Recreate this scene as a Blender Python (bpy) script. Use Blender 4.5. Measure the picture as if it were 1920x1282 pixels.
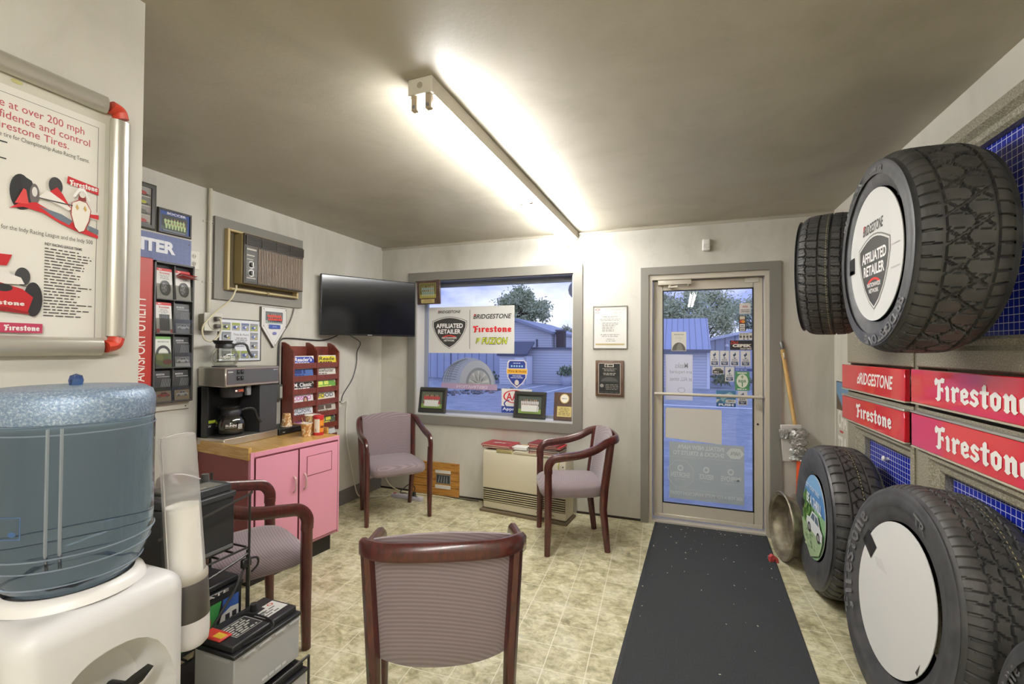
import bpy, bmesh, math, random
import numpy as np
from mathutils import Matrix, Vector, Euler
random.seed(7)
PI = math.pi
SC = bpy.context.scene
COL = SC.collection
for _o in list(bpy.data.objects):
    bpy.data.objects.remove(_o, do_unlink=True)

# ------------------------------------------------------------------ camera
W_IMG, F_PX = 1920.0, 860.3
YAW, PITCH, ROLL = math.radians(20.144), math.radians(0.924), math.radians(0.341)
fw = Vector((-math.sin(YAW)*math.cos(PITCH), math.cos(YAW)*math.cos(PITCH), math.sin(PITCH)))
rt = Vector((math.cos(YAW), math.sin(YAW), 0))
up = rt.cross(fw)
r2 = rt*math.cos(ROLL) + up*math.sin(ROLL)
u2 = -rt*math.sin(ROLL) + up*math.cos(ROLL)
cam_d = bpy.data.cameras.new('camera')
cam_d.sensor_width = 36.0
cam_d.lens = F_PX*36.0/W_IMG
cam_d.clip_start, cam_d.clip_end = 0.02, 300
cam = bpy.data.objects.new('camera', cam_d)
mw = Matrix.Identity(4)
for i in range(3):
    mw[i][0], mw[i][1], mw[i][2] = r2[i], u2[i], -fw[i]
mw[0][3], mw[1][3], mw[2][3] = 0, 0, 1.41
cam.matrix_world = mw
COL.objects.link(cam)
SC.camera = cam

# ------------------------------------------------------------------ world, exposure
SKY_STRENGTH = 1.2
TUBE_STRENGTH = 58.0
SC.view_settings.view_transform = 'Standard'
SC.view_settings.look = 'None'
SC.view_settings.gamma = 1.0
SC.view_settings.exposure = 0.52
SC.view_settings.use_curve_mapping = False
SC.cycles.use_denoising = True
SC.cycles.max_bounces = 10
SC.cycles.diffuse_bounces = 5
SC.cycles.glossy_bounces = 4
SC.cycles.transmission_bounces = 10
SC.cycles.transparent_max_bounces = 16
SC.cycles.sample_clamp_indirect = 4.0
SC.cycles.caustics_reflective = False
SC.cycles.caustics_refractive = False

def lin(c):
    if isinstance(c, str):
        c = [int(c[i:i+2], 16) for i in (0, 2, 4)]
    return tuple(((v/255)/12.92 if v/255 <= 0.04045 else ((v/255+0.055)/1.055)**2.4) for v in c[:3]) + (1.0,)

wd = bpy.data.worlds.new('evening_sky')
SC.world = wd
wd.use_nodes = True
nt = wd.node_tree
nt.nodes.clear()
tc = nt.nodes.new('ShaderNodeTexCoord')
mp = nt.nodes.new('ShaderNodeMapping'); mp.inputs['Scale'].default_value = (1.0, 1.0, 3.2)
nz = nt.nodes.new('ShaderNodeTexNoise'); nz.inputs['Scale'].default_value = 2.6; nz.inputs['Detail'].default_value = 7; nz.inputs['Roughness'].default_value = 0.55
rp = nt.nodes.new('ShaderNodeValToRGB')
rp.color_ramp.elements[0].position = 0.40; rp.color_ramp.elements[0].color = lin('8f9cd8')
rp.color_ramp.elements[1].position = 0.60; rp.color_ramp.elements[1].color = lin('e9ebf8')
e = rp.color_ramp.elements.new(0.49); e.color = lin('c0c6ec')
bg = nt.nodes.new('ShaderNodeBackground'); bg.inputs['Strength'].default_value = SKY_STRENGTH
ow = nt.nodes.new('ShaderNodeOutputWorld')
nt.links.new(tc.outputs['Generated'], mp.inputs['Vector'])
nt.links.new(mp.outputs['Vector'], nz.inputs['Vector'])
nt.links.new(nz.outputs['Fac'], rp.inputs['Fac'])
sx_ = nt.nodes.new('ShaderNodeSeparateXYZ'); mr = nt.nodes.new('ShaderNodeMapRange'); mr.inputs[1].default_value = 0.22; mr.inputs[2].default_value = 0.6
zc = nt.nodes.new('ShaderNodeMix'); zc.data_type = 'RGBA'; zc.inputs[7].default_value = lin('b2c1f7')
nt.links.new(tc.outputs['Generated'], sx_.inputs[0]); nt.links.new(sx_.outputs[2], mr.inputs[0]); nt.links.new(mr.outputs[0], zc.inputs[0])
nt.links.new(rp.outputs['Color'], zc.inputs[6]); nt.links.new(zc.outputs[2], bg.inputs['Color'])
nt.links.new(bg.outputs['Background'], ow.inputs['Surface'])

# ------------------------------------------------------------------ materials
_mats = {}
def mat(col, rough=0.5, metal=0.0, name=None, coat=0.0, alpha=1.0, spec=0.5):
    key = (col if isinstance(col, str) else tuple(col), rough, metal, coat, alpha, spec)
    if key in _mats: return _mats[key]
    m = bpy.data.materials.new(name or 'paint_%s' % (col if isinstance(col, str) else 'x'))
    m.use_nodes = True
    b = m.node_tree.nodes['Principled BSDF']
    b.inputs['Base Color'].default_value = lin(col)
    b.inputs['Roughness'].default_value = rough
    b.inputs['Metallic'].default_value = metal
    b.inputs['Coat Weight'].default_value = coat
    b.inputs['Coat Roughness'].default_value = 0.1
    b.inputs['Alpha'].default_value = alpha
    b.inputs['Specular IOR Level'].default_value = spec
    _mats[key] = m
    return m

class NT:
    """tiny node helper on a principled material"""
    def __init__(s, name):
        s.m = bpy.data.materials.new(name); s.m.use_nodes = True
        s.t = s.m.node_tree; s.b = s.t.nodes['Principled BSDF']
        s.tc = s.t.nodes.new('ShaderNodeTexCoord')
    def n(s, typ, **kw):
        nd = s.t.nodes.new(typ)
        for k, v in kw.items():
            if hasattr(nd, k): setattr(nd, k, v)
            else: nd.inputs[k.replace('_', ' ')].default_value = v
        return nd
    def l(s, a, b): s.t.links.new(a, b)
    def mapping(s, scale=(1,1,1), rot=(0,0,0), loc=(0,0,0), coord='Object'):
        mp = s.n('ShaderNodeMapping'); mp.inputs['Scale'].default_value = scale; mp.inputs['Rotation'].default_value = rot; mp.inputs['Location'].default_value = loc
        s.l(s.tc.outputs[coord], mp.inputs['Vector']); return mp.outputs['Vector']
    def noise(s, vec, scale, detail=4, rough=0.55, dist=0.0):
        nd = s.n('ShaderNodeTexNoise'); nd.inputs['Scale'].default_value = scale; nd.inputs['Detail'].default_value = detail
        nd.inputs['Roughness'].default_value = rough; nd.inputs['Distortion'].default_value = dist
        s.l(vec, nd.inputs['Vector']); return nd.outputs['Fac']
    def ramp(s, fac, stops):
        r = s.n('ShaderNodeValToRGB'); els = r.color_ramp.elements
        els[0].position, els[0].color = stops[0][0], lin(stops[0][1])
        els[1].position, els[1].color = stops[-1][0], lin(stops[-1][1])
        for p, c in stops[1:-1]:
            q = els.new(p); q.color = lin(c)
        s.l(fac, r.inputs['Fac']); return r.outputs['Color']
    def mix(s, fac, a, b, mode='MIX'):
        nd = s.n('ShaderNodeMix', data_type='RGBA', blend_type=mode)
        for sock, v in ((nd.inputs[0], fac), (nd.inputs[6], a), (nd.inputs[7], b)):
            if isinstance(v, (int, float)): sock.default_value = v
            elif isinstance(v, (str, tuple)): sock.default_value = lin(v) if isinstance(v, str) else v
            else: s.l(v, sock)
        return nd.outputs[2]
    def math(s, op, a, b=0.0):
        nd = s.n('ShaderNodeMath', operation=op)
        for i, v in enumerate((a, b)):
            if isinstance(v, (int, float)): nd.inputs[i].default_value = v
            else: s.l(v, nd.inputs[i])
        return nd.outputs[0]
    def sep(s, vec):
        nd = s.n('ShaderNodeSeparateXYZ'); s.l(vec, nd.inputs[0]); return nd.outputs
    def bump(s, h, strength=0.3, dist=0.01):
        nd = s.n('ShaderNodeBump'); nd.inputs['Strength'].default_value = strength; nd.inputs['Distance'].default_value = dist
        s.l(h, nd.inputs['Height']); s.l(nd.outputs[0], s.b.inputs['Normal'])
    def col(s, c): s.l(c, s.b.inputs['Base Color'])
    def rough(s, v): s.b.inputs['Roughness'].default_value = v

def wall_mat(name, c0, c1, c2, rough=0.55, streak=True, bumpy=0.08, dirt='8f8a78'):
    k = NT(name)
    v = k.mapping((1, 1, 0.35)) if streak else k.mapping()
    f = k.noise(v, 2.2, 6, 0.6, 0.6)
    c = k.ramp(f, [(0.3, c0), (0.5, c1), (0.72, c2)])
    f2 = k.noise(k.mapping(), 5, 7, 0.72, 0.4)
    c = k.mix(k.ramp(f2, [(0.56, '000000'), (0.78, '8a8a8a')]), c, dirt)
    k.col(c); k.rough(rough)
    k.bump(k.noise(k.mapping(), 60, 3), bumpy, 0.004)
    return k.m
M_WALL = wall_mat('painted_wall', 'b2afa3', 'c5c2b7', 'd0cdc4')
M_CEIL = wall_mat('ceiling_paint', 'a29c8c', 'aea898', 'b6b0a2', 0.45, False, 0.15)
M_PARTITION = wall_mat('partition_paint', 'b8b4a9', 'c4c0b5', 'cbc8be')

def floor_mat():
    k = NT('vinyl_tile')
    o = k.mapping((1, 1, 1), (0, 0, math.radians(-2.5)))
    TX_, TY_ = 0.1855, 0.1735
    s = k.sep(o)
    gx = k.math('DIVIDE', k.math('ADD', s[0], .4848+50*TX_), TX_); gy = k.math('DIVIDE', k.math('ADD', s[1], -2.5165+50*TY_), TY_)
    fx, fy = k.math('FRACT', gx), k.math('FRACT', gy)
    def edge(f): return k.math('GREATER_THAN', k.math('ABSOLUTE', k.math('SUBTRACT', f, 0.5)), 0.488)
    g = k.math('MAXIMUM', edge(fx), edge(fy))
    f1 = k.noise(o, 9.0, 8, 0.68, 0.6)
    f2 = k.noise(k.mapping((1, 1.6, 1), (0, 0, 0.5)), 22, 5, 0.7, 0.8)
    c = k.ramp(f1, [(0.36, '837c5a'), (0.45, 'b5ad83'), (0.54, 'dcd6b0'), (0.66, 'eeead0')])
    c2 = k.ramp(f2, [(0.38, '7e775a'), (0.5, 'bfb791'), (0.62, 'e6e0c4')])
    c = k.mix(0.42, c, c2)
    vo = k.n('ShaderNodeTexWhiteNoise', noise_dimensions='2D')
    cb = k.n('ShaderNodeCombineXYZ')
    k.l(k.math('FLOOR', gx), cb.inputs[0])
    k.l(k.math('FLOOR', gy), cb.inputs[1])
    k.l(cb.outputs[0], vo.inputs['Vector'])
    c = k.mix(k.math('MULTIPLY', vo.outputs['Value'], 0.18), c, 'a19979')
    c = k.mix(k.math('MULTIPLY', g, 0.75), c, 'ebe6d2')
    k.col(c); k.rough(0.38)
    return k.m
M_FLOOR = floor_mat()

def carpet_mat():
    k = NT('charcoal_carpet')
    f = k.noise(k.mapping(), 350, 2)
    c = k.ramp(f, [(0.3, '1f2123'), (0.7, '3a3d40')])
    f2 = k.noise(k.mapping((1, 1, 1)), 3, 4)
    c = k.mix(k.ramp(f2, [(0.4, '000000'), (0.7, '404040')]), c, '4a4d4f')
    k.col(c); k.rough(0.95); k.bump(f, 0.4, 0.004)
    return k.m
M_CARPET = carpet_mat()

def wood_mat(name, c0, c1, scale=(3, 3, 30), rough=0.3, coat=0.3):
    k = NT(name)
    f = k.noise(k.mapping(scale), 3, 4, 0.6, 1.2)
    k.col(k.ramp(f, [(0.3, c0), (0.7, c1)])); k.rough(rough)
    k.b.inputs['Coat Weight'].default_value = coat
    k.b.inputs['Coat Roughness'].default_value = 0.15
    return k.m
M_MAHOG = wood_mat('mahogany', '32120f', '57221d', (20, 20, 4), 0.28, 0.4)
M_OAKTOP = wood_mat('oak_laminate', 'bb8f48', 'd8b26e', (20, 2, 20), 0.25, 0.2)
M_PLY = wood_mat('plywood', '8f5c1e', 'd09a4a', (1.5, 6, 16), 0.6, 0.0)
M_HANDLE = wood_mat('pale_handle_wood', 'b58e4c', 'd8b77a', (20, 20, 3), 0.5, 0.0)
M_RACKWOOD = wood_mat('red_brown_wood', '5f2a20', '7c3c30', (10, 10, 4), 0.4, 0.1)

def fabric_mat(name, a, b, freq=230):
    k = NT(name)
    s = k.sep(k.mapping())
    q = k.math('ADD', k.math('MULTIPLY', s[2], 1.0), k.math('ADD', k.math('MULTIPLY', s[1], 1.0), k.math('MULTIPLY', s[0], 0.12)))
    w = k.math('SINE', k.math('MULTIPLY', q, freq * 2.3))
    w = k.math('ADD', k.math('MULTIPLY', w, 0.5), 0.5)
    c = k.mix(w, a, b)
    f = k.noise(k.mapping(), 5, 4)
    c = k.mix(k.ramp(f, [(0.4, '000000'), (0.75, '484848')]), c, '90868a')
    k.col(c); k.rough(0.85); k.bump(w, 0.15, 0.002)
    k.b.inputs['Sheen Weight'].default_value = 0.3
    return k.m
M_FABRIC = fabric_mat('mauve_upholstery', '76686b', '8d7e82')

def rubber_mat(name='tyre_rubber', c0='222223', c1='343434', rough=0.55):
    k = NT(name)
    f = k.noise(k.mapping(), 14, 4)
    k.col(k.ramp(f, [(0.3, c0), (0.7, c1)])); k.rough(rough)
    return k.m
M_TREAD = rubber_mat('tyre_tread_rubber', '343434', '4d4b49', 0.55)
M_SIDE = rubber_mat('tyre_sidewall_rubber', '37383a', '505052', 0.45)
M_RAISED = mat('6d6d6e', 0.5, name='raised_rubber_letter')
M_BLACK = mat('1b1b1c', 0.4, name='black_plastic')
M_DARK = mat('303032', 0.45, name='charcoal_plastic')
M_TRIM = mat('807d75', 0.5, name='grey_trim_paint')
M_ALU = mat('cbc4b5', 0.4, 0.2, name='aluminium')
M_STEEL = mat('c9c4ba', 0.28, 0.85, name='brushed_steel')
M_WHITEP = mat('dcd9d4', 0.35, name='white_plastic')
M_BEIGE = mat('d9d2ba', 0.45, name='beige_enamel')
M_PINK = mat('d792a5', 0.35, name='pink_paint')
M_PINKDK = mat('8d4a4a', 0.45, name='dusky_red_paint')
M_CORD = mat('cfc7a8', 0.5, name='beige_cord')

def speckle_mat():
    k = NT('speckled_plastic')
    f = k.noise(k.mapping(), 160, 2, 0.8)
    c = k.ramp(f, [(0.35, '77725f'), (0.55, '9c9683'), (0.72, 'c4bfae')])
    k.col(c); k.rough(0.5); k.bump(f, 0.3, 0.003)
    return k.m
M_SPECK = speckle_mat()
def grid_mat():
    k = NT('blue_grid_board')
    s = k.sep(k.mapping())
    T = 0.0275
    def ln(a): return k.math('GREATER_THAN', k.math('ABSOLUTE', k.math('SUBTRACT', k.math('FRACT', k.math('DIVIDE', k.math('ADD', a, 10), T)), 0.5)), 0.455)
    g = k.math('MAXIMUM', ln(s[0]), ln(s[2]))
    k.col(k.mix(g, '1c2a9c', 'd6dcf2')); k.rough(0.25)
    return k.m
M_GRID = grid_mat()

def glass_thin(name, tint='ffffff', refl=0.06, rough=0.0):
    m = bpy.data.materials.new(name); m.use_nodes = True; t = m.node_tree; t.nodes.clear()
    tr = t.nodes.new('ShaderNodeBsdfTransparent'); tr.inputs[0].default_value = lin(tint)
    gl = t.nodes.new('ShaderNodeBsdfGlossy'); gl.inputs['Roughness'].default_value = rough; gl.inputs[0].default_value = (1, 1, 1, 1)
    fr = t.nodes.new('ShaderNodeLayerWeight'); fr.inputs[0].default_value = 0.25
    mu = t.nodes.new('ShaderNodeMath'); mu.operation = 'MULTIPLY_ADD'; mu.inputs[1].default_value = 0.55; mu.inputs[2].default_value = refl
    mx = t.nodes.new('ShaderNodeMixShader'); o = t.nodes.new('ShaderNodeOutputMaterial')
    t.links.new(fr.outputs['Fresnel'], mu.inputs[0]); t.links.new(mu.outputs[0], mx.inputs[0])
    t.links.new(tr.outputs[0], mx.inputs[1]); t.links.new(gl.outputs[0], mx.inputs[2]); t.links.new(mx.outputs[0], o.inputs[0])
    return m
M_PANE = glass_thin('window_glass', 'f4f6fb', 0.015)
M_GLASSWARE = glass_thin('clear_glassware', 'eef0ea', 0.08)
M_ACRYL = glass_thin('clear_acrylic', 'e8e8e6', 0.05, 0.1)
def veil(col, f, rough=0.5, back=0.5):
    """see-through film: part of the light passes, the rest is scattered"""
    key = ('veil', col, f, back)
    if key in _mats: return _mats[key]
    m = bpy.data.materials.new('film_' + col); m.use_nodes = True; t = m.node_tree; t.nodes.clear()
    tr = t.nodes.new('ShaderNodeBsdfTransparent')
    di = t.nodes.new('ShaderNodeBsdfDiffuse'); di.inputs[0].default_value = lin(col)
    tl = t.nodes.new('ShaderNodeBsdfTranslucent'); tl.inputs[0].default_value = lin(col)
    m2 = t.nodes.new('ShaderNodeMixShader'); m2.inputs[0].default_value = back
    mx = t.nodes.new('ShaderNodeMixShader'); mx.inputs[0].default_value = f; o = t.nodes.new('ShaderNodeOutputMaterial')
    t.links.new(di.outputs[0], m2.inputs[1]); t.links.new(tl.outputs[0], m2.inputs[2])
    t.links.new(tr.outputs[0], mx.inputs[1]); t.links.new(m2.outputs[0], mx.inputs[2]); t.links.new(mx.outputs[0], o.inputs[0])
    _mats[key] = m
    return m
def water_mat(name, tint, rough, ior=1.30):
    m = bpy.data.materials.new(name); m.use_nodes = True
    b = m.node_tree.nodes['Principled BSDF']
    b.inputs['Base Color'].default_value = lin(tint); b.inputs['Transmission Weight'].default_value = 1.0
    b.inputs['Roughness'].default_value = rough; b.inputs['IOR'].default_value = ior
    return m
M_WATER = water_mat('blue_water_bottle', '9cb6d2', 0.02)
_t = M_WATER.node_tree; _c = _t.nodes.new('ShaderNodeTexCoord'); _m = _t.nodes.new('ShaderNodeMapping'); _m.inputs['Scale'].default_value = (14, 14, 1.0)
_n = _t.nodes.new('ShaderNodeTexNoise'); _n.inputs['Scale'].default_value = 1.0; _n.inputs['Detail'].default_value = 2; _b = _t.nodes.new('ShaderNodeBump'); _b.inputs['Strength'].default_value = 0.25; _b.inputs['Distance'].default_value = 0.012
_t.links.new(_c.outputs['Object'], _m.inputs[0]); _t.links.new(_m.outputs[0], _n.inputs['Vector']); _t.links.new(_n.outputs['Fac'], _b.inputs['Height']); _t.links.new(_b.outputs[0], _t.nodes['Principled BSDF'].inputs['Normal'])
def emis(col, st, name):
    m = bpy.data.materials.new(name); m.use_nodes = True; b = m.node_tree.nodes['Principled BSDF']
    b.inputs['Base Color'].default_value = lin('f4f4ee')
    b.inputs['Emission Color'].default_value = lin(col); b.inputs['Emission Strength'].default_value = st
    return m
M_TUBE = emis('faf9f8', TUBE_STRENGTH, 'lit_fluorescent_tube')
M_TUBE_FILL = emis('faf9f8', TUBE_STRENGTH*1.2, 'lit_fluorescent_tube_fill')  # stronger copy of the tube material, for the unseen fixture's fill light

# ------------------------------------------------------------------ mesh building
def catmull(pts, n=6, closed=False):
    P = [Vector(p) for p in pts]; out = []
    N = len(P); rng = range(N if closed else N-1)
    for i in rng:
        p1, p2 = P[i], P[(i+1) % N]
        p0 = P[i-1] if (i > 0 or closed) else p1*2-p2
        p3 = P[(i+2) % N] if (i+2 < N or closed) else p2*2-p1
        for k in range(n):
            t = k/n
            out.append(0.5*((2*p1)+(p2-p0)*t+(2*p0-5*p1+4*p2-p3)*t*t+(3*p1-p0-3*p2+p3)*t**3))
    if not closed: out.append(P[-1])
    return out

class MB:
    def __init__(s): s.V, s.F, s.I, s.S, s.mats = [], [], [], [], []
    def mi(s, m):
        if m not in s.mats: s.mats.append(m)
        return s.mats.index(m)
    def add(s, V, F, m, smooth=False, T=None):
        b = len(s.V); i = s.mi(m)
        s.V += [tuple(T @ Vector(v)) if T is not None else tuple(v) for v in V]
        s.F += [tuple(b+k for k in f) for f in F]
        s.I += [i]*len(F); s.S += [smooth]*len(F)
        return s
    def box(s, x0, y0, z0, x1, y1, z1, m, bev=0.0, seg=2, T=None, taper=None):
        if bev <= 0:
            V = [(x, y, z) for z in (z0, z1) for y in (y0, y1) for x in (x0, x1)]
            if taper:
                cx, cy = (x0+x1)/2, (y0+y1)/2
                V = [(cx+(x-cx)*taper, cy+(y-cy)*taper, z) if z == z1 else (x, y, z) for x, y, z in V]
            F = [(0, 2, 3, 1), (4, 5, 7, 6), (0, 1, 5, 4), (2, 6, 7, 3), (0, 4, 6, 2), (1, 3, 7, 5)]
            return s.add(V, F, m, False, T)
        bm = bmesh.new(); bmesh.ops.create_cube(bm, size=1.0)
        for v in bm.verts:
            v.co = ((x0+x1)/2+v.co.x*(x1-x0), (y0+y1)/2+v.co.y*(y1-y0), (z0+z1)/2+v.co.z*(z1-z0))
        bmesh.ops.bevel(bm, geom=bm.edges[:], offset=bev, segments=seg, profile=0.5, affect='EDGES')
        V = [v.co.copy() for v in bm.verts]; bm.verts.index_update()
        if taper:
            cx, cy = (x0+x1)/2, (y0+y1)/2
            for v in V:
                t = 1+(taper-1)*(v.z-z0)/(z1-z0); v.x = cx+(v.x-cx)*t; v.y = cy+(v.y-cy)*t
        F = [[v.index for v in f.verts] for f in bm.faces]; bm.free()
        return s.add(V, F, m, True, T)
    def sweep(s, pts, sec, m, closed=False, smooth=True, upv=(0, 0, 1), caps=True, scale=None, T=None):
        P = [Vector(p) for p in pts]; n = len(P); k = len(sec); V = []; U = Vector(upv); prev = None
        for i in range(n):
            a = P[i-1] if (i > 0 or closed) else P[i]
            b = P[(i+1) % n] if (i < n-1 or closed) else P[i]
            t = (b-a).normalized()
            if prev is None:
                u = U - t*U.dot(t)
                if u.length < 1e-4: u = Vector((0, 1, 0)) - t*t.y
                if u.length < 1e-4: u = Vector((1, 0, 0)) - t*t.x
            else: u = prev - t*prev.dot(t)
            u.normalize(); prev = u; w = t.cross(u)
            sc = scale[i] if scale else 1.0
            for (a_, b_) in sec: V.append(P[i]+w*(a_*sc)+u*(b_*sc))
        F = []
        for i in range(n if closed else n-1):
            j = (i+1) % n
            for q in range(k): F.append((i*k+q, j*k+q, j*k+(q+1) % k, i*k+(q+1) % k))
        if caps and not closed:
            F.append(tuple(range(k))); F.append(tuple((n-1)*k+q for q in reversed(range(k))))
        return s.add(V, F, m, smooth, T)
    def tube(s, pts, r, m, n=8, closed=False, smooth=True, caps=True, T=None):
        rr = r if isinstance(r, (list, tuple)) else None
        r0 = 1.0 if rr else r
        sec = [(r0*math.cos(2*PI*q/n), r0*math.sin(2*PI*q/n)) for q in range(n)]
        return s.sweep(pts, sec, m, closed, smooth, caps=caps, scale=rr, T=T)
    def cyl(s, p0, p1, r, m, n=16, r1=None, T=None, smooth=True):
        return s.tube([p0, p1], [r, r if r1 is None else r1], m, n, T=T, smooth=smooth)
    def lathe(s, prof, m, n=32, axis='Z', c=(0, 0, 0), smooth=True, T=None, cap0=False, cap1=False):
        V = []; F = []; k = len(prof)
        for i in range(n):
            a = 2*PI*i/n
            for r, h in prof:
                if axis == 'Z': V.append((c[0]+r*math.cos(a), c[1]+r*math.sin(a), c[2]+h))
                elif axis == 'Y': V.append((c[0]+r*math.cos(a), c[1]+h, c[2]+r*math.sin(a)))
                else: V.append((c[0]+h, c[1]+r*math.cos(a), c[2]+r*math.sin(a)))
        for i in range(n):
            j = (i+1) % n
            for q in range(k-1): F.append((i*k+q, j*k+q, j*k+q+1, i*k+q+1))
        if cap0: F.append(tuple(i*k for i in reversed(range(n))))
        if cap1: F.append(tuple(i*k+k-1 for i in range(n)))
        return s.add(V, F, m, smooth, T)
    def ball(s, c, r, m, n=12, T=None):
        rx, ry, rz = r if isinstance(r, (tuple, list)) else (r, r, r)
        V = []; F = []; h = max(6, n//2)
        for i in range(h+1):
            p = PI*i/h
            for j in range(n):
                a = 2*PI*j/n
                V.append((c[0]+rx*math.sin(p)*math.cos(a), c[1]+ry*math.sin(p)*math.sin(a), c[2]-rz*math.cos(p)))
        for i in range(h):
            for j in range(n): F.append((i*n+j, i*n+(j+1) % n, (i+1)*n+(j+1) % n, (i+1)*n+j))
        return s.add(V, F, m, True, T)
    def prism(s, poly, y0, y1, m, T=None, smooth=False):
        """polygon in the XZ plane, extruded along Y"""
        k = len(poly)
        V = [(x, y0, z) for x, z in poly]+[(x, y1, z) for x, z in poly]
        F = [tuple(range(k)), tuple(reversed(range(k, 2*k)))]+[(q, k+q, k+(q+1) % k, (q+1) % k) for q in range(k)]
        return s.add(V, F, m, smooth, T)
    def build(s, name, parent=None, label=None, loc=None, rz=None):
        me = bpy.data.meshes.new(name)
        me.from_pydata(s.V, [], s.F)
        for m in s.mats: me.materials.append(m)
        me.polygons.foreach_set('material_index', s.I)
        me.polygons.foreach_set('use_smooth', s.S)
        if any(s.S):
            bm = bmesh.new(); bm.from_mesh(me)
            for ed in bm.edges:
                if len(ed.link_faces) == 2 and ed.calc_face_angle(0) > 0.75: ed.smooth = False
            bm.to_mesh(me); bm.free()
        me.update()
        o = bpy.data.objects.new(name, me); COL.objects.link(o)
        if parent is not None: o.parent = parent
        if label: o['label'] = label
        if loc is not None: o.location = loc
        if rz is not None: o.rotation_euler = (0, 0, rz)
        return o

def tag(o, label, cat, group=None, kind=None):
    o['label'] = label; o['category'] = cat
    if group: o['group'] = group
    if kind: o['kind'] = kind
    return o
def thing(name, label, cat, loc=(0, 0, 0), rz=0.0, group=None, rot=None):
    o = bpy.data.objects.new(name, None); COL.objects.link(o)
    o.empty_display_size = 0.05
    o.location = loc; o.rotation_euler = rot if rot else (0, 0, rz)
    return tag(o, label, cat, group)
def struct(o, kind='structure'):
    o['kind'] = kind; return o
def dup(root, loc, rot, label, group=None):
    r = root.copy(); COL.objects.link(r); r.location = loc; r.rotation_euler = rot; r['label'] = label
    if group: r['group'] = group
    for ch in root.children:
        c = ch.copy(); COL.objects.link(c); c.parent = r
        for g in ch.children:
            d = g.copy(); COL.objects.link(d); d.parent = c
    return r

# ------------------------------------------------------------------ lettering
_tc = {}
def glyphs(s, bold=0.0, shear=0.0, space=1.0):
    """flat filled lettering, scaled to a unit box; returns verts (x,z), faces, aspect"""
    key = (s, bold, shear, space)
    if key in _tc: return _tc[key]
    cu = bpy.data.curves.new('lettering', 'FONT'); cu.body = s; cu.offset = bold; cu.shear = shear; cu.space_character = space
    cu.resolution_u = 3; cu.fill_mode = 'FRONT' if hasattr(cu, 'fill_mode') else cu.fill_mode
    ob = bpy.data.objects.new('lettering', cu); COL.objects.link(ob)
    dg = bpy.context.evaluated_depsgraph_get()
    me = bpy.data.meshes.new_from_object(ob.evaluated_get(dg))
    V = [(v.co.x, v.co.y) for v in me.vertices]; F = [tuple(p.vertices) for p in me.polygons]
    bpy.data.objects.remove(ob, do_unlink=True); bpy.data.curves.remove(cu); bpy.data.meshes.remove(me)
    if not V: V, F = [(0, 0), (1, 0), (1, 1)], []
    xs = [v[0] for v in V]; zs = [v[1] for v in V]
    w, h = max(xs)-min(xs), max(zs)-min(zs)
    V = [((x-min(xs))/w, (z-min(zs))/h) for x, z in V]
    _tc[key] = (V, F, w/h)
    return _tc[key]

def ribbon(pts, w):
    """thick pen stroke as quads"""
    out = []
    for (a, b) in zip(pts[:-1], pts[1:]):
        dx, dz = b[0]-a[0], b[1]-a[1]; L = math.hypot(dx, dz) or 1
        nx, nz = -dz/L*w/2, dx/L*w/2; ex, ez = dx/L*w*0.28, dz/L*w*0.28
        out.append([(a[0]-nx-ex, a[1]-nz-ez), (b[0]-nx+ex, b[1]-nz+ez), (b[0]+nx+ex, b[1]+nz+ez), (a[0]+nx-ex, a[1]+nz-ez)])
    return out
def blackletter():
    """the nine-letter maker's word in broad-pen lettering: list of polygons in a unit-height space"""
    P = []; x = 0.0; w = 0.17
    def put(polys, adv):
        nonlocal x
        for p in polys: P.append([(x+a, b) for a, b in p])
        x += adv
    dia = lambda a, b, r=0.11: [(a-r, b), (a, b-r), (a+r, b), (a, b+r)]
    put([[(.2, .06), (.3, -.08), (.42, .04), (.42, .9), (.24, .9)], [(.02, .70), (.0, .88), (.1, 1.04), (.22, .96), (.42, .96), (.56, 1.06), (.72, 1.02), (.68, .84), (.56, .80), (.42, .82), (.2, .82), (.1, .66)],
         [(.42, .42), (.42, .56), (.56, .60), (.62, .50), (.6, .36), (.52, .42)], [(.06, .02), (.22, -.1), (.36, -.02), (.24, .1)]], .74)
    put([[(.1, .1), (.1, .5), (.02, .56), (.16, .72), (.28, .6), (.28, .1), (.34, .08), (.2, -.06), (.08, .02)]], .42)
    put([[(.1, .1), (.1, .5), (.02, .56), (.16, .72), (.28, .6), (.28, .1), (.34, .08), (.2, -.06), (.08, .02)], [(.28, .52), (.4, .72), (.56, .62), (.5, .46), (.4, .5), (.28, .42)]], .6)
    E_ = ribbon([(.14, .12), (.12, .5), (.3, .62), (.44, .5), (.4, .36), (.16, .30)], .15)+ribbon([(.14, .14), (.3, .03), (.48, .14)], .14)
    put(E_, .6)
    put(ribbon([(.44, .54), (.26, .64), (.12, .5), (.2, .38), (.38, .30), (.44, .16), (.28, .03), (.08, .12)], .15), .58)
    put([[(.16, .12), (.16, .84), (.28, .96), (.34, .9), (.34, .16), (.46, .1), (.3, -.06), (.18, .02)], [(.0, .54), (.06, .68), (.5, .68), (.46, .54)]], .54)
    put(ribbon([(.14, .16), (.12, .5), (.3, .63), (.48, .5), (.46, .16), (.3, .02), (.14, .16)], .16), .66)
    put([[(.1, .1), (.1, .5), (.02, .56), (.16, .72), (.28, .6), (.28, .1), (.32, .06), (.2, -.06), (.06, .04)], [(.28, .54), (.42, .72), (.6, .58), (.6, .1), (.68, .06), (.54, -.06), (.42, .06), (.42, .5), (.28, .44)]], .74)
    put(E_, .56)
    return P, x
_BL = blackletter()

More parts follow.
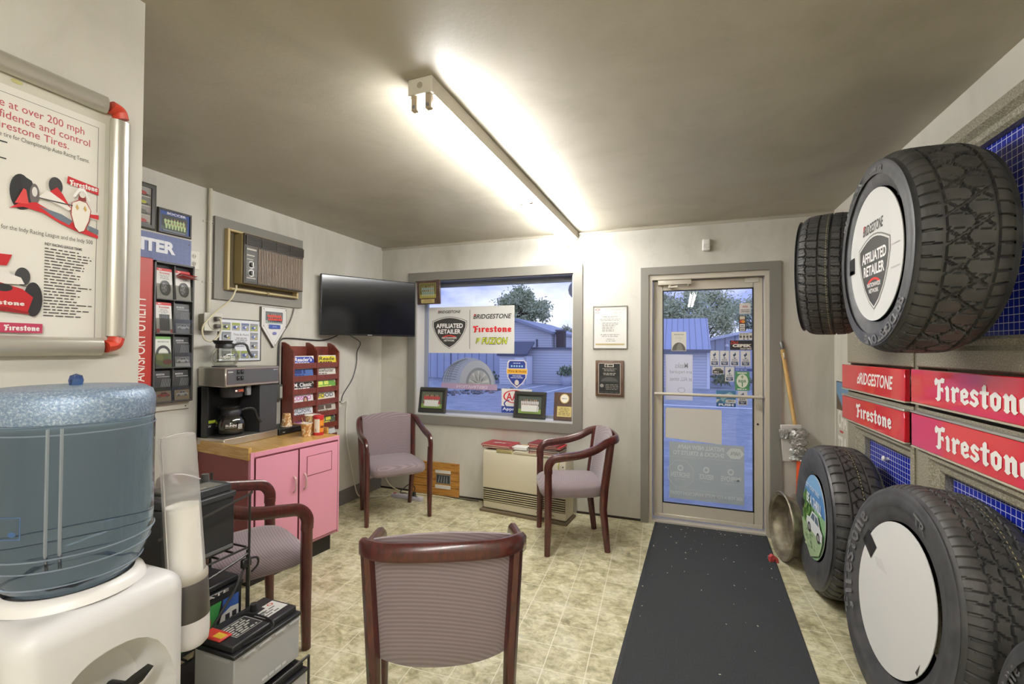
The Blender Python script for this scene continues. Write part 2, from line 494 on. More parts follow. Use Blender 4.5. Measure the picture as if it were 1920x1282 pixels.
def carve(mb, cutter, name):
    """solid mb minus solid cutter, returned as a new MB"""
    a = mb.build(name); b = cutter.build(name)
    md = a.modifiers.new('cut', 'BOOLEAN'); md.operation = 'DIFFERENCE'; md.object = b; md.solver = 'EXACT'
    me = bpy.data.meshes.new_from_object(a.evaluated_get(bpy.context.evaluated_depsgraph_get()))
    out = MB(); out.V = [tuple(v.co) for v in me.vertices]; out.F = [tuple(p.vertices) for p in me.polygons]; out.I = [0]*len(out.F); out.S = [True]*len(out.F); out.mats = [mb.mats[0]]
    for o in (a, b): bpy.data.objects.remove(o, do_unlink=True)
    return out

class Pic:
    """flat print: coloured shapes laid on one another, facing -Y, x right, z up"""
    def __init__(s, y=0.0, eps=0.00012): s.mb = MB(); s.y = y; s.eps = eps; s.rough = 0.45
    def m(s, c): return c if not isinstance(c, str) else mat(c, s.rough, name='print_' + c)
    def up(s): s.y -= s.eps; return s
    def rect(s, x0, z0, x1, z1, c):
        s.up(); s.mb.add([(x0, s.y, z0), (x1, s.y, z0), (x1, s.y, z1), (x0, s.y, z1)], [(0, 1, 2, 3)], s.m(c)); return s
    def rects(s, L, c):
        s.up()
        for x0, z0, x1, z1 in L: s.mb.add([(x0, s.y, z0), (x1, s.y, z0), (x1, s.y, z1), (x0, s.y, z1)], [(0, 1, 2, 3)], s.m(c))
        return s
    def poly(s, P, c, up=True):
        if up: s.up()
        s.mb.add([(x, s.y, z) for x, z in P], [tuple(range(len(P)))], s.m(c)); return s
    def ell(s, cx, cz, rx, rz, c, n=24, a0=0, a1=360):
        P = [(cx+rx*math.cos(math.radians(a0+(a1-a0)*i/n)), cz+rz*math.sin(math.radians(a0+(a1-a0)*i/n))) for i in range(n+(0 if a1-a0 >= 360 else 1))]
        return s.poly(P, c)
    def ring(s, cx, cz, rx, rz, t, c, n=28, a0=0, a1=360):
        s.up(); V = []; F = []
        for i in range(n+1):
            a = math.radians(a0+(a1-a0)*i/n)
            for k in (1.0, 1-t): V.append((cx+rx*k*math.cos(a), s.y, cz+rz*k*math.sin(a)))
        for i in range(n): F.append((2*i, 2*i+2, 2*i+3, 2*i+1))
        s.mb.add(V, F, s.m(c)); return s
    def frame(s, x0, z0, x1, z1, t, c): return s.rects([(x0, z0, x1, z0+t), (x0, z1-t, x1, z1), (x0, z0, x0+t, z1), (x1-t, z0, x1, z1)], c)
    def text(s, t, x0, z0, x1, z1, c, bold=0.0, shear=0.0, flip=False, rot=False, fit=True, space=1.0):
        V, F, asp = glyphs(t, bold, shear, space); s.up()
        w, h = x1-x0, z1-z0
        if not fit:
            w2 = min(w, h*asp) if not rot else w
            x0 = x0+(w-w2)/2; w = w2
        if rot: P = [(x0+(1-b)*w, s.y, z0+a*h) for a, b in V]
        elif flip: P = [(x0+(1-a)*w, s.y, z0+b*h) for a, b in V]
        else: P = [(x0+a*w, s.y, z0+b*h) for a, b in V]
        s.mb.add(P, F, s.m(c)); return s
    def word(s, x0, z0, x1, z1, c):
        P, L = _BL; s.up()
        k = (x1-x0)/L
        for d in (-.035, .035):
            for p in P:
                s.y -= 1.2e-5 if x1-x0 < .2 else 2.5e-5
                s.poly([(x0+(a+d)*k, z0+(b+.1)/1.18*(z1-z0)) for a, b in p], c, up=False)
        return s
    def lines(s, x0, z0, x1, z1, n, c, fill=0.45, seed=1, center=False):
        rg = random.Random(seed); L = []; h = (z1-z0)/n
        for i in range(n):
            zz = z1-(i+1)*h+h*(1-fill)/2; x = x0; xe = x0+(x1-x0)*rg.uniform(0.6, 1.0)
            if center: d = (x1-xe)/2; x += d; xe += d
            while x < xe:
                wl = h*rg.uniform(0.8, 2.8); L.append((x, zz, min(x+wl, xe), zz+h*fill)); x += wl+h*0.45
        return s.rects(L, c)
    def team(s, x0, z0, x1, z1, shirt, n=9, rows=2, bg='5d6b4a', grass='7f9a4e', seed=3, pants='d8d4cc'):
        rg = random.Random(seed); w, h = x1-x0, z1-z0
        s.rect(x0, z0, x1, z1, bg); s.rects([(x0+w*rg.random()*.9, z0+h*rg.uniform(.6, .9), 0, 0) for _ in range(0)], bg)
        s.rect(x0, z0, x1, z0+h*.26, grass)
        for r in range(rows):
            zb = z0+h*(.5-.28*r) if rows > 1 else z0+h*.3
            for i in range(n):
                cx = x0+w*(.1+.8*(i+.5)/n)+(w*.4/n if r % 2 else 0)*0.5; bw = w*.8/n*.46
                s.ell(cx, zb, bw*.8, h*.12, pants, 8)
                s.ell(cx, zb+h*.13, bw, h*.12, shirt, 8)
                s.ell(cx, zb+h*.27, bw*.5, h*.055, rg.choice(['8a6a50', 'c39a7c', '5a3f30', 'b98d70']), 8)
        return s
    def car(s, x0, z0, x1, z1, body='d9d9d6', glass='33373c', tyre='1b1b1b'):
        w, h = x1-x0, z1-z0; q = lambda a, b: (x0+a*w, z0+b*h)
        s.poly([q(0, .28), q(.02, .55), q(.22, .62), q(.36, .96), q(.70, .98), q(.86, .62), q(1, .5), q(1, .2), q(.9, .16), q(.1, .16)], body)
        s.poly([q(.27, .63), q(.38, .9), q(.52, .9), q(.52, .63)], glass); s.poly([q(.55, .63), q(.55, .9), q(.68, .9), q(.8, .63)], glass)
        for c in (.2, .78): s.ell(x0+c*w, z0+.2*h, .1*w, .2*h, tyre, 14); s.ell(x0+c*w, z0+.2*h, .055*w, .11*h, 'a9a9a9', 10)
        return s
    def tyre(s, cx, cz, rx, rz, face='4a4a4c'):
        s.ell(cx+rx*.28, cz, rx*.95, rz, '2a2a2c', 24); s.ell(cx, cz, rx*.85, rz*.97, face, 24); s.ell(cx-rx*.02, cz, rx*.5, rz*.62, 'b9b9bb', 20)
        for k in range(5):
            a = k*2*PI/5; s.poly([(cx+rx*.1*math.cos(a+1.57), cz+rz*.1*math.sin(a+1.57)), (cx+rx*.46*math.cos(a+.3), cz+rz*.56*math.sin(a+.3)), (cx+rx*.46*math.cos(a-.3), cz+rz*.56*math.sin(a-.3))], '6d6d70')
        s.ell(cx, cz, rx*.12, rz*.15, 'd0d0d0', 10); return s
    def shield(s, cx, cz, w, h):
        def P(k):
            pts = []
            for i in range(9): a = i/8; pts.append((cx+k*w*(-.5+a), cz+k*h*(.36+.14*math.sin(PI*a))))
            pts += [(cx+k*w*.5, cz+k*h*.20), (cx+k*w*.43, cz-k*h*.02), (cx+k*w*.31, cz-k*h*.24), (cx+k*w*.15, cz-k*h*.42), (cx, cz-k*h*.52),
                    (cx-k*w*.15, cz-k*h*.42), (cx-k*w*.31, cz-k*h*.24), (cx-k*w*.43, cz-k*h*.02), (cx-k*w*.5, cz+k*h*.20)]
            return pts
        s.poly(P(1.04), '77756f'); s.poly(P(1.0), 'dcdad4'); s.poly(P(.95), '3f3d3b')
        s.text('AFFILIATED', cx-w*.40, cz+h*.14, cx+w*.40, cz+h*.29, 'f2f1ee', .03)
        s.text('RETAILER', cx-w*.34, cz-h*.05, cx+w*.34, cz+h*.10, 'f2f1ee', .03)
        s.ring(cx, cz-h*.24, w*.25, h*.15, .22, 'd8352b', 14, 35, 145)
        s.text('NATIONWIDE', cx-w*.22, cz-h*.215, cx+w*.22, cz-h*.155, 'f2f1ee', .02)
        s.text('NETWORK', cx-w*.16, cz-h*.30, cx+w*.16, cz-h*.24, 'f2f1ee', .02); return s
    def bstone(s, x0, z0, x1, z1, c='2b2a29', accent='cc2b2b'):
        h = z1-z0; s.text('BRIDGESTONE', x0, z0, x1, z1, c, .02, .25)
        if accent: s.poly([(x0+h*.02, z0+h*.38), (x0+h*.62, z0+h*1.04), (x0+h*.2, z0+h*1.04)], accent)
        return s
    def build(s, name, parent=None, label=None): return s.mb.build(name, parent, label)

BK, LW, RW = 3.945, -2.867, 1.053      # back wall, left wall, right wall planes
def at(side, a, z, off=0.0):
    if side == 'back': return (a, BK-off, z), 0.0
    if side == 'left': return (LW+off, a, z), PI/2
    return (RW-off, a, z), -PI/2
def hang(side, a, z, name, label, cat, off=0.0, group=None):
    l, r = at(side, a, z, off); return thing(name, label, cat, l, r, group)
def framed(t, w, h, fwid, depth, mfr, inner=None, y=0.0):
    """picture frame around (−w/2..w/2, 0..h), mitred bars with a stepped face; returns a Pic on the sheet"""
    mb = MB()
    for (a, b, c, d) in (((-w/2, 0), (w/2, 0), (w/2-fwid, fwid), (-w/2+fwid, fwid)), ((w/2, 0), (w/2, h), (w/2-fwid, h-fwid), (w/2-fwid, fwid)),
                         ((w/2, h), (-w/2, h), (-w/2+fwid, h-fwid), (w/2-fwid, h-fwid)), ((-w/2, h), (-w/2, 0), (-w/2+fwid, fwid), (-w/2+fwid, h-fwid))):
        V = [(a[0], y, a[1]), (b[0], y, b[1]), (c[0], y, c[1]), (d[0], y, d[1]), (a[0], y-depth*.7, a[1]), (b[0], y-depth*.7, b[1]),
             (c[0]*.985+(a[0]+b[0])/2*.015, y-depth, c[1]), (d[0], y-depth, d[1])]
        mx = [((p[0]*.7+q[0]*.3), y-depth, (p[1]*.7+q[1]*.3)) for p, q in ((a, d), (b, c))]
        V += mx
        mb.add(V, [(0, 1, 5, 4), (4, 5, 9, 8), (8, 9, 6, 7), (7, 6, 2, 3), (3, 2, 1, 0), (0, 4, 8, 7, 3), (1, 2, 6, 9, 5)], mfr)
    mb.build('frame', t)
    p = Pic(y-depth*.45)
    if inner: p.rect(-w/2+fwid*.9, fwid*.9, w/2-fwid*.9, h-fwid*.9, inner)
    return p
def slab(name, w, h, th, c, p=None, parent=None):
    """thin sheet with a print on its face; p is filled by the caller"""
    mb = MB(); mb.box(-w/2, -th, 0, w/2, 0, h, mat(c, 0.45, name='sheet_' + c))
    return mb

# ================================================================== ROOM SHELL
def quad_wall(name, boxes, m):
    mb = MB()
    for b in boxes: mb.box(*b, m)
    return struct(mb.build(name))
CZ = 2.436
YB = -2.6
WX0, WX1, WZ0, WZ1 = -2.462, -0.876, 0.765, 2.078     # window opening
DX0, DX1, DZ1 = -0.245, 0.635, 2.028                  # door opening
TH = 0.2
quad_wall('floor', [(LW-.2, YB-.2, -.1, 1.35, BK+TH, 0.0)], M_FLOOR)
quad_wall('ceiling', [(LW-.2, YB-.2, CZ, 1.35, BK+TH, CZ+.12)], M_CEIL)
quad_wall('wall_left', [(LW-.18, YB, 0, LW, BK, CZ)], M_WALL)
quad_wall('wall_back', [(LW-.18, BK, 0, WX0, BK+TH, CZ), (WX0, BK, 0, WX1, BK+TH, WZ0), (WX0, BK, WZ1, WX1, BK+TH, CZ),
                        (WX1, BK, 0, DX0, BK+TH, CZ), (DX0, BK, DZ1, DX1, BK+TH, CZ), (DX1, BK, 0, 1.35, BK+TH, CZ)], M_WALL)
PZ0, PZ1, PY0, PY1 = 0.0, 2.30, 0.7, 3.60             # display panel field in the right wall
quad_wall('wall_right', [(RW, PY1, 0, 1.33, BK, CZ), (RW, YB, PZ1, 1.33, PY1, CZ), (1.15, YB, 0, 1.33, PY1, PZ1), (RW, YB, 0, 1.15, PY0, PZ1)], wall_mat('right_wall_paint', 'c6c2b4', 'd2cec2', 'dad6cc'))
quad_wall('wall_front', [(LW-.18, YB-.18, 0, 1.33, YB, CZ)], M_WALL)
quad_wall('wall_partition', [(LW, YB, 0, -1.5, 0.892, CZ)], M_PARTITION)
mb = MB(); mb.box(LW, 2.75, 0, LW+.012, BK, .13, mat('6e6b68', .5)); struct(mb.build('baseboard_left'))
mb = MB(); mb.box(LW+.012, BK-.006, 0, -1.66, BK, .018, mat('2d261c', .8)); mb.box(-.84, BK-.006, 0, -.30, BK, .018, mat('2d261c', .8)); mb.box(.72, BK-.006, 0, RW, BK, .018, mat('2d261c', .8)); struct(mb.build('dark_gap_back'))  # dark gap line at the floor put in as coloured strips, no baseboard here
# thin bead where ceiling meets the back wall
mb = MB(); mb.sweep([(LW, BK, CZ-.012), (RW, BK, CZ-.012)], [(0, -.012), (.014, -.012), (.02, .0), (.014, .012), (0, .012)], M_CEIL, smooth=False); struct(mb.build('trim_1'))

def casing(mb, x0, x1, z0, z1, wd, th, m, bottom=True, wr=None):
    wr = wr or wd
    def bar(P):
        y = BK
        mb.add([(a, y, b) for a, b in P]+[(a, y-th, b) for a, b in P], [(4, 5, 6, 7), (0, 1, 5, 4), (1, 2, 6, 5), (2, 3, 7, 6), (3, 0, 4, 7)], m)
    X0, X1, Z0, Z1 = x0-wd, x1+wr, z0-(wd if bottom else 0), z1+wd
    zb = z0 if bottom else 0.0
    bar([(X0, Z0), (x0, zb), (x0, z1), (X0, Z1)])
    bar([(X0, Z1), (x0, z1), (x1, z1), (X1, Z1)])
    bar([(X1, Z1), (x1, z1), (x1, zb), (X1, Z0)])
    if bottom: bar([(X1, Z0), (x1, zb), (x0, zb), (X0, Z0)])
# window
win = bpy.data.objects.new('window_1', None); COL.objects.link(win); win['kind'] = 'structure'
mb = MB(); casing(mb, WX0, WX1, WZ0, WZ1, .082, .022, M_TRIM); mb.build('casing', win)
mb = MB(); rv = mat('c9c7c4', .5)
gy = BK+.15
mb.box(WX0, BK, WZ0-.001, WX0+.012, gy+.03, WZ1, rv); mb.box(WX1-.012, BK, WZ0, WX1, gy+.03, WZ1, rv)
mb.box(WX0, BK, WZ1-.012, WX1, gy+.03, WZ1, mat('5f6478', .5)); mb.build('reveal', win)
mb = MB(); mb.box(WX0+.012, BK-.005, WZ0, WX1-.012, gy+.03, WZ0+.012, mat('c2c1be', .45)); mb.build('sill', win)
mb = MB(); fm = mat('9aa0ae', .4, .4)
for b in ((WX0+.012, WZ0+.012, WX0+.05, WZ1-.012), (WX1-.03, WZ0+.012, WX1-.012, WZ1-.012), (WX0+.05, WZ1-.05, WX1-.03, WZ1-.012), (WX0+.05, WZ0+.012, WX1-.03, WZ0+.04)):
    mb.box(b[0], gy-.01, b[1], b[2], gy+.02, b[3], fm)
mb.build('sash_frame', win)
mb = MB(); mb.box(WX0+.05, gy, WZ0+.04, WX1-.03, gy+.006, WZ1-.05, M_PANE); mb.build('pane', win)
# door
door = bpy.data.objects.new('door_1', None); COL.objects.link(door); door['kind'] = 'structure'
mb = MB(); casing(mb, DX0, DX1, 0, DZ1, .062, .022, M_TRIM, False, .078); mb.build('casing', door)
mb = MB(); dark = mat('6a6660', .5)
jx0, jx1 = DX0, DX1
for b in ((jx0, BK, 0, jx0+.028, BK+.16, DZ1), (jx1-.028, BK, 0, jx1, BK+.16, DZ1), (jx0+.028, BK, DZ1-.04, jx1-.028, BK+.16, DZ1)): mb.box(*b, M_ALU)
mb.build('jamb', door)
sy = BK+.07
sx0, sx1, sz0, sz1 = -.212, .602, .035, 1.985
gx0, gx1, gz0, gz1 = -.137, .537, .155, 1.905
mb = MB()
mb.box(sx0, sy, sz0, gx0, sy+.045, sz1, M_ALU, .004, 1); mb.box(gx1, sy, sz0, sx1, sy+.045, sz1, M_ALU, .004, 1)
mb.box(gx0, sy, gz1, gx1, sy+.045, sz1, M_ALU, .004, 1); mb.box(gx0, sy, sz0, gx1, sy+.045, gz0, M_ALU, .004, 1)
mb.box(sx0+.005, sy-.012, sz0, sx1-.005, sy, sz0+.03, M_ALU, .004, 1)
bz = mat('23252c', .4)
for b in ((gx0, gz0, gx0+.008, gz1), (gx1-.008, gz0, gx1, gz1), (gx0, gz1-.008, gx1, gz1), (gx0, gz0, gx1, gz0+.008)): mb.box(b[0], sy-.002, b[1], b[2], sy+.01, b[3], bz)
mb.build('door_leaf', door)
GY = sy+.022
mb = MB(); mb.box(gx0, GY, gz0, gx1, GY+.006, gz1, M_PANE); mb.build('door_glass', door)
mb = MB(); mb.cyl((-.20, sy-.06, 1.055), (.592, sy-.06, 1.055), .0125, M_ALU, 12)
for x in (-.185, .58): mb.cyl((x, sy-.06, 1.055), (x, sy+.002, 1.055), .011, M_ALU, 10)
mb.build('push_bar', door)
mb = MB(); mb.box(-.175, sy-.055, 1.945, .085, sy, 1.995, M_ALU, .006, 2); mb.cyl((-.08, sy-.03, 1.945), (-.08, sy-.03, 1.925), .016, M_ALU, 12)
mb.tube([(-.09, sy-.03, 1.928), (-.02, sy-.1, 1.925), (.06, sy-.055, 1.93), (.06, sy-.02, 1.96)], .008, M_ALU, 6); mb.build('door_closer', door)
mb = MB(); mb.box(.475, sy-.012, 1.945, .575, sy, 1.985, mat('d2cdc2', .4), .003, 1); mb.build('sensor_block', door)
mb = MB(); mb.cyl((.57, sy, .975), (.57, sy-.02, .975), .019, M_STEEL, 16); mb.box(.566, sy-.03, .96, .574, sy-.02, .99, M_STEEL)
mb.cyl((.565, sy, .84), (.565, sy-.004, .84), .008, M_BLACK, 10); mb.build('lock', door)
mb = MB(); mb.box(DX0+.028, BK+.0, 0, DX1-.028, BK+.17, .022, M_ALU); mb.build('threshold', door)
mb = MB(); casing(mb, 2.195, 2.803, 1.795, 2.205, .066, .02, M_TRIM)
T = Matrix.Translation((0, 0, 0))
tr = mb.build('trim_2'); tr.location = (LW-.0, 0, 0)
tr.rotation_euler = (0, 0, PI/2); tr.location = (LW+BK, 0, 0); struct(tr)

# ================================================================== FLUORESCENT FIXTURES
def fixture(label, x, y0, y1, rz=0.0, mt_=None):
    L = y1-y0
    t = thing('ceiling_light', label, 'light', (x, (y0+y1)/2, CZ), rz, 'bare twin tube ceiling lights')
    mb = MB(); wm = mat('d8d2c4', .4)
    mb.box(-.053, -L/2, -.062, .053, L/2, 0, wm, .003, 1)
    for s in (-1, 1):
        mb.prism([(s*.053, -.062), (s*.02, -.062), (s*.006, -.045), (s*.006, -.062), (s*.053, -.066)], -L/2+.02, L/2-.02, wm)
    mb.cyl((0, -L/2-.001, -.03), (0, -L/2+.002, -.03), .012, mat('a59d8d', .5), 12)
    mb.build('housing', t)
    tubes = []
    for sx in (-.03, .03):
        for (a, b) in ((-L/2+.03, -.015), (.015, L/2-.03)):
            q = MB(); q.cyl((sx, a, -.098), (sx, b, -.098), .0185, mt_ or M_TUBE, 10); q.build('tube', t)
        for yy in (-L/2+.02, 0, L/2-.02):
            q = MB(); q.box(sx-.013, yy-.012, -.118, sx+.013, yy+.012, -.06, mat('b9a993', .45), .003, 1)
            q.cyl((sx, yy-.0125, -.105), (sx, yy-.015, -.105), .007, mat('8c8f96', .3, .6), 8); q.build('lamp_holder', t)
    return t
fixture('long ceiling fluorescent light running from the room centre to the window wall', -.905, 1.49, 3.93, math.radians(-.9))
fixture('long unseen ceiling fluorescent light in the near half of the room', .2, -2.3, .14, 0, M_TUBE_FILL)  # out of view behind the camera, extra strength for fill light

# ================================================================== DOOR MAT
mt = MB(); mt.box(-.405, -2.9, 0, .405, 0, .009, M_CARPET, .004, 1)
o = mt.build('door_mat', None, loc=(.215, 4.06, .0), rz=math.radians(-2.2))
tag(o, 'long charcoal carpet runner leading to the glass door', 'mat')
eb = MB()
for s in (-1, 1): eb.box(s*.405-(.022 if s > 0 else 0), -2.9, .0, s*.405+(.022 if s < 0 else 0), 0, .0105, mat('2c2d30', .8), .003, 1)
eb.build('rubber_edge', o)
rg = random.Random(5); cr = MB(); cm = mat('cfc8ae', .8)
for _ in range(75):
    x, y = rg.uniform(-.38, .38), -abs(rg.gauss(0, .8))-.02
    if y < -2.8: continue
    s = rg.uniform(.0012, .004); a = rg.random()*PI
    cr.box(-s*rg.uniform(.6, 2.2), -s*.5, 0, s, s*.5, s*.5, cm, T=Matrix.Translation((x, y, .009)) @ Matrix.Rotation(a, 4, 'Z'))
c = cr.build('crumb_litter', o); c['kind'] = 'stuff'

# ================================================================== CHAIRS
def make_chair(label):
    t = thing('armchair', label, 'chair', (0, 0, 0), 0, 'mauve upholstered armchairs')
    oct_ = lambda a, b: [(a*math.cos(PI/8+k*PI/4)*1.08, b*math.sin(PI/8+k*PI/4)*1.08) for k in range(8)]
    FX, FY, BX, BY = .258, .205, .222, -.185
    for s in (-1, 1):
        q = MB(); q.sweep([(s*FX*1.0, FY+.005, 0), (s*FX, FY, .2), (s*FX, FY, .44), (s*(FX+.004), FY, .585)], oct_(.021, .024), M_MAHOG, scale=[.78, .95, 1.05, 1.0], upv=(0, 1, 0)); q.build('leg', t)
        q = MB(); q.sweep([(s*(BX-.012), BY-.035, 0), (s*BX, BY, .3), (s*(BX+.004), BY-.008, .45), (s*(BX+.016), BY-.05, .775)], oct_(.021, .025), M_MAHOG, scale=[.8, 1, 1.1, 1.0], upv=(0, 1, 0)); q.build('leg', t)
    half = [(FX+.004, FY, .56), (FX+.006, FY-.002, .615), (FX+.008, FY-.035, .658), (FX+.012, FY-.10, .672), (FX+.015, FY-.22, .690), (FX+.012, FY-.32, .722), (FX+.0, FY-.40, .765), (FX-.03, BY-.075, .782), (FX-.10, BY-.112, .785), (0, BY-.124, .786)]
    path = half+[(-x, y, z) for x, y, z in reversed(half[:-1])]
    P = catmull(path, 5)
    q = MB(); q.sweep(P, [(a*1.15, b) for a, b in [(.024, -.006), (.024, .007), (.015, .016), (-.015, .016), (-.024, .007), (-.024, -.006), (-.015, -.015), (.015, -.015)]], M_MAHOG, upv=(1, 0, 0)); q.build('arm_rail', t)
    # seat cushion with a crowned top and a rolled front
    q = MB(); bm = bmesh.new(); bmesh.ops.create_cube(bm, size=1.0)
    bmesh.ops.subdivide_edges(bm, edges=bm.edges[:], cuts=7, use_grid_fill=True)
    def se(v, p): return math.copysign(abs(v)**p, v)
    for v in bm.verts:
        x, y, z = v.co*2
        n = (abs(x)**6+abs(y)**6+abs(z)**4)**(1/5.2); x, y, z = x/n, y/n, z/n
        w = .236-.022*(1-y)/2
        if abs(x) > .93: pass
        v.co = (x*w, .015+y*.232, .418+z*.052+(.014*(1-x*x)*(1-y*y*.6) if z > 0 else 0)-.012*max(0, y-.5)*2*(z > 0))
    bm.verts.index_update()
    q.add([v.co.copy() for v in bm.verts], [[v.index for v in f.verts] for f in bm.faces], M_FABRIC, True); bm.free(); q.build('seat', t)
    # back pad: curved panel, rounded lower edge
    q = MB(); N, R = 14, 10; th = .045; V = []; F = []
    for side in (0, 1):
        for j in range(R+1):
            for i in range(N+1):
                a = -1+2*i/N; b = j/R
                x = a*(.212+.006*b)
                ztop = .832-.024*a*a; zbot = .372+.018*a**4+.012*a*a
                z = zbot+(ztop-zbot)*b
                edge = min(1, (1-abs(a))*7, min(b, 1-b)*7); edge = math.sqrt(max(0, 1-(1-edge)**2))
                yc = -.205-.050*(z-.45)/.35-.028*(1-a*a)+.014
                V.append((x, yc+(1 if side else -1)*th/2*(.25+.75*edge), z))
    n1 = (R+1)*(N+1)
    for j in range(R):
        for i in range(N):
            a = j*(N+1)+i
            F.append((a, a+1, a+N+2, a+N+1)); F.append((n1+a, n1+a+N+1, n1+a+N+2, n1+a+1))
    rim = [i for i in range(N+1)]+[j*(N+1)+N for j in range(1, R+1)]+[R*(N+1)+i for i in range(N-1, -1, -1)]+[j*(N+1) for j in range(R-1, 0, -1)]
    for k in range(len(rim)):
        a, b = rim[k], rim[(k+1) % len(rim)]; F.append((b, a, n1+a, n1+b))
    q.add(V, F, M_FABRIC, True); q.build('backrest', t)
    q = MB(); q.box(-.20, -.150, .385, .20, .17, .40, M_DARK); q.build('seat_base', t)
    return t
def chair_pose(fl, fr):
    """from the two front feet (as seen by the sitter: left, right) to position and heading"""
    mid = ((fl[0]+fr[0])/2, (fl[1]+fr[1])/2); dx, dy = fr[0]-fl[0], fr[1]-fl[1]; L = math.hypot(dx, dy)
    rx, ry = dx/L, dy/L; fx, fy = -ry, rx
    return (mid[0]-fx*.205, mid[1]-fy*.205, 0), math.atan2(ry, rx)
chA = make_chair('mauve armchair in the corner under the television, with a worn bluish seat')
p, r = chair_pose((-1.986, 3.424), (-2.332, 3.03)); chA.location = p; chA.rotation_euler = (0, 0, r)
p, r = chair_pose((-.851, 3.054), (-1.048, 3.523)); dup(chA, p, (0, 0, r), 'mauve armchair in front of the beige wall heater, facing left')
p, r = (-.822, 1.538, 0), math.radians(26.0); dup(chA, p, (0, 0, r), 'nearest mauve armchair, seen from behind, with a chipped back rail')
p, r = chair_pose((-2.115, 1.925), (-1.655, 1.711)); dup(chA, p, (0, 0, r), 'mauve armchair between the pink cabinet and the car batteries')

# ================================================================== POSTER BOARD ON THE PARTITION
PX = -1.5
t = thing('poster_board', 'framed race car tyre poster on the near left partition wall', 'poster', (PX, .48, 1.39), PI/2)
q = MB(); q.box(-.36, -.008, .0, .36, 0, .705, mat('c9c5b6', .5)); q.build('backing_board', t)
silver = mat('c3bfb4', .3, .6, name='silver_rail')
sec = [(.016*math.cos(a), .024*math.sin(a)) for a in [k*PI/6 for k in range(12)]]
for nm, a, b in (('frame_rail', (.345, -.016, .05), (.345, -.016, .655)), ('frame_rail', (-.345, -.016, .05), (-.345, -.016, .655)),
                 ('frame_rail', (-.31, -.016, .021), (.31, -.016, .021)), ('frame_rail', (-.31, -.016, .685), (.31, -.016, .685))):
    q = MB(); q.sweep([a, b], sec, silver, upv=(1, 0, 0) if a[0] == b[0] else (0, 0, 1)); q.build(nm, t)
redc = mat('c2402c', .4, name='red_corner')
for sx in (-1, 1):
    for z0, z1, zz in ((.021, .046, 0), (.685, .660, 1)):
        q = MB(); q.sweep(catmull([(sx*.318, -.016, z0), (sx*.338, -.016, z0+(.006 if zz == 0 else -.006)), (sx*.345, -.016, z1)], 5), [(a*1.06, b*1.06) for a, b in sec], redc, upv=(0, -1, 0)); q.build('corner_cap', t)
yo = lambda Y: Y-.48
zo = lambda z: z-1.39
p = Pic(-.0085)
R = lambda Y0, z0, Y1, z1, c: p.rect(yo(Y0), zo(z0), yo(Y1), zo(z1), c)
R(.165, 1.429, .793, 2.026, 'dedad0')
p.frame(yo(.18), zo(1.434), yo(.778), zo(2.008), .0012, '5d5a55')
TX = lambda s, Y0, z0, Y1, z1, c, **k: p.text(s, yo(Y0), zo(z0), yo(Y1), zo(z1), c, **k)
TX('e at over 200 mph', .583, 1.968, .746, 1.993, 'b5525c', bold=.004)
TX('fidence and control', .583, 1.947, .759, 1.966, 'b5525c', bold=.004)
TX('irestone Tires.', .583, 1.922, .714, 1.940, 'b5525c', bold=.004)
TX('ve tire for Championship Auto Racing Teams.', .580, 1.900, .758, 1.914, '4a4642')
TX('re for the Indy Racing League and the Indy 500', .580, 1.683, .769, 1.697, '5a5650')
TX('INDY RACING LEAGUE TEAMS', .670, 1.664, .746, 1.671, '3c3936', bold=.02)
p.lines(yo(.670), zo(1.484), yo(.770), zo(1.660), 23, '55524d', .4, 4)
R(.575, 1.889, .598, 1.892, '333333'); R(.575, 1.850, .597, 1.853, '333333')
p.ell(yo(.612), zo(2.043), .011, .005, 'b9b27a')
p.up()
sheet_p = p; sheet_p.build('printed_sheet', t)
# race car seen from the front
p = Pic(-.0108); cv = lambda L: [(yo(a), zo(b)) for a, b in L]
p.ell(yo(.623), zo(1.782), .020, .043, '2b2b2d'); p.poly(cv([(.622, 1.825), (.642, 1.815), (.652, 1.79), (.650, 1.752), (.628, 1.74)]), '2f3032')
p.ell(yo(.648), zo(1.783), .009, .027, '6b6463'); p.ell(yo(.648), zo(1.790), .005, .012, 'd8d4ce')
p.ell(yo(.688), zo(1.818), .014, .022, '3a3a3c')
p.poly(cv([(.712, 1.852), (.779, 1.842), (.779, 1.822), (.710, 1.833)]), 'b8262b')
p.word(yo(.716), zo(1.829), yo(.776), zo(1.845), 'eae6e0')
p.poly(cv([(.602, 1.737), (.628, 1.747), (.664, 1.742), (.70, 1.724), (.735, 1.712), (.779, 1.704), (.779, 1.712), (.74, 1.728), (.70, 1.742), (.65, 1.765), (.618, 1.752)]), 'c0272d')
p.poly(cv([(.612, 1.752), (.627, 1.792), (.632, 1.789), (.637, 1.757)]), 'd04a48')
p.poly(cv([(.655, 1.757), (.700, 1.749), (.722, 1.738), (.716, 1.725), (.69, 1.735)]), '66707c')
p.poly(cv([(.655, 1.78), (.67, 1.80), (.70, 1.795), (.722, 1.77), (.715, 1.762), (.69, 1.772)]), 'e6e1da'); p.poly(cv([(.676, 1.80), (.69, 1.815), (.702, 1.80), (.72, 1.768), (.705, 1.782)]), 'c0272d')
p.poly(cv([(.755, 1.735), (.779, 1.728), (.779, 1.715), (.757, 1.72)]), '66707c')
p.poly(cv([(.752, 1.772), (.779, 1.775), (.779, 1.752), (.757, 1.757)]), 'd9d3cc'); p.poly(cv([(.755, 1.765), (.779, 1.768), (.779, 1.755), (.757, 1.757)]), 'c0272d')
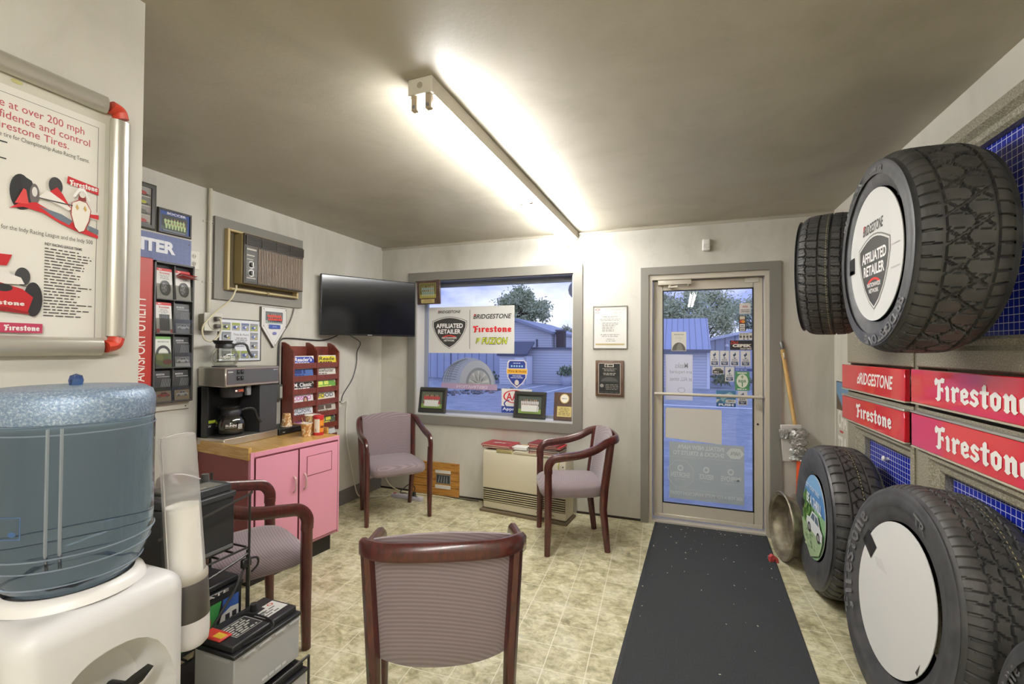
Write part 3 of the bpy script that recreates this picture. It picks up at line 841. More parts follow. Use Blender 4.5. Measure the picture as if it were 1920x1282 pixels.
p.poly(cv([(.720, 1.785), (.735, 1.797), (.752, 1.795), (.762, 1.775), (.759, 1.745), (.748, 1.715), (.737, 1.709), (.727, 1.72), (.718, 1.755)]), '9a2226')
p.poly(cv([(.7215, 1.785), (.736, 1.795), (.751, 1.793), (.7605, 1.775), (.757, 1.747), (.747, 1.718), (.737, 1.712), (.728, 1.723), (.720, 1.755)]), 'e4dfd2')
p.poly(cv([(.722, 1.803), (.735, 1.829), (.748, 1.829), (.760, 1.80), (.756, 1.80), (.746, 1.821), (.738, 1.821), (.727, 1.801)]), 'eceae6')
p.poly(cv([(.733, 1.797), (.736, 1.818), (.748, 1.817), (.751, 1.797)]), '7e2a2a'); p.ell(yo(.742), zo(1.812), .0065, .008, 'd9d4cc')
for a in (.731, .748): p.poly(cv([(a, 1.785), (a+.004, 1.775), (a+.001, 1.768), (a-.003, 1.776)]), 'c2a25e')
p.rects([(yo(.655), zo(1.776), yo(.722), zo(1.7785))], '3b3b3e')
# second car, nose to the right, cut by the picture edge on its left
p.poly(cv([(.50, 1.60), (.56, 1.625), (.609, 1.627), (.600, 1.60), (.56, 1.597)]), 'b8262b')
p.ell(yo(.628), zo(1.578), .014, .022, '3a3a3c'); p.ell(yo(.648), zo(1.525), .0175, .042, '29292b')
p.poly(cv([(.50, 1.585), (.575, 1.592), (.625, 1.575), (.632, 1.560), (.58, 1.555), (.50, 1.55)]), 'e0dad3')
p.poly(cv([(.50, 1.565), (.58, 1.562), (.628, 1.548), (.648, 1.53), (.638, 1.492), (.59, 1.50), (.50, 1.51)]), 'b3242a')
p.ell(yo(.595), zo(1.548), .016, .009, '29292b'); p.poly(cv([(.50, 1.512), (.60, 1.503), (.640, 1.493), (.642, 1.488), (.60, 1.492), (.50, 1.50)]), '8e1d22')
p.word(yo(.55), zo(1.507), yo(.632), zo(1.519), 'e6e0da')
R(.575, 1.443, .666, 1.466, 'b23a58'); p.word(yo(.597), zo(1.447), yo(.660), zo(1.462), 'ece6e4')
p.build('race_car_picture', t)

# ================================================================== LEFT WALL
# tall frame of racing pictures
t = hang('left', 1.64, 2.085, 'picture_frame', 'dark picture frame of four racing photos, highest on the left wall', 'picture', 0, 'framed pictures')
p = framed(t, .27, .262, .026, .018, mat('45433f', .4), 'c8c4b8')
rg = random.Random(2)
for k, (c1, c2) in enumerate((('9d9a94', 'a5483f'), ('7e7c78', 'b5b24a'), ('97918a', '6a665c'), ('a59d92', 'a03b30'))):
    z1 = .234-k*.053; p.rect(-.1, z1-.048, .106, z1, c1); p.rect(-.1, z1-.048, .106, z1-.034, '6e6a62')
    p.poly([(.0, z1-.036), (.035, z1-.014), (.06, z1-.018), (.095, z1-.038), (.09, z1-.044), (.01, z1-.044)], '3c3a39'); p.ell(.068, z1-.03, .018, .010, c2)
    p.ell(.02, z1-.036, .013, .010, '222222')
p.build('photo', t)
# small team photo
t = hang('left', 1.884, 2.083, 'picture_frame', 'small dark framed photo of a team in pale green shirts', 'picture', 0, 'framed pictures')
p = framed(t, .198, .147, .012, .016, mat('37322d', .4), '33509a')
p.rect(-.078, .02, .074, .112, '2f3a35'); p.team(-.078, .022, .074, .112, 'b9cf94', 7, 2, '2d3430', '47554a', 5, 'b6c79a')
p.text('SOCCER', -.05, .116, .062, .130, 'e8e8e6', .03); p.rect(-.07, .015, .06, .024, '77808c')
p.build('photo', t)
# blue header sign
t = hang('left', 1.64, 1.914, 'wall_sign', 'blue sign panel with large white capitals above the leaflet rack', 'sign')
q = MB(); q.box(-.34, -.012, 0, .34, 0, .157, mat('66719f', .45)); q.build('panel', t)
p = Pic(-.0125)
for k in range(26): p.rects([(-.34+k*.0272, 0, -.3388+k*.0272, .157)], '7f89b2')
for k in range(6): p.rects([(-.34, .012+k*.0272, .34, .0132+k*.0272)], '7f89b2')
p.text('NTER', .005, .048, .245, .122, 'e6e8ee', .05); p.ell(.325, .128, .005, .005, '2c2f45'); p.build('lettering', t)
# red sign post beside the rack
t = hang('left', 1.695, .86, 'wall_sign', 'tall narrow red sign with vertical white lettering beside the leaflet rack', 'sign')
q = MB(); q.box(-.055, -.05, 0, .047, 0, 1.055, mat('b5352b', .4), .004, 1); q.build('panel', t)
p = Pic(-.0505); p.text('4WD/VAN/SPORT UTILITY', -.042, .18, .012, .835, 'efe6dc', .01, rot=True); p.build('lettering', t)
q = MB(); q.box(.0475, -.048, .0, .0485, -.004, 1.05, mat('a33027', .4)); q.lathe([(0, 0)], M_BLACK, 3); q.build('edge_strip', t)
# leaflet rack
t = hang('left', 1.868, 1.034, 'leaflet_rack', 'charcoal wall rack holding tyre leaflets, left of the coffee machine', 'rack')
q = MB(); q.box(-.118, -.012, 0, .118, 0, .05, mat('c4c0b2', .4), .004, 1); q.cyl((.095, -.012, .018), (.095, -.0135, .018), .004, M_BLACK, 8); q.build('base_plate', t)
q = MB(); rk = mat('4b4a48', .45)
q.box(-.115, -.006, .05, .115, 0, .876, mat('1d1d1e', .6))
for x in (-.115, .105): q.box(x, -.045, .05, x+.010, -.006, .876, rk)
q.box(-.115, -.045, .866, .115, -.006, .876, rk); q.box(-.003, -.04, .05, .003, -.006, .86, rk); q.build('frame', t)
rowz = [.06+k*.2 for k in range(4)]
for k in range(4):
    q = MB(); q.box(-.105, -.05, rowz[k]-.006, .105, -.006, rowz[k], rk); q.build('shelf', t)
    q = MB(); q.box(-.104, -.0485, rowz[k], .104, -.0475, rowz[k]+.085, M_ACRYL); q.build('clear_lip', t)
def leaflet(col, row, label, kind):
    z = 1.034+rowz[3-row]+.001; y = 1.868+(-.053 if col == 0 else .054)
    l, r = at('left', y, z, .0); o = thing('leaflet', label, 'leaflet', (LW+.040, y, z), PI/2, 'tyre leaflets in the wall rack')
    o.rotation_euler = (math.radians(-5), 0, PI/2)
    w, h = .088, .178; top = {'w': 'dcd9d3', 'g': 'dadcd2', 'b': '252526'}[kind[0]]
    q = MB(); q.box(-w/2, -.001, 0, w/2, .011, h, mat(top, .4)); q.build('pages', o)
    p = Pic(-.0011)
    if kind[0] == 'w':
        p.rect(-w/2, h-.016, w/2, h, 'c32f33'); p.lines(-.03, h-.011, -.005, h-.005, 1, 'f0ece8', .8, 3); p.word(-.026, h-.034, .03, h-.022, 'b8434a'); p.lines(-.03, h-.066, .03, h-.038, 4, '8d8a86', .45, row+col, True)
        if kind == 'wt': p.tyre(-.004, .062, .030, .045)
        else: p.rect(-.026, .012, .03, .108, '37383a'); [p.rect(-.02+i*.011, .012, -.0175+i*.011, .108, '6b6c6e') for i in range(4)]; p.rects([(-w/2, 0, -.028, .022), (.032, 0, w/2, .022)], 'c23840')
    elif kind[0] == 'g':
        p.rect(-w/2, h-.014, w/2, h, '6da64e'); p.bstone(-.03, h-.034, .032, h-.026, '5c5a58', None); p.ring(0, .075, .042, .052, .32, '2c2c2e', 20, 0, 180); p.rect(-w/2, 0, w/2, .078, '7f9460')
        p.ell(-.02, .055, .02, .018, 'a9b06a'); p.ell(.02, .03, .026, .016, '8c4a3c'); p.poly([(-.044, 0), (-.044, .02), (-.005, 0)], '6d6f70')
    else:
        p.bstone(-.034, h-.026, .012, h-.016, 'cfcfcf', None); p.rect(-.03, h-.036, .04, h-.033, 'b9b9b8')
        for i in range(6): p.poly([(-.012+i*.009, .085), (-.008+i*.009, .085), (.002+i*.009, .13), (-.001+i*.009, .13)], '6f7072')
        p.rect(-w/2, 0, w/2, .06, {'b0': '8a8a88', 'b1': '8f8f8c', 'b2': 'ab9b82', 'b3': 'b29f7c'}[kind]); p.car(-.034, .022, .036, .054, 'b8453f' if kind == 'b2' else 'dcdcda')
        if kind == 'b1': p.rect(-w/2, 0, w/2, .02, 'd3d1cc')
    p.build('cover_print', o); return o
leaflet(0, 0, 'white leaflet with a red band and wheel photo, top left pocket', 'wt')
fl = leaflet(1, 0, 'white leaflet with its top pages flopped forward, top right pocket', 'wt')
q = MB()
for k in range(3): q.add([(-.044, -.003, .142-.004*k), (.044, -.003, .142-.004*k), (.056, -.055-.006*k, .142+.004-.012*k), (-.034, -.03-.01*k, .158-.008*k)], [(0, 1, 2, 3)], mat('bb3a3d' if k != 1 else 'dcd9d3', .4))
q.build('flopped_pages', fl)
leaflet(0, 1, 'white leaflet showing an upright tread, second pocket row on the left', 'wr')
leaflet(1, 1, 'black leaflet with a silver car, second pocket row on the right', 'b0')
leaflet(0, 2, 'green topped leaflet with a tyre arch over foliage, third row', 'g')
leaflet(1, 2, 'black leaflet with a pale coupe and white foot strip, third row', 'b1')
leaflet(0, 3, 'black leaflet with a red car, bottom left pocket', 'b2')
leaflet(1, 3, 'black leaflet with a white saloon on tan ground, bottom right pocket', 'b3')
# outlet plate, conduit, junction box
t = hang('left', 2.004, 1.902, 'outlet_plate', 'white duplex outlet plate right of the blue sign panel', 'outlet')
q = MB(); q.box(-.035, -.006, 0, .035, 0, .114, mat('d8d5c9', .4), .002, 1); q.build('plate', t)
for z in (.034, .080): q = MB(); q.ball((0, -.006, z), (.014, .003, .015), mat('c6c2b4', .4), 12); q.box(-.007, -.0095, z-.004, -.005, -.008, z+.006, M_BLACK); q.box(.005, -.0095, z-.004, .007, -.008, z+.006, M_BLACK); q.build('socket', t)
t = hang('left', 2.095, 1.52, 'conduit', 'painted conduit pipe running from the ceiling to a junction box', 'conduit')
q = MB(); q.cyl((0, -.018, .105), (0, -.018, CZ-1.52), .0125, mat('c1bcaa', .4), 12); q.build('pipe', t)
for z in (.31, .70): q = MB(); q.box(-.034, -.004, z-.007, .034, 0, z+.007, M_WALL); q.tube([(-.016, -.002, z), (-.014, -.026, z), (.014, -.026, z), (.016, -.002, z)], .003, M_WALL, 6); q.cyl((.027, -.004, z), (.027, -.007, z), .004, M_BLACK, 8); q.build('strap', t)
q = MB(); q.box(-.052, -.055, 0, .052, 0, .105, mat('918c7e', .45), .004, 1); q.build('junction_box', t)
q = MB(); q.box(-.058, -.062, -.004, .062, -.055, .112, mat('cfccc0', .4), .002, 1); q.cyl((.012, -.062, .05), (.012, -.066, .05), .046, mat('c3c0b4', .4), 20); q.build('face_plate', t)
for z in (.028, .076):
    q = MB(); q.box(-.002, -.098, z-.014, .030, -.066, z+.012, mat('57534c', .5), .005, 2); q.build('plug', t)
# air conditioner
t = hang('left', 2.5, 1.795, 'air_conditioner', 'old brown grilled air conditioner set into the left wall', 'air conditioner')
tan = mat('a3946a', .45); slv = mat('c0ad7d', .45); brn = mat('3a3229', .45)
q = MB()
for b in ((-.303, -.05, 0, -.285, 0, .41), (.285, -.05, 0, .303, 0, .41), (-.285, -.05, .395, .285, 0, .41), (-.285, -.05, 0, .285, 0, .018)): q.box(*b, slv, .003, 1)
q.box(-.285, -.005, .018, .285, .0, .395, mat('6d6248', .6)); q.build('sleeve', t)
q = MB(); q.box(-.225, -.085, .05, .29, -.005, .392, tan, .006, 1); q.build('cabinet', t)
q = MB(); q.box(-.222, -.096, .052, .300, -.084, .395, brn, .004, 1); q.build('front_panel', t)
q = MB(); gr = mat('9a8b7c', .45)
for k in range(30): x = -.108+k*.0134; q.box(x, -.101, .062, x+.006, -.096, .305, gr)
q.build('intake_grille', t)
q = MB(); vb = mat('191714', .5); q.box(-.21, -.0975, .318, .294, -.096, .385, vb)
for k in range(6): z = .323+k*.0105; q.box(-.208, -.103, z, .292, -.0975, z+.003, mat('4d4438', .45))
for k in range(5): x = -.208+k*.125; q.box(x, -.104, .320, x+.004, -.0975, .384, mat('4d4438', .45))
q.build('louvre', t)
q = MB(); q.box(-.206, -.0985, .068, -.116, -.096, .305, mat('33312e', .3, .3)); q.build('control_panel', t)
for z in (.128, .185): q = MB(); q.cyl((-.165, -.0985, z), (-.165, -.112, z), .016, M_BLACK, 14); q.cyl((-.165, -.0985, z), (-.165, -.0995, z), .026, mat('8c8a86', .3, .4), 18); q.box(-.167, -.116, z-.014, -.163, -.111, z+.014, M_STEEL); q.build('knob', t)
p = Pic(-.0986); p.rects([(-.200, .285, -.125, .296), (-.200, .245, -.14, .252), (-.2, .22, -.15, .224), (-.2, .090, -.13, .096)], 'b9b3a6'); p.build('badge', t)
q = MB(); q.cyl((-.28, -.062, .008), (.27, -.062, .008), .006, mat('cdbf95', .4), 8); q.box(-.005, -.07, -.004, .012, -.052, .018, mat('8c7d54', .5)); q.build('drip_rail', t)
def cable(name, label, pts, r, m, n=6, smooth=6):
    q = MB(); q.tube(catmull(pts, smooth), r, m, n); o = q.build(name); tag(o, label, 'cable'); return o
cable('looped_cable', 'beige looped cord from the air conditioner down to the junction box', [(-2.80, 2.25, 1.83), (-2.80, 2.246, 1.80), (-2.80, 2.209, 1.729), (-2.79, 2.116, 1.652), (-2.77, 2.038, 1.589), (-2.765, 1.996, 1.531), (-2.77, 2.012, 1.466), (-2.775, 2.06, 1.449), (-2.775, 2.104, 1.478), (-2.77, 2.125, 1.537), (-2.772, 2.118, 1.590), (-2.772, 2.108, 1.600)], .0055, M_CORD)
cable('drain_hose', 'thin grey hose hanging from the air conditioner to the coffee machine', [(-2.83, 2.792, 1.81), (-2.855, 2.792, 1.79), (-2.856, 2.80, 1.734), (-2.857, 2.758, 1.613), (-2.857, 2.674, 1.483), (-2.857, 2.66, 1.30), (-2.857, 2.655, 1.15)], .005, mat('6f6b62', .5))
# certificate with race pictures
t = hang('left', 2.337, 1.316, 'picture_frame', 'white sheet bordered with race car snapshots, behind the upper coffee pot', 'picture', 0, 'framed pictures')
p = framed(t, .33, .292, .006, .010, mat('56534e', .4), 'dfe0e4')
rg = random.Random(9)
cells = [(c, 3) for c in range(4)]+[(3, 2), (3, 1)]+[(c, 0) for c in range(4)]+[(0, 2), (0, 1)]
for c, r in cells:
    x, z = -.138+c*.071, .020+r*.064; p.rect(x, z, x+.062, z+.053, rg.choice(['9fa0a4', '8d9189', 'a3a19a', '98a06a'])); p.rect(x, z+.038, x+.062, z+.053, rg.choice(['94a24e', '6d7a9c', '8c8f95']))
    p.ell(x+.028, z+.022, .020, .011, rg.choice(['4a5a95', '3c3d48', '6370a5'])); p.ell(x+.036, z+.025, .007, .007, 'e6e6ea'); p.ell(x+.045, z+.012, .007, .006, 'c3b23e')
p.text('Tire & Auto', -.06, .178, .06, .192, '55575c'); p.lines(-.055, .10, .06, .168, 5, '8a8c92', .4, 3, True); p.build('printed_sheet', t)
# home plate plaque
t = hang('left', 2.602, 1.411, 'plaque', 'white home plate shaped plaque with a team photo under the air conditioner', 'plaque')
hp = [(-.112, .155), (0, 0), (.112, .155), (.112, .30), (-.112, .30)]
q = MB(); q.prism([(x*1.0, z) for x, z in hp], 0, -.02, mat('6b6660', .5)); q.build('backer', t)
p = Pic(-.0205); p.poly([(x*.97, .006+z*.97) for x, z in hp], 'd9d8d4'); p.poly([(x*.80, .03+z*.84) for x, z in hp], '8d8c8a'); p.poly([(x*.785, .032+z*.836) for x, z in hp], 'dcdbd8')
p.team(-.078, .18, .078, .268, 'd8503f', 8, 2, '6a6c70', '9aa79c', 8, '39405a'); p.rect(-.05, .142, .05, .172, '3e55a2'); p.lines(-.03, .15, .03, .164, 2, 'aab4d8', .4, 1, True); p.ell(0, .108, .018, .011, '7a78b4')
for x, z in ((-.098, .285), (.098, .285), (-.098, .16), (.098, .16), (0, .022)): p.ell(x, z, .004, .004, '5b5852', 8)
p.build('printed_face', t)
# television across the corner
Lp, Rp = Vector((-2.81, 3.03, 0)), Vector((-2.355, 3.76, 0)); dv = (Rp-Lp); ang = math.atan2(dv.y, dv.x); wtv = dv.length
t = thing('television', 'black flat screen television mounted across the corner beside the window', 'television', tuple((Lp+Rp)/2+Vector((0, 0, 1.522))), ang)
q = MB(); q.box(-wtv/2, 0, 0, wtv/2, .028, .512, mat('161617', .35), .004, 2); q.box(-.27, .02, .06, .27, .06, .38, mat('1b1b1c', .5), .01, 2); q.build('case', t)
scr = mat('0b0b0d', .12, name='dark_screen', spec=.6)
q = MB(); q.box(-wtv/2+.008, -.001, .016, wtv/2-.008, 0, .504, scr); q.build('screen', t)
p = Pic(-.0005); p.lines(-.028, .004, .028, .011, 1, 'b9b9b9', .8, 3); p.build('lettering', t)
q = MB(); q.tube([(0, .06, .22), (-.06, .17, .22), (.02, .30, .22)], .018, M_BLACK, 8); q.box(-.08, .05, .12, .08, .065, .32, M_BLACK)
Tm = Matrix.Rotation(-ang, 4, 'Z'); q.build('wall_arm', t)
cable('television_cable', 'black cable dropping from the television to a plate on the left wall', [(-2.70, 3.24, 1.53), (-2.77, 3.42, 1.50), (-2.82, 3.555, 1.46), (-2.852, 3.548, 1.377), (-2.855, 3.546, 1.265), (-2.855, 3.49, 1.127), (-2.855, 3.371, .999), (-2.855, 3.345, .935), (-2.86, 3.325, .93)], .004, M_BLACK)
cable('power_lead', 'black lead running along the top of the magazine rack to the television', [(-2.857, 2.66, 1.10), (-2.857, 2.655, 1.40), (-2.856, 2.68, 1.475), (-2.856, 2.76, 1.487), (-2.856, 2.95, 1.480), (-2.856, 3.10, 1.478), (-2.84, 3.2, 1.50), (-2.80, 3.25, 1.535)], .0055, M_DARK)
t = hang('left', 2.645, 1.02, 'power_adapter', 'dark power adapter hanging on a lead beside the magazine rack', 'adapter')
q = MB(); q.box(-.028, -.04, 0, .028, -.004, .115, mat('45433e', .5), .005, 2); q.build('body', t)
q = MB(); q.box(.0, -.0412, .015, .022, -.0402, .10, mat('a9a79e', .5)); q.build('rating_label', t)
t = hang('left', 3.335, .885, 'wall_plate', 'white cable wall plate to the right of the magazine rack', 'outlet')
q = MB(); q.box(-.03, -.006, 0, .03, 0, .115, mat('d3d0c4', .4), .002, 1); q.cyl((.0, -.006, .05), (0, -.02, .05), .006, M_STEEL, 8); q.build('plate', t)
cable('white_cable', 'white cable falling from the wall plate to the floor behind the chair', [(-2.845, 3.34, .92), (-2.84, 3.40, .93), (-2.855, 3.41, .80), (-2.855, 3.417, .614), (-2.85, 3.45, .45), (-2.845, 3.50, .25), (-2.84, 3.56, .05), (-2.80, 3.62, .012), (-2.66, 3.70, .008), (-2.56, 3.745, .02)], .006, mat('d9d6c8', .4))

# ================================================================== MAGAZINE RACK
RY0, RY1, RZ0, RZ1, RD = 2.69, 3.19, .72, 1.455, .12
t = hang('left', (RY0+RY1)/2, RZ0, 'magazine_rack', 'red brown wooden wall rack full of magazines behind the pink cabinet', 'rack')
w = RY1-RY0; h = RZ1-RZ0
q = MB(); q.box(-w/2, -.012, 0, w/2, 0, h-.03, M_RACKWOOD); q.build('back_panel', t)
for x in (-w/2, -.007, w/2-.014):
    q = MB(); q.prism([(0, 0), (-RD, 0), (-RD, h-.075), (-RD*.55, h-.02), (-RD*.2, h), (0, h)], x, x+.014, M_RACKWOOD, T=Matrix(((0, 1, 0, 0), (1, 0, 0, 0), (0, 0, 1, 0), (0, 0, 0, 1)))); q.build('divider', t)
NR = 7; pitch = .1; ztop = h-.145
for r in range(NR):
    for c in range(2):
        x0 = -w/2+.014 if c == 0 else .007; x1 = -.007 if c == 0 else w/2-.014
        z = ztop-r*pitch
        q = MB(); q.box(x0, -RD+.004, z-.058, x1, -RD+.014, z-.016, M_RACKWOOD); q.box(x0, -RD+.01, z-.06, x1, -.01, z-.052, M_RACKWOOD); q.build('pocket_front', t)
mags = [[('2c3f9c', "Reader's", 'f2f0ea', 'blue magazine with a white masthead, top of the left column'), ('4b6aa6', '', '22336b', 'pale blue magazine, second down in the left column'), ('2a2724', 'M. Classic', 'f0eee8', 'black motoring magazine, third down in the left column'),
         ('dedad8', 'COSMO', 'c24fae', 'magazine with a pink masthead and a dark haired face'), ('d8dadd', 'WILDFOWL', '3b4456', 'white wildfowl magazine, fifth down in the left column'), ('b874a8', '~fl', 'e6d35a', 'floral purple and yellow magazine low in the left column'), ('b9b6ac', '', '444444', 'grey magazine in the lowest left pocket')],
        [('e2d233', 'Reade', '2e2b22', 'yellow magazine with a dark masthead, top of the right column'), ('dcd8cc', 'Bowhunter', '4a4a42', 'cream hunting magazine, second down in the right column'), ('6ea24a', '', 'd9e06a', 'green gardening magazine, third down in the right column'),
         ('d9d6cc', 'FOOD', '36465c', 'white and yellow magazine, fourth down in the right column'), ('c9c4b8', '', '5b4a3c', 'cream magazine with brown lettering, fifth down in the right column'), ('4c5a44', '', 'd8cf4a', 'dark green magazine, sixth down in the right column'), ('cfd2d2', '', '2d3d44', 'white magazine with dark lettering, lowest right pocket')]]
rg = random.Random(12)
for c in range(2):
    for r in range(NR):
        bgc, tx, tc_, lab = mags[c][r]
        mw_ = w/2-.03+rg.uniform(-.02, .004); cx = (-w/4-.001 if c == 0 else w/4)+rg.uniform(-.006, .006)
        z = ztop-r*pitch
        mth = rg.uniform(.006, .016)
        o = thing('magazine', lab, 'magazine', (LW+RD-.0165, (RY0+RY1)/2+cx, RZ0+z-.051), 0, 'magazines in the wall rack')
        o.rotation_euler = (math.radians(-8), 0, PI/2)
        hh = .094+rg.uniform(-.004, .004)
        q = MB(); q.box(-mw_/2, .0, 0, mw_/2, mth, hh, mat('cfcabd', .6)); q.build('pages', o)
        p = Pic(-.0005); p.rect(-mw_/2, 0, mw_/2, hh, bgc)
        p.rect(-mw_/2, hh-.008, mw_/2, hh, 'd9d6ce'); 
        if tx and tx[0] != '~': p.text(tx, -mw_*.44, hh-.044, mw_*.40, hh-.012, tc_, .02, .12 if r in (0, 1, 2) else 0)
        elif not tx: p.lines(-mw_*.44, hh-.044, mw_*.40, hh-.012, 1, tc_, .95, r+c)
        if tx == 'COSMO': p.ell(.03, hh-.05, .025, .034, '3a211c'); p.ell(.03, hh-.048, .014, .022, 'c99a80')
        elif tx == 'FOOD': p.rect(-mw_/2, hh-.05, -mw_*.1, hh-.01, 'd9c832'); p.text('FOOD', -mw_*.44, hh-.044, mw_*.40, hh-.012, '36465c', .02)
        elif tx == '~fl':
            for _ in range(16): p.ell(rg.uniform(-.09, .09), rg.uniform(.03, hh-.01), .012, .012, rg.choice(['d9c94e', '46603c', '9a4f96', 'd5cfd6']), 8)
        else: p.lines(-mw_*.44, hh-.062, mw_*.3, hh-.048, 1, tc_, .6, r)
        if rg.random() < .5: p.poly([(mw_*.36, hh), (mw_/2, hh), (mw_/2, hh-.03)], 'e4e1da')
        p.build('cover_print', o)

# ================================================================== PINK CABINET
CR = math.radians(-7.0)
CW, CD, CH = .646, .53, .80
ct = thing('cabinet', 'pink two door cabinet with a pale wood top under the coffee machine', 'cabinet', (-2.303, 2.31, 0), 0)
ct.rotation_euler = (0, 0, PI/2+CR)      # local x runs along the front to the right, local -y faces the room
q = MB(); q.box(-CW/2, 0, .125, CW/2, CD, CH-.025, M_PINK); q.build('carcass', ct)
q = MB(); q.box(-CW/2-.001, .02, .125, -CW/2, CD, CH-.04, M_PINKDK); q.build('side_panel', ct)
q = MB(); q.box(-CW/2+.03, .05, 0, CW/2-.02, CD-.03, .125, mat('1d1a18', .6)); q.build('kick_base', ct)
q = MB(); q.box(-CW/2, -.004, CH-.025, CW/2, CD, CH, M_OAKTOP)
q.box(-CW/2-.012, -.0, CH-.045, -CW/2+.008, CD, CH+.03, M_OAKTOP, .003, 1); q.box(CW/2-.012, .10, CH, CW/2, CD, CH+.045, M_OAKTOP, .002, 1); q.build('worktop', ct)
q = MB(); q.box(-CW/2-.004, -.01, .125, -CW/2+.018, .0, CH-.0, M_PINK, .002, 1); q.box(CW/2-.014, -.01, .125, CW/2, 0, CH-.002, M_PINK, .002, 1)
q.box(-CW/2+.018, -.01, CH-.03, CW/2-.014, 0, CH-.002, M_PINK, .002, 1); q.build('face_frame', ct)
for k, (x0, x1) in enumerate(((-CW/2+.022, -.012), (-.006, CW/2-.018))):
    q = MB(); q.box(x0, -.014, .145, x1, -.0005, CH-.036, mat('6d2f38', .5)); q.box(x0+.003, -.016, .148, x1-.003, -.004, CH-.039, M_PINK, .002, 1); d = q.build('door', ct)
    hx = x1-.035 if k == 0 else x0+.035
    q = MB(); q.tube(catmull([(hx, -.016, .50), (hx, -.034, .512), (hx, -.040, .55), (hx, -.034, .588), (hx, -.016, .60)], 4), [.006]*17, mat('d8b9b4', .3, .4), 8); q.build('handle', d)
    if k == 1:
        q = MB(); a0, a1, b0, b1 = x0+.055, x1-.055, .575, .705
        for b in ((a0, b0, a1, b0+.003), (a0, b1-.003, a1, b1), (a0, b0, a0+.003, b1), (a1-.003, b0, a1, b1)): q.box(b[0], -.018, b[1], b[2], -.0155, b[3], mat('6d2f38', .5))
        q.box(a0+.004, -.0175, b0+.004, a1-.004, -.0155, b1-.004, M_PINK); q.build('inset_panel', d)
# coffee machine
CT = .80
t = thing('coffee_machine', 'steel and black pour over coffee machine on the pink cabinet', 'coffee machine', (-2.62, 2.238, CT), PI/2)
hw = .2015; mh = .488
q = MB(); q.box(-hw, .0, 0, hw, .235, .048, M_STEEL, .004, 1); q.build('base', t)
q = MB(); q.box(-hw, .15, .048, -hw+.012, .235, .36, M_BLACK); q.box(-hw, .20, .048, hw, .235, .36, M_BLACK); q.box(.062, .012, .048, hw, .20, .37, mat('3c3c3f', .45), .003, 1); q.build('body', t)
q = MB(); q.box(-hw, -.004, .365, hw, .235, mh, M_STEEL, .006, 1); q.build('tank_housing', t)
q = MB(); q.box(-hw+.012, -.006, .380, hw-.006, -.003, mh-.012, mat('58585b', .35, .2)); d = q.build('front_plate', t)
p = Pic(-.0062); p.text('BUNN', -hw+.018, mh-.034, -hw+.050, mh-.025, 'e2e2e2', .04); p.lines(hw-.05, mh-.028, hw-.012, mh-.022, 1, 'c9c9c9', .8, 2); p.frame(-hw+.013, .381, hw-.007, mh-.013, .0015, '8a4a48'); p.build('lettering', d)
for x in (-.125, -.098):
    for z in (.405, .445): q = MB(); q.box(x, -.012, z, x+.019, -.006, z+.026, M_BLACK, .002, 1); q.box(x+.006, -.0126, z+.016, x+.012, -.012, z+.019, mat('cfcfcf', .4)); q.build('switch', t)
q = MB(); q.lathe([(.04, 0), (.062, .01), (.07, .07), (.07, .085)], M_DARK, 24, c=(-.075, .10, .285), cap0=True); q.box(-.02, .03, .30, .012, .055, .365, mat('8a8a8d', .35, .3), .004, 1); q.build('brew_funnel', t)
p = Pic(.028); p.rect(-.11, .325, -.045, .347, '4a2a24'); p.text('COFFEE', -.084, .329, -.049, .343, 'e2622f', .03); p.lines(-.106, .330, -.086, .342, 1, 'efe9e0', .9, 3); p.build('funnel_label', t)
q = MB(); q.cyl((-.075, .10, .048), (-.075, .10, .056), .07, mat('2a2826', .4), 28); q.build('warmer_plate', t)
q = MB(); q.cyl((-.11, .12, mh), (-.11, .12, mh+.006), .07, mat('2a2826', .4), 28); q.build('top_warmer', t)
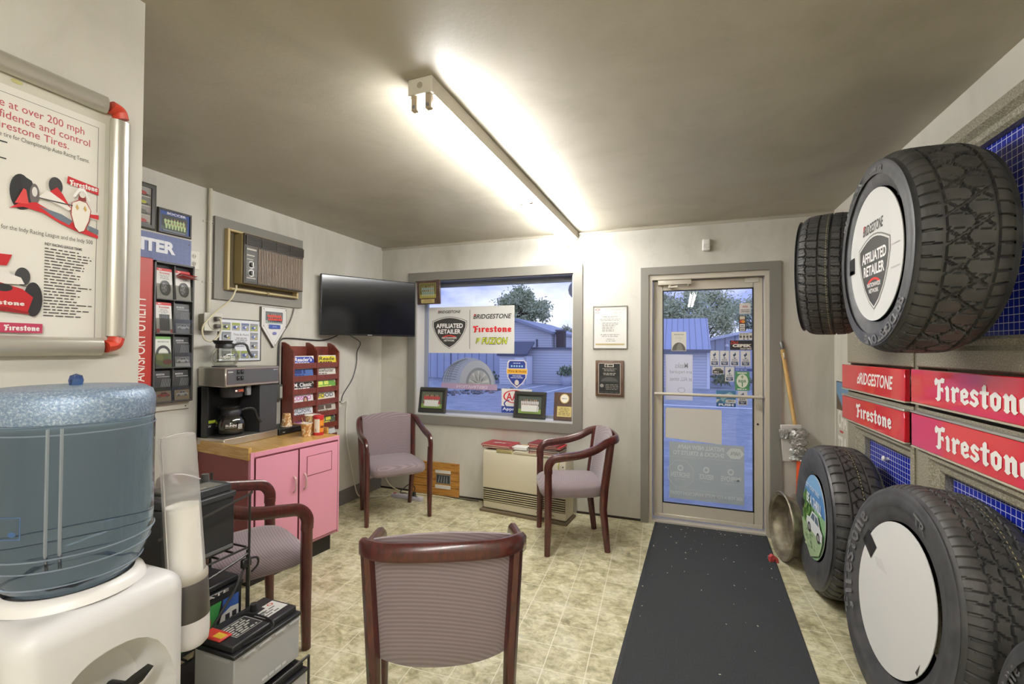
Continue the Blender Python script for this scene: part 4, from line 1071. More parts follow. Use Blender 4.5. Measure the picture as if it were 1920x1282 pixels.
def carafe(label, loc, rz, dark):
    t = thing('coffee_pot', label, 'coffee pot', loc, rz, 'glass coffee pots')
    q = MB(); q.lathe([(0, .001), (.056, .001), (.064, .008), (.076, .035), (.079, .055), (.074, .08), (.058, .108), (.050, .118), (.049, .128)], M_GLASSWARE, 32); q.build('glass_bowl', t)
    if dark: q = MB(); q.lathe([(0, .004), (.053, .004), (.062, .012), (.0735, .036), (.0765, .055), (.072, .078), (.066, .09), (0, .09)], mat('120c09', .15), 32); q.build('coffee', t)
    q = MB(); q.lathe([(.0505, .112), (.053, .114), (.053, .138), (.047, .145), (.040, .146)], M_BLACK, 32); q.lathe([(.046, .140), (.058, .160), (.056, .162), (.043, .143)], M_BLACK, 24, T=Matrix.Translation((-.012, 0, 0))); q.build('collar', t)
    q = MB(); q.sweep(catmull([(.045, 0, .132), (.075, 0, .142), (.105, 0, .142), (.122, 0, .130), (.130, 0, .105), (.142, 0, .075), (.158, 0, .055)], 5), [(-.010, -.006), (.010, -.006), (.012, .0), (.010, .006), (-.010, .006), (-.012, 0)], M_BLACK, upv=(0, 0, 1)); q.build('handle', t)
    V, F, asp = glyphs('BUNN', .05); q = MB(); P = []
    c = 'd6d4cc'
    def wrap(a, z, r=.0800): th = a/.08; return (r*math.sin(th), -r*math.cos(th), z)
    hh = .014; ww = .055; rr = lambda z: .0802 if .04 < z < .07 else .077
    P = [wrap(-ww/2-.012+a*ww, .050+b*hh, .0800) for a, b in V]; q.add(P, F, mat(c, .4))
    q.add([wrap(-.04, .044), wrap(.016, .044), wrap(.016, .046), wrap(-.04, .046)], [(0, 1, 2, 3)], mat(c, .4))
    for k in range(5): q.add([wrap(.024, .036+k*.006), wrap(.05, .036+k*.006), wrap(.05, .039+k*.006), wrap(.024, .039+k*.006)], [(0, 1, 2, 3)], mat(c, .4))
    q.build('lettering', t)
    return t
_p = carafe('full dark coffee pot on the lower warmer of the coffee machine', (-2.72, 2.163, CT+.056), math.radians(60), True); _p.scale = (1.1, 1.1, 1.1)
carafe('empty clear coffee pot standing on top of the coffee machine', (-2.74, 2.128, CT+mh+.006), math.radians(60), False)
q = MB(); q.box(-.03, -.003, 0, .03, .003, .10, mat('1f1f20', .5)); o = thing('coffee_packet', 'dark packet with a lime band behind the lower coffee pot', 'packet', (-2.80, 2.085, CT+.049), PI/2)
q.build('pouch', o); p = Pic(-.0035); p.rect(-.03, .08, .03, .098, 'aab832'); p.text('ev', -.022, .055, .0, .068, 'd9d9d4', .02); p.build('printed_face', o)
# disc player
t = thing('disc_player', 'flat black disc player on the cabinet between coffee machine and cups', 'player', (-2.617, 2.553, CT), PI/2)
q = MB(); q.box(-.105, 0, .004, .105, .22, .042, M_BLACK, .003, 1); q.box(-.10, .01, 0, -.08, .03, .004, M_BLACK); q.box(.08, .19, 0, .1, .21, .004, M_BLACK); q.build('case', t)
p = Pic(-.0005); p.lines(-.075, .016, -.045, .021, 1, 'c9c9c9', .9, 3); p.rect(.02, .016, .09, .026, '2d2f38'); p.build('front_marks', t)
def cup(label, loc, up_=True, sticks=0, sc=1.0, rz=0.0):
    t = thing('paper_cup', label, 'cup', loc, rz, 'brown patterned paper cups')
    h = .092*sc; r0, r1 = .027*sc, .037*sc
    if not up_: r0, r1 = r1, r0
    k = NT('paper_cup_print'); f = k.noise(k.mapping(), 28, 3, .6, 2.0)
    k.col(k.ramp(f, [(.40, 'b07a40'), (.50, 'c99a5e'), (.56, 'e8dcc2')])); k.rough(.5)
    q = MB(); q.lathe([(r0, 0), (r0+(r1-r0)*.06, h*.06), (r1, h)], k.m, 24, cap0=True, cap1=not up_)
    if up_: q.lathe([(r1-.001, h), (r0-.001, .004), (0, .004)], mat('d9d2c4', .6), 24)
    q.build('cup_wall', t)
    q = MB(); ring = [(r1*math.cos(2*PI*i/24), r1*math.sin(2*PI*i/24), h) for i in range(24)] if up_ else [(r0*math.cos(2*PI*i/24), r0*math.sin(2*PI*i/24), .002) for i in range(24)]
    q.tube(ring, .002, mat('e4ddd0', .5), 6, closed=True); q.build('rolled_rim', t)
    return t
cup('upside down brown paper cup on the black disc player', (-2.69, 2.58, CT+.0421), False, 0, 1.0)
cup('brown paper cup holding two wooden stir sticks at the cabinet front', (-2.43, 2.503, CT), True, 2)
cup('taller brown paper cup standing behind the creamer canister', (-2.47, 2.60, CT), True, 0, 1.45)
for (a, b, l) in (((-2.432, 2.508, .0), (-2.447, 2.478, .13), 'wooden stir stick leaning left in the paper cup'), ((-2.430, 2.502, .0), (-2.42, 2.533, .125), 'wooden stir stick leaning right in the paper cup')):
    q = MB(); q.sweep([(a[0], a[1], CT+.008), (b[0], b[1], CT+b[2])], [(-.003, -.001), (.003, -.001), (.003, .001), (-.003, .001)], mat('d9bd84', .6), smooth=False); tag(q.build('stir_stick'), l, 'stick', 'stir sticks')
t = thing('canister', 'red and orange creamer canister at the right end of the cabinet', 'canister', (-2.40, 2.583, CT), math.radians(35))
q = MB(); q.lathe([(0, 0), (.035, 0), (.035, .022), (.0351, .022)], mat('b3282c', .4), 28); q.lathe([(.035, .022), (.035, .105)], mat('d98a2b', .4), 28); q.lathe([(.035, .105), (.035, .123)], mat('b3282c', .4), 28); q.build('can', t)
q = MB(); q.lathe([(.036, .118), (.036, .134), (.033, .137), (0, .137)], mat('c23034', .35), 28); q.build('lid', t)
q = MB(); nn = 9
lab = lambda a, z, r=.0354: (r*math.sin(a), -r*math.cos(a), z)
for i in range(nn):
    a0, a1 = -.75+i*.12, -.75+(i+1)*.12; q.add([lab(a0, .02), lab(a1, .02), lab(a1, .114), lab(a0, .114)], [(0, 1, 2, 3)], mat('e2d8cb', .5))
for i in range(7): q.add([lab(-.6+i*.05, .026, .0356), lab(-.58+i*.05, .026, .0356), lab(-.58+i*.05, .048, .0356), lab(-.6+i*.05, .048, .0356)], [(0, 1, 2, 3)], M_BLACK)
for i in range(9): q.add([lab(-.66, .056+i*.006, .0356), lab(.1+.1*math.sin(i*3), .056+i*.006, .0356), lab(.1+.1*math.sin(i*3), .0585+i*.006, .0356), lab(-.66, .0585+i*.006, .0356)], [(0, 1, 2, 3)], mat('8f7c70', .5))
q.build('nutrition_label', t)
q = MB(); 
for i in range(8):
    a0, a1 = .5+i*.12, .5+(i+1)*.12; q.add([lab(a0, .05), lab(a1, .05), lab(a1, .066), lab(a0, .066)], [(0, 1, 2, 3)], mat('7c3f22', .4))
q.build('band_print', t)

# ================================================================== BACK WALL THINGS
t = hang('back', -.56, 1.419, 'certificate', 'white framed certificate with a gold line between window and door', 'certificate')
p = framed(t, .288, .366, .007, .014, mat('8f8c84', .35, .4), 'dedcd6')
p.ring(-.105, .335, .022, .010, .35, 'a98a8a', 16); p.text('AAA', -.122, .329, -.088, .341, 'a98a8a', .02); p.text('Certificate of', -.04, .325, .13, .346, 'b3b2ae', 0, .2); p.text('Approval', .02, .298, .10, .318, 'b9b8b4', 0, .2)
p.lines(-.125, .30, -.07, .318, 2, '9a9894', .5, 4); p.text('TIRE & AUTO', -.065, .268, .065, .278, '76746f', .01)
p.lines(-.10, .236, .10, .258, 2, '9d9b96', .4, 5, True); p.lines(-.065, .145, .08, .225, 7, '85837e', .4, 6); p.lines(-.11, .10, .11, .128, 2, '9d9b96', .45, 7, True); p.lines(-.04, .06, .05, .09, 2, 'a9a7a3', .4, 8, True)
p.rect(-.122, .032, .12, .044, 'b8a878'); p.rect(-.122, .044, .12, .047, 'd8d0b4'); p.build('printed_sheet', t)
t = hang('back', -.562, 1.016, 'plaque', 'brown wooden award plaque with a black plate below the certificate', 'plaque')
q = MB(); q.box(-.118, -.02, 0, .118, 0, .306, wood_mat('plaque_wood', '4c382b', '6a5040', (12, 12, 4), .4, .2), .006, 2); q.build('board', t)
p = Pic(-.0205); p.rect(-.092, .022, .092, .282, 'b9b2a6'); p.rect(-.088, .026, .088, .278, '1d1c1c'); p.rect(-.04, .25, .036, .275, 'cfc7b8'); p.ell(-.025, .262, .011, .011, '4a4640'); p.rect(-.01, .255, .03, .27, '2f2e2d')
p.lines(-.06, .212, .06, .24, 3, '9f9b94', .4, 2, True); p.lines(-.075, .178, .075, .203, 2, 'a5a19a', .5, 3, True); p.rect(-.08, .117, .08, .172, '2a2a2a'); p.ell(0, .128, .07, .036, '4a4a48', 20, 0, 180)
p.ell(-.063, .092, .017, .016, '8c8983', 8); p.lines(-.04, .055, .08, .108, 4, '8c8983', .35, 5, True); p.rects([(-.08+k*.042, .031, -.05+k*.042, .044) for k in range(4)], '383736'); p.build('engraved_plate', t)
t = hang('back', .193, 2.197, 'motion_sensor', 'small white motion sensor on the wall above the door', 'sensor')
q = MB(); q.box(-.03, -.045, 0, .03, 0, .094, mat('e2e0da', .4), .012, 3); q.build('case', t)
q = MB(); q.box(-.02, -.047, .02, .02, -.044, .05, mat('d2d0ca', .3), .004, 1); q.build('lens', t)
# things on the sill
def sill_frame(x, z, w, h, label, shirt, lean=10, yaw=0, pants='d8d4cc', bg='5a6152'):
    t = thing('photo_frame', label, 'picture frame', (x, BK+.055, z), 0, 'photo frames in the window'); t.rotation_euler = (math.radians(-lean), 0, yaw)
    p = framed(t, w, h, .030, .022, mat('34332f', .35), '2a2d28'); p.team(-w/2+.045, .045, w/2-.045, h-.045, shirt, 10, 2, bg, '7f9a4e', int(abs(x)*100), pants)
    p.rect(-w*.24, .062, w*.24, .062+h*.24, 'd9dad4'); p.build('photo', t)
    q = MB(); q.box(-.03, 0, .01, .03, .06, .015, M_BLACK); q.box(-.025, -.002, .015, .025, .003, h*.6, M_BLACK); q.build('easel_back', t); return t
sill_frame(-2.315, .779, .315, .25, 'black framed team photo with red shirts at the left end of the window sill', 'b8434a', 10, .05)
sill_frame(-1.295, .779, .31, .245, 'black framed team photo with white jerseys at the right of the window sill', 'c9c6c4', 10, -.05, bg='4d5650')
t = thing('plaque', 'brown plaque with a round gold seal at the right end of the window sill', 'plaque', (-.972, BK+.05, .779), 0); t.rotation_euler = (math.radians(-8), 0, 0)
q = MB(); q.box(-.092, -.016, 0, .092, 0, .25, wood_mat('dark_plaque_wood', '45332a', '5c463a', (12, 12, 4), .4, .2), .004, 1); q.build('board', t)
p = Pic(-.0165); p.ell(.005, .195, .042, .042, 'cbb469', 28); p.ell(.005, .195, .035, .035, 'e6e2d4', 28); p.lines(-.02, .19, .03, .2, 1, '8a8f6a', .7, 2); p.rect(-.06, .035, .07, .125, 'cdbb78'); p.lines(-.05, .045, .06, .118, 5, '6d6038', .4, 3, True); p.build('gold_plate', t)
t = thing('plaque', 'brown team photo plaque hanging at the upper left of the window beside the television', 'plaque', (-2.318, BK+.012, 1.848), 0); t.rotation_euler = (math.radians(3), 0, math.radians(-4))
q = MB(); q.box(-.135, -.02, 0, .135, 0, .235, wood_mat('plaque_walnut', '46342d', '5f4a42', (12, 12, 4), .4, .2), .005, 1); q.build('board', t)
p = Pic(-.0205); p.team(-.098, .062, .09, .205, '8fa59a', 7, 2, '6d6a3c', 'a9a24e', 6, 'b8b4a0'); p.frame(-.1, .06, .092, .207, .003, 'b39d5c'); p.rect(-.082, .012, .075, .05, 'c9b67c'); p.lines(-.07, .018, .065, .045, 3, '7a6a3c', .4, 3, True); p.build('photo', t)

def decal(name, label, cat, x0, z0, x1, z1, draw, y, th=.0012, back='dad9d4', group=None, base=True, facing=-1):
    """sheet on the glass; draw fills a Pic in local coordinates (0..w, 0..h centred on x)"""
    w, h = x1-x0, z1-z0
    t = thing(name, label, cat, ((x0+x1)/2, y, z0), 0, group)
    if base:
        q = MB(); q.box(-w/2, -th, 0, w/2, 0, h, mat(back, .5)); q.build('sheet', t)
    p = Pic(-th-.0001); draw(p, w, h); p.build('print', t); return t
WY = BK+.15-.001
def dr(p, w, h):
    p.rect(-w/2, 0, w/2, h, 'd6d5cf')
    p.shield(-w/2+.235, h*.45, .375, h*.66); p.bstone(-w/2+.105, h*.865, -w/2+.36, h*.925)
    p.rect(-.005, h*.09, .0, h*.93, '4a4946')
    p.bstone(.035, h*.73, .435, h*.83); p.word(.035, h*.44, .435, h*.59, 'cf2a30')
    p.text('FUZION', .125, h*.19, .40, h*.34, '3d3f22', .06, .25, space=1.12); p.text('FUZION', .129, h*.20, .396, h*.33, 'c9d43a', .02, .25, space=1.18)
    for k in range(3): p.poly([(.062+k*.015, h*(.20+.03*k)), (.073+k*.015, h*(.20+.03*k)), (.085+k*.016, h*.33), (.074+k*.016, h*.33)], ['8b932c', 'aab335', 'c9d43a'][k])
decal('window_poster', 'white tyre brand poster with a dark shield stuck inside the window', 'poster', -2.405, 1.370, -1.478, 1.83, dr, WY)
def dr(p, w, h):
    r, f = 'c4c7c9', .75
    tr = lambda c, a=.80: veil(c, a)
    p.ell(.0, .05, .285, .262, tr('b9bdbf'), 40, 0, 180)
    P = []
    for i in range(21): a = math.radians(180*i/20); P.append((.085+.185*math.cos(a), .05+.235*math.sin(a)))
    p.poly(P, tr('d3d6d6', .9)); p.ell(.105, .05, .135, .165, tr('a6abb0', .9), 30, 0, 180); p.ell(.11, .05, .115, .14, tr('d2d5d6', .9), 30, 0, 180)
    for k in range(5):
        a = math.radians(18+36*k); p.poly([(.11+.012*math.cos(a+1.57), .05+.012*math.sin(a+1.57)), (.11+.11*math.cos(a-.12), .05+.135*math.sin(a-.12)), (.11+.11*math.cos(a+.12), .05+.135*math.sin(a+.12)), (.11-.012*math.cos(a+1.57), .05+.012*abs(math.sin(a+1.57)))], tr('eceeee', .9))
    for k in range(4):
        P = []
        for i in range(15): a = math.radians(95+80*i/14); P.append((-.01-.025*k*1.1+(.215)*math.cos(a)+.01, .05+(.255-.012*k)*math.sin(a)))
        P += [(x+.006, z-.006) for x, z in reversed(P)]; p.poly(P, tr('8d9296', .85))
    for k in range(12):
        a = math.radians(98+6.3*k); p.poly([(.275*math.cos(a), .05+.255*math.sin(a)), (.275*math.cos(a+.03), .05+.255*math.sin(a+.03)), (.16*math.cos(a+.06)+.02, .05+.235*math.sin(a+.06)), (.16*math.cos(a+.02)+.02, .05+.235*math.sin(a+.02))], tr('979ca0', .8))
    p.rect(-w/2, 0, w/2, .056, tr('d5b3b8', .92)); p.text('DESTINATION', -.13, .012, .2, .042, tr('f3e6e8', .95), .03, flip=True)
decal('tyre_decal', 'see-through half tyre decal over a pink band at the lower left of the window', 'decal', -2.255, 1.015, -1.65, 1.33, dr, WY, base=False)
def dr(p, w, h):
    def sh(k): return [(-.085*k, .10), (-.085*k, .235), (-.07*k, .255*1), (.07*k, .255), (.085*k, .235), (.085*k, .10), (.05*k, .05), (0, .012-(k-1)*.05), (-.05*k, .05)]
    p.poly([(x, z+(z-.13)*.06) for x, z in sh(1.12)], 'e3d9d2'); p.poly(sh(1.0), '2c3f8c'); p.rect(-.105, .13, .105, .185, 'e3d9d2'); p.rect(-.10, .135, .10, .18, 'e2a83c'); p.rect(-.1, .172, .1, .18, 'e8c052')
    p.text('Tire & Auto', -.085, .150, .09, .166, '5b3a22', .01); p.lines(-.05, .228, .05, .24, 1, 'c9d2ea', .6, 3, True)
    for k in range(5): p.ell(-.052+k*.026, .207, .009, .009, 'a8d4e8', 8)
    p.text('TOP RATED', -.045, .108, .045, .12, 'dfe5f2', .02); p.text('SERVICE CENTER', -.062, .092, .062, .103, 'dfe5f2', .02); p.ell(0, .052, .022, .026, 'd9cfc4', 14)
decal('rating_badge', 'blue shield shaped rating badge with an orange band on the right of the window', 'sticker', -1.557, 1.045, -1.344, 1.303, dr, WY, base=False)
def dr(p, w, h):
    p.rect(-w/2, 0, w/2, h, 'e3e1dc'); p.ring(-.02, .155, .115, .062, .13, 'c52b33', 30); p.text('AAA', -.105, .118, .075, .192, 'c52b33', .02); p.ring(-.06, .085, .07, .04, .2, '2c4494', 16, 100, 250)
    p.rect(-w/2, 0, w/2, .062, '27408f'); p.text('Approved', -w/2+.01, .014, w/2-.06, .052, 'e8eaf2', .02)
decal('window_sticker', 'white and blue sticker with red initials partly behind a photo frame in the window', 'sticker', -1.604, .808, -1.30, 1.036, dr, WY)
t = thing('wall_lamp', 'pale round outdoor fitting seen at the top right of the window', 'lamp', (-.93, BK+.34, 1.93), 0)
q = MB(); q.ball((0, 0, .05), (.075, .05, .085), mat('b9bcc4', .5), 8); q.build('globe', t)
q = MB(); q.cyl((0, 0, .05), (.05, -.16+.02, .05), .012, mat('8a8d94', .5), 8); q.build('bracket', t)

# door stickers
DY = GY-.0005
def dr(p, w, h): p.rect(-w/2, 0, w/2, h, 'd5d1cc'); p.text('AAA', -.018, h*.58, .02, h*.80, 'b0504c', .02); p.text('DISCOUNTS', -w*.4, h*.30, w*.4, h*.42, '4a4846', .03); p.text('& REWARDS', -w*.4, h*.12, w*.42, h*.26, '4a4846', .03)
decal('door_sticker', 'topmost pale sticker at the upper right of the door glass', 'sticker', .441, 1.703, .520, 1.786, dr, DY, group='stickers on the door glass')
def dr(p, w, h):
    p.rect(-w/2, 0, w/2, h, '37332f'); c = w*.38
    for k, col in enumerate(('d6d4cf', 'd9d6d0', '4a3a33', 'd2b695')): p.rect(-c, h*(.03+.24*k), c, h*(.23+.24*k), col)
    p.ell(-.007, h*.62, .013, .012, 'c8452f', 14); p.ell(.007, h*.62, .013, .012, 'd88a35', 14); p.rect(-c, h*.81, c, h*.96, 'd0c6b0'); p.text('VISA', -.014, h*.07, .014, h*.17, '33406a', .02, .2); p.lines(-.012, h*.3, .012, h*.42, 1, '666666', .4, 2)
decal('door_sticker', 'tall narrow payment card sticker on the door glass', 'sticker', .437, 1.564, .485, 1.688, dr, DY, group='stickers on the door glass')
def dr(p, w, h):
    p.rect(-w/2, 0, w/2, h, 'd0ccc6'); p.rects([(-w*.46+k*w*.25, h*.28, -w*.30+k*w*.25, h*.62) for k in range(4)], '57514c'); p.rects([(-w*.2, h*.05, -w*.08, h*.2), (w*.1, h*.05, w*.22, h*.2)], '57514c'); p.lines(-w*.46, h*.74, w*.46, h*.92, 1, '75706a', .6, 3)
decal('door_sticker', 'pale card service sticker above the black brand sticker on the door', 'sticker', .438, 1.496, .533, 1.552, dr, DY, group='stickers on the door glass')
def dr(p, w, h): p.rect(-w/2, 0, w/2, h, '262322'); p.text('Dick', -w*.46, h*.60, -w*.1, h*.96, 'c23a35', .02, .3); p.text('CEPEK', -w*.38, h*.30, w*.46, h*.62, 'dcd6cc', .06, .1); p.text('SOLD HERE', -w*.04, h*.06, w*.46, h*.22, 'dcd6cc', .03)
decal('door_sticker', 'black brand sticker with white and red lettering on the door glass', 'sticker', .372, 1.416, .532, 1.492, dr, DY, group='stickers on the door glass')
def bbb(p, w, h):
    p.rect(-w/2, 0, w/2, h, 'd3d2cf'); c = '2f4368'
    p.poly([(-w*.06, h*.62), (w*.16, h*.74), (w*.06, h*.92), (-w*.02, h*.80), (-w*.16, h*.72)], c); p.poly([(-w*.20, h*.72), (-w*.12, h*.80), (w*.02, h*.62), (-w*.06, h*.58)], c)
    p.poly([(-w*.18, h*.55), (w*.18, h*.55), (w*.04, h*.49), (-w*.04, h*.49)], c); p.text('BBB', -w*.3, h*.35, w*.3, h*.46, c, .0); p.rect(-w*.38, h*.06, w*.38, h*.30, c); p.lines(-w*.3, h*.10, w*.3, h*.27, 2, 'd3d2cf', .5, 2, True)
for lab, b in (('leftmost of the four torch stickers in a row on the door glass', (.228, 1.288, .292, 1.409)), ('second of the four torch stickers from the left on the door glass', (.301, 1.288, .365, 1.409)), ('third of the four torch stickers from the left on the door glass', (.374, 1.288, .438, 1.409)),
               ('rightmost of the four torch stickers in a row on the door glass', (.450, 1.288, .518, 1.409)), ('torch sticker between the small dark car sticker and the green one', (.337, 1.165, .401, 1.280)), ('torch sticker below the push bar, right of the blue push sticker', (.428, .981, .496, 1.092))):
    decal('door_sticker', lab, 'sticker', *b, bbb, DY, group='stickers on the door glass')
def dr(p, w, h): p.rect(-w/2, 0, w/2, h, 'cfcbc4'); p.rect(-w*.46, h*.08, w*.46, h*.55, '33302e'); p.poly([(-w*.38, h*.5), (-w*.2, h*.8), (w*.2, h*.8), (w*.4, h*.5)], '6a6662'); p.text('HUNTER', -w*.36, h*.18, w*.2, h*.36, 'd8d4cc', .03) if False else p.lines(-w*.36, h*.18, w*.25, h*.40, 1, 'd8d4cc', .6, 3)
decal('door_sticker', 'small white and black car sticker on the door above the push bar', 'sticker', .243, 1.222, .327, 1.280, dr, DY, group='stickers on the door glass')
def dr(p, w, h):
    p.rect(-w/2, 0, w/2, h, '4b8a5c'); p.ell(0, h*.5, w*.40, h*.36, 'd5dccb', 28); p.text('BBB', -w*.27, h*.42, w*.27, h*.56, '4b7a5c', .02); p.poly([(-.004, h*.2), (.004, h*.2), (.004, h*.42), (-.004, h*.42)], '4b7a5c'); p.poly([(0, h*.60), (w*.1, h*.72), (0, h*.82), (-w*.1, h*.72)], '88a27e')
    p.text('MEMBER', -w*.34, h*.88, w*.34, h*.96, 'dfe6d8', .03); p.lines(-w*.36, h*.03, w*.36, h*.11, 1, 'dfe6d8', .6, 2)
decal('door_sticker', 'green square sticker with a pale disc just behind the push bar', 'sticker', .409, 1.096, .511, 1.246, dr, DY, group='stickers on the door glass')
def dr(p, w, h): p.rect(-w/2, 0, w/2, h, '44559a'); p.lines(-w*.46, h*.2, w*.46, h*.8, 1, '8d9cd0', .7, 3)
decal('door_sticker', 'thin blue strip sticker above the green square one on the door', 'sticker', .409, 1.2475, .531, 1.270, dr, DY, group='stickers on the door glass')
def dr(p, w, h):
    p.rect(-w/2, 0, w/2, h, '47789c'); p.rect(-w/2, h*.2, w/2, h*.45, 'cfd3cd'); p.poly([(-w*.5, h*.22), (-w*.3, h*.45), (0, h*.22)], '47789c')
    p.poly([(-w*.32, h*.62), (w*.2, h*.92), (w*.36, h*.78), (-.018, h*.42), (-w*.22, h*.36)], '8fb3bb'); p.poly([(-w*.18, h*.62), (w*.12, h*.82), (w*.2, h*.72), (-w*.06, h*.52)], 'b9d0d0'); p.ell(-w*.32, h*.68, w*.1, h*.1, 'a9c2c4', 12); p.poly([(-w*.2, h*.2), (-w*.1, h*.45), (0, h*.45), (-w*.05, h*.2)], '5f98ae')
    p.rect(-w/2, 0, w/2, h*.24, '33639a'); p.text('PUSH', -w*.38, h*.05, w*.38, h*.20, 'e8ecf2', .05); p.lines(w*.1, h*.32, w*.42, h*.4, 1, '6d6a60', .7, 2)
decal('door_sticker', 'blue push sticker with a pale cylinder drawing below the push bar', 'sticker', .272, .962, .414, 1.092, dr, DY, group='stickers on the door glass')
def dr(p, w, h): p.rect(-w/2, 0, w/2, h, 'd2cfc4'); p.bstone(-w*.32, h*.83, w*.34, h*.88, '55534e', None); p.lines(-w*.3, h*.62, w*.3, h*.74, 2, 'b3b0a8', .3, 3, True); p.ell(0, 0, w*.46, h*.44, '57564f', 28, 0, 180); p.ell(.006, 0, w*.22, h*.40, '7a786f', 20, 0, 180); p.rect(-w/2, 0, w/2, h*.02, 'c2bfb4')
decal('door_flyer', 'cream flyer with a dark tyre arch at the upper left of the door glass', 'flyer', -.069, 1.405, .046, 1.564, dr, DY)
def dr(p, w, h):
    p.rect(-w/2, 0, w/2, h, veil('e6e6ee', .96, .5, .25)); g = 'a9aab2'
    p.text('Masks', -.03, h*.70, .07, h*.82, g, .01, flip=True); p.text('are required', -.07, h*.56, .10, h*.66, g, .01, flip=True); p.text('at ALL times', -.07, h*.42, .10, h*.51, g, .01, flip=True); p.ring(.02, h*.22, .03, .022, .2, 'b6b7be', 20)
decal('door_notice', 'white paper notice read from outside, left of the door glass over the push bar', 'notice', -.117, 1.0, .095, 1.376, dr, DY, base=False)
def dr(p, w, h): p.poly([(-w/2+.012, h), (-w/2, h-.012), (-w/2, .028), (w/2, 0), (w/2, h)], 'd6d2ca'); p.lines(-w*.1, h*.12, w*.4, h*.16, 1, 'cbc4c4', .1, 4)
decal('door_sheet', 'blank off-white card on the lower half of the door glass', 'card', -.116, .658, .311, .935, dr, DY, back='d6d2ca', base=False)
def dr(p, w, h):
    v = lambda c, a=.93: veil(c, max(a, .96), .5, .10)
    p.rect(-w/2, 0, w/2, h, v('b4bebd')); c = v('dde4e2', .97); c2 = v('c9d1d0', .97)
    p.text('INSTALL NEW NAPA', -.215, h*.88, .135, h*.955, c, .02, flip=True); p.text('SHOCKS & STRUTS TO', -.25, h*.775, .135, h*.85, c, .02, flip=True)
    P = [(.215+.065*math.cos(k*PI/3), h*.865+.048*math.sin(k*PI/3)) for k in range(6)]; p.poly(P, c); p.text('NAPA', .18, h*.83, .25, h*.90, v('a9b3b4', .95), .03, flip=True)
    p.rect(-w/2, h*.735, w/2, h*.742, c2); p.rect(-w/2, h*.175, w/2, h*.182, c2)
    for x0, x1, s in ((-.265, -.12, 'SHORTEN'), (-.05, .055, 'REDUCE'), (.11, .255, 'IMPROVE')):
        p.text(s, x0, h*.38, x1, h*.47, c, .02, flip=True); p.lines(x0+.01, h*.33, x1-.01, h*.355, 1, c2, .6, 3, True); p.ring((x0+x1)/2, h*.545, .023, .026, .45, c, 20)
    P8 = [(-.19+.105*math.cos(PI/8+k*PI/4), h*.44+.118*math.sin(PI/8+k*PI/4)) for k in range(9)]
    for a, b in zip(P8[:-1], P8[1:]):
        for r in ribbon([a, b], .005): p.poly(r, c2)
    p.text('ASK FOR A COMPLETE INSPECTION TODAY', -.275, h*.075, .27, h*.13, c, .02, flip=True)
decal('door_poster', 'grey see-through poster read from outside at the bottom of the door glass', 'poster', -.085, .192, .472, .657, dr, DY, base=False)

# ================================================================== WALL HEATER AND BOOKS
HR = math.radians(-6.0)
t = thing('wall_heater', 'beige enamelled gas wall heater under the window', 'heater', (-1.247, 3.685, 0), HR)
q = MB(); q.box(-.40, -.035, 0, .40, .205, .018, mat('6b5d47', .7)); q.build('floor_slab', t)
q = MB(); q.box(-.385, 0, .022, .385, .19, .53, M_BEIGE, .012, 3); q.build('cabinet', t)
q = MB(); q.box(-.383, -.010, .205, .383, .002, .515, M_BEIGE, .006, 2); q.build('front_panel', t)
q = MB(); q.box(-.378, -.004, .085, .378, .001, .20, mat('2c2820', .6))
for k in range(6): z = .092+k*.018; q.box(-.378, -.012, z, .378, -.002, z+.007, mat('c2b896', .45), .002, 1)
q.build('grille', t)
q = MB(); q.box(-.25, -.011, .518, -.10, .03, .545, mat('a89c6c', .5), .003, 1); q.box(-.09, -.008, .52, .36, .16, .540, mat('bcb49a', .45), .003, 1); q.build('top_vent', t)
p = Pic(-.0005); p.lines(.12, .045, .37, .065, 1, '8f8a72', .5, 4); p.build('badge', t)
q = MB(); q.box(-.17, -.01, .02, -.17+.001, 0, .021, M_BEIGE); q.cyl((.36, -.004, .46), (.36, -.012, .46), .006, M_BLACK, 8); q.tube(catmull([(.33, -.013, .50), (.325, -.03, .46), (.33, -.016, .41)], 5), .003, mat('c9c24e', .5), 6); q.build('tag_string', t)
def book(label, x, y, z, w, d, h, cover, rz, gold=False, group='books on the heater'):
    c, s = math.cos(HR), math.sin(HR)
    o = thing('book', label, 'book', (-1.247+x*c-y*s, 3.685+x*s+y*c, z), HR+rz, group)
    q = MB(); q.box(-w/2+.004, -d/2+.004, .003, w/2-.006, d/2-.004, h-.003, mat('d8d0bc', .7)); q.build('pages', o)
    cm_ = mat(cover, .4)
    q = MB(); q.box(-w/2, -d/2, 0, w/2, d/2, .003, cm_); q.box(-w/2, -d/2, h-.003, w/2, d/2, h, cm_); q.box(-w/2, -d/2, 0, -w/2+.003, d/2, h, cm_); q.build('cover', o)
    if gold:
        p = Pic(0); p.rect(-w*.36, -d*.32, w*.4, d*.34, '93303a'); 
        rr = random.Random(3)
        for k in range(9): p.poly([(-.07+k*.014, -.02+rr.uniform(-.01, .01)), (-.055+k*.014, rr.uniform(.0, .03)), (-.05+k*.014, rr.uniform(-.03, 0))], 'd6c6bc')
        for k in range(7): p.ring(.06+.008*k, .02-.006*k, .014, .012, .2, 'c47a7a', 10)
        ob = p.build('cover_print', o); ob.rotation_euler = (-PI/2, 0, 0); ob.location = (0, 0, h+.0008)
    return o
book('lower red book of the left stack on the wall heater', -.25, .105, .546, .29, .20, .016, '7d2f35', .02)
book('upper red book with a pale design, left end of the wall heater', -.262, .10, .5625, .285, .20, .017, 'a8323b', -.03, True)
zz = .541
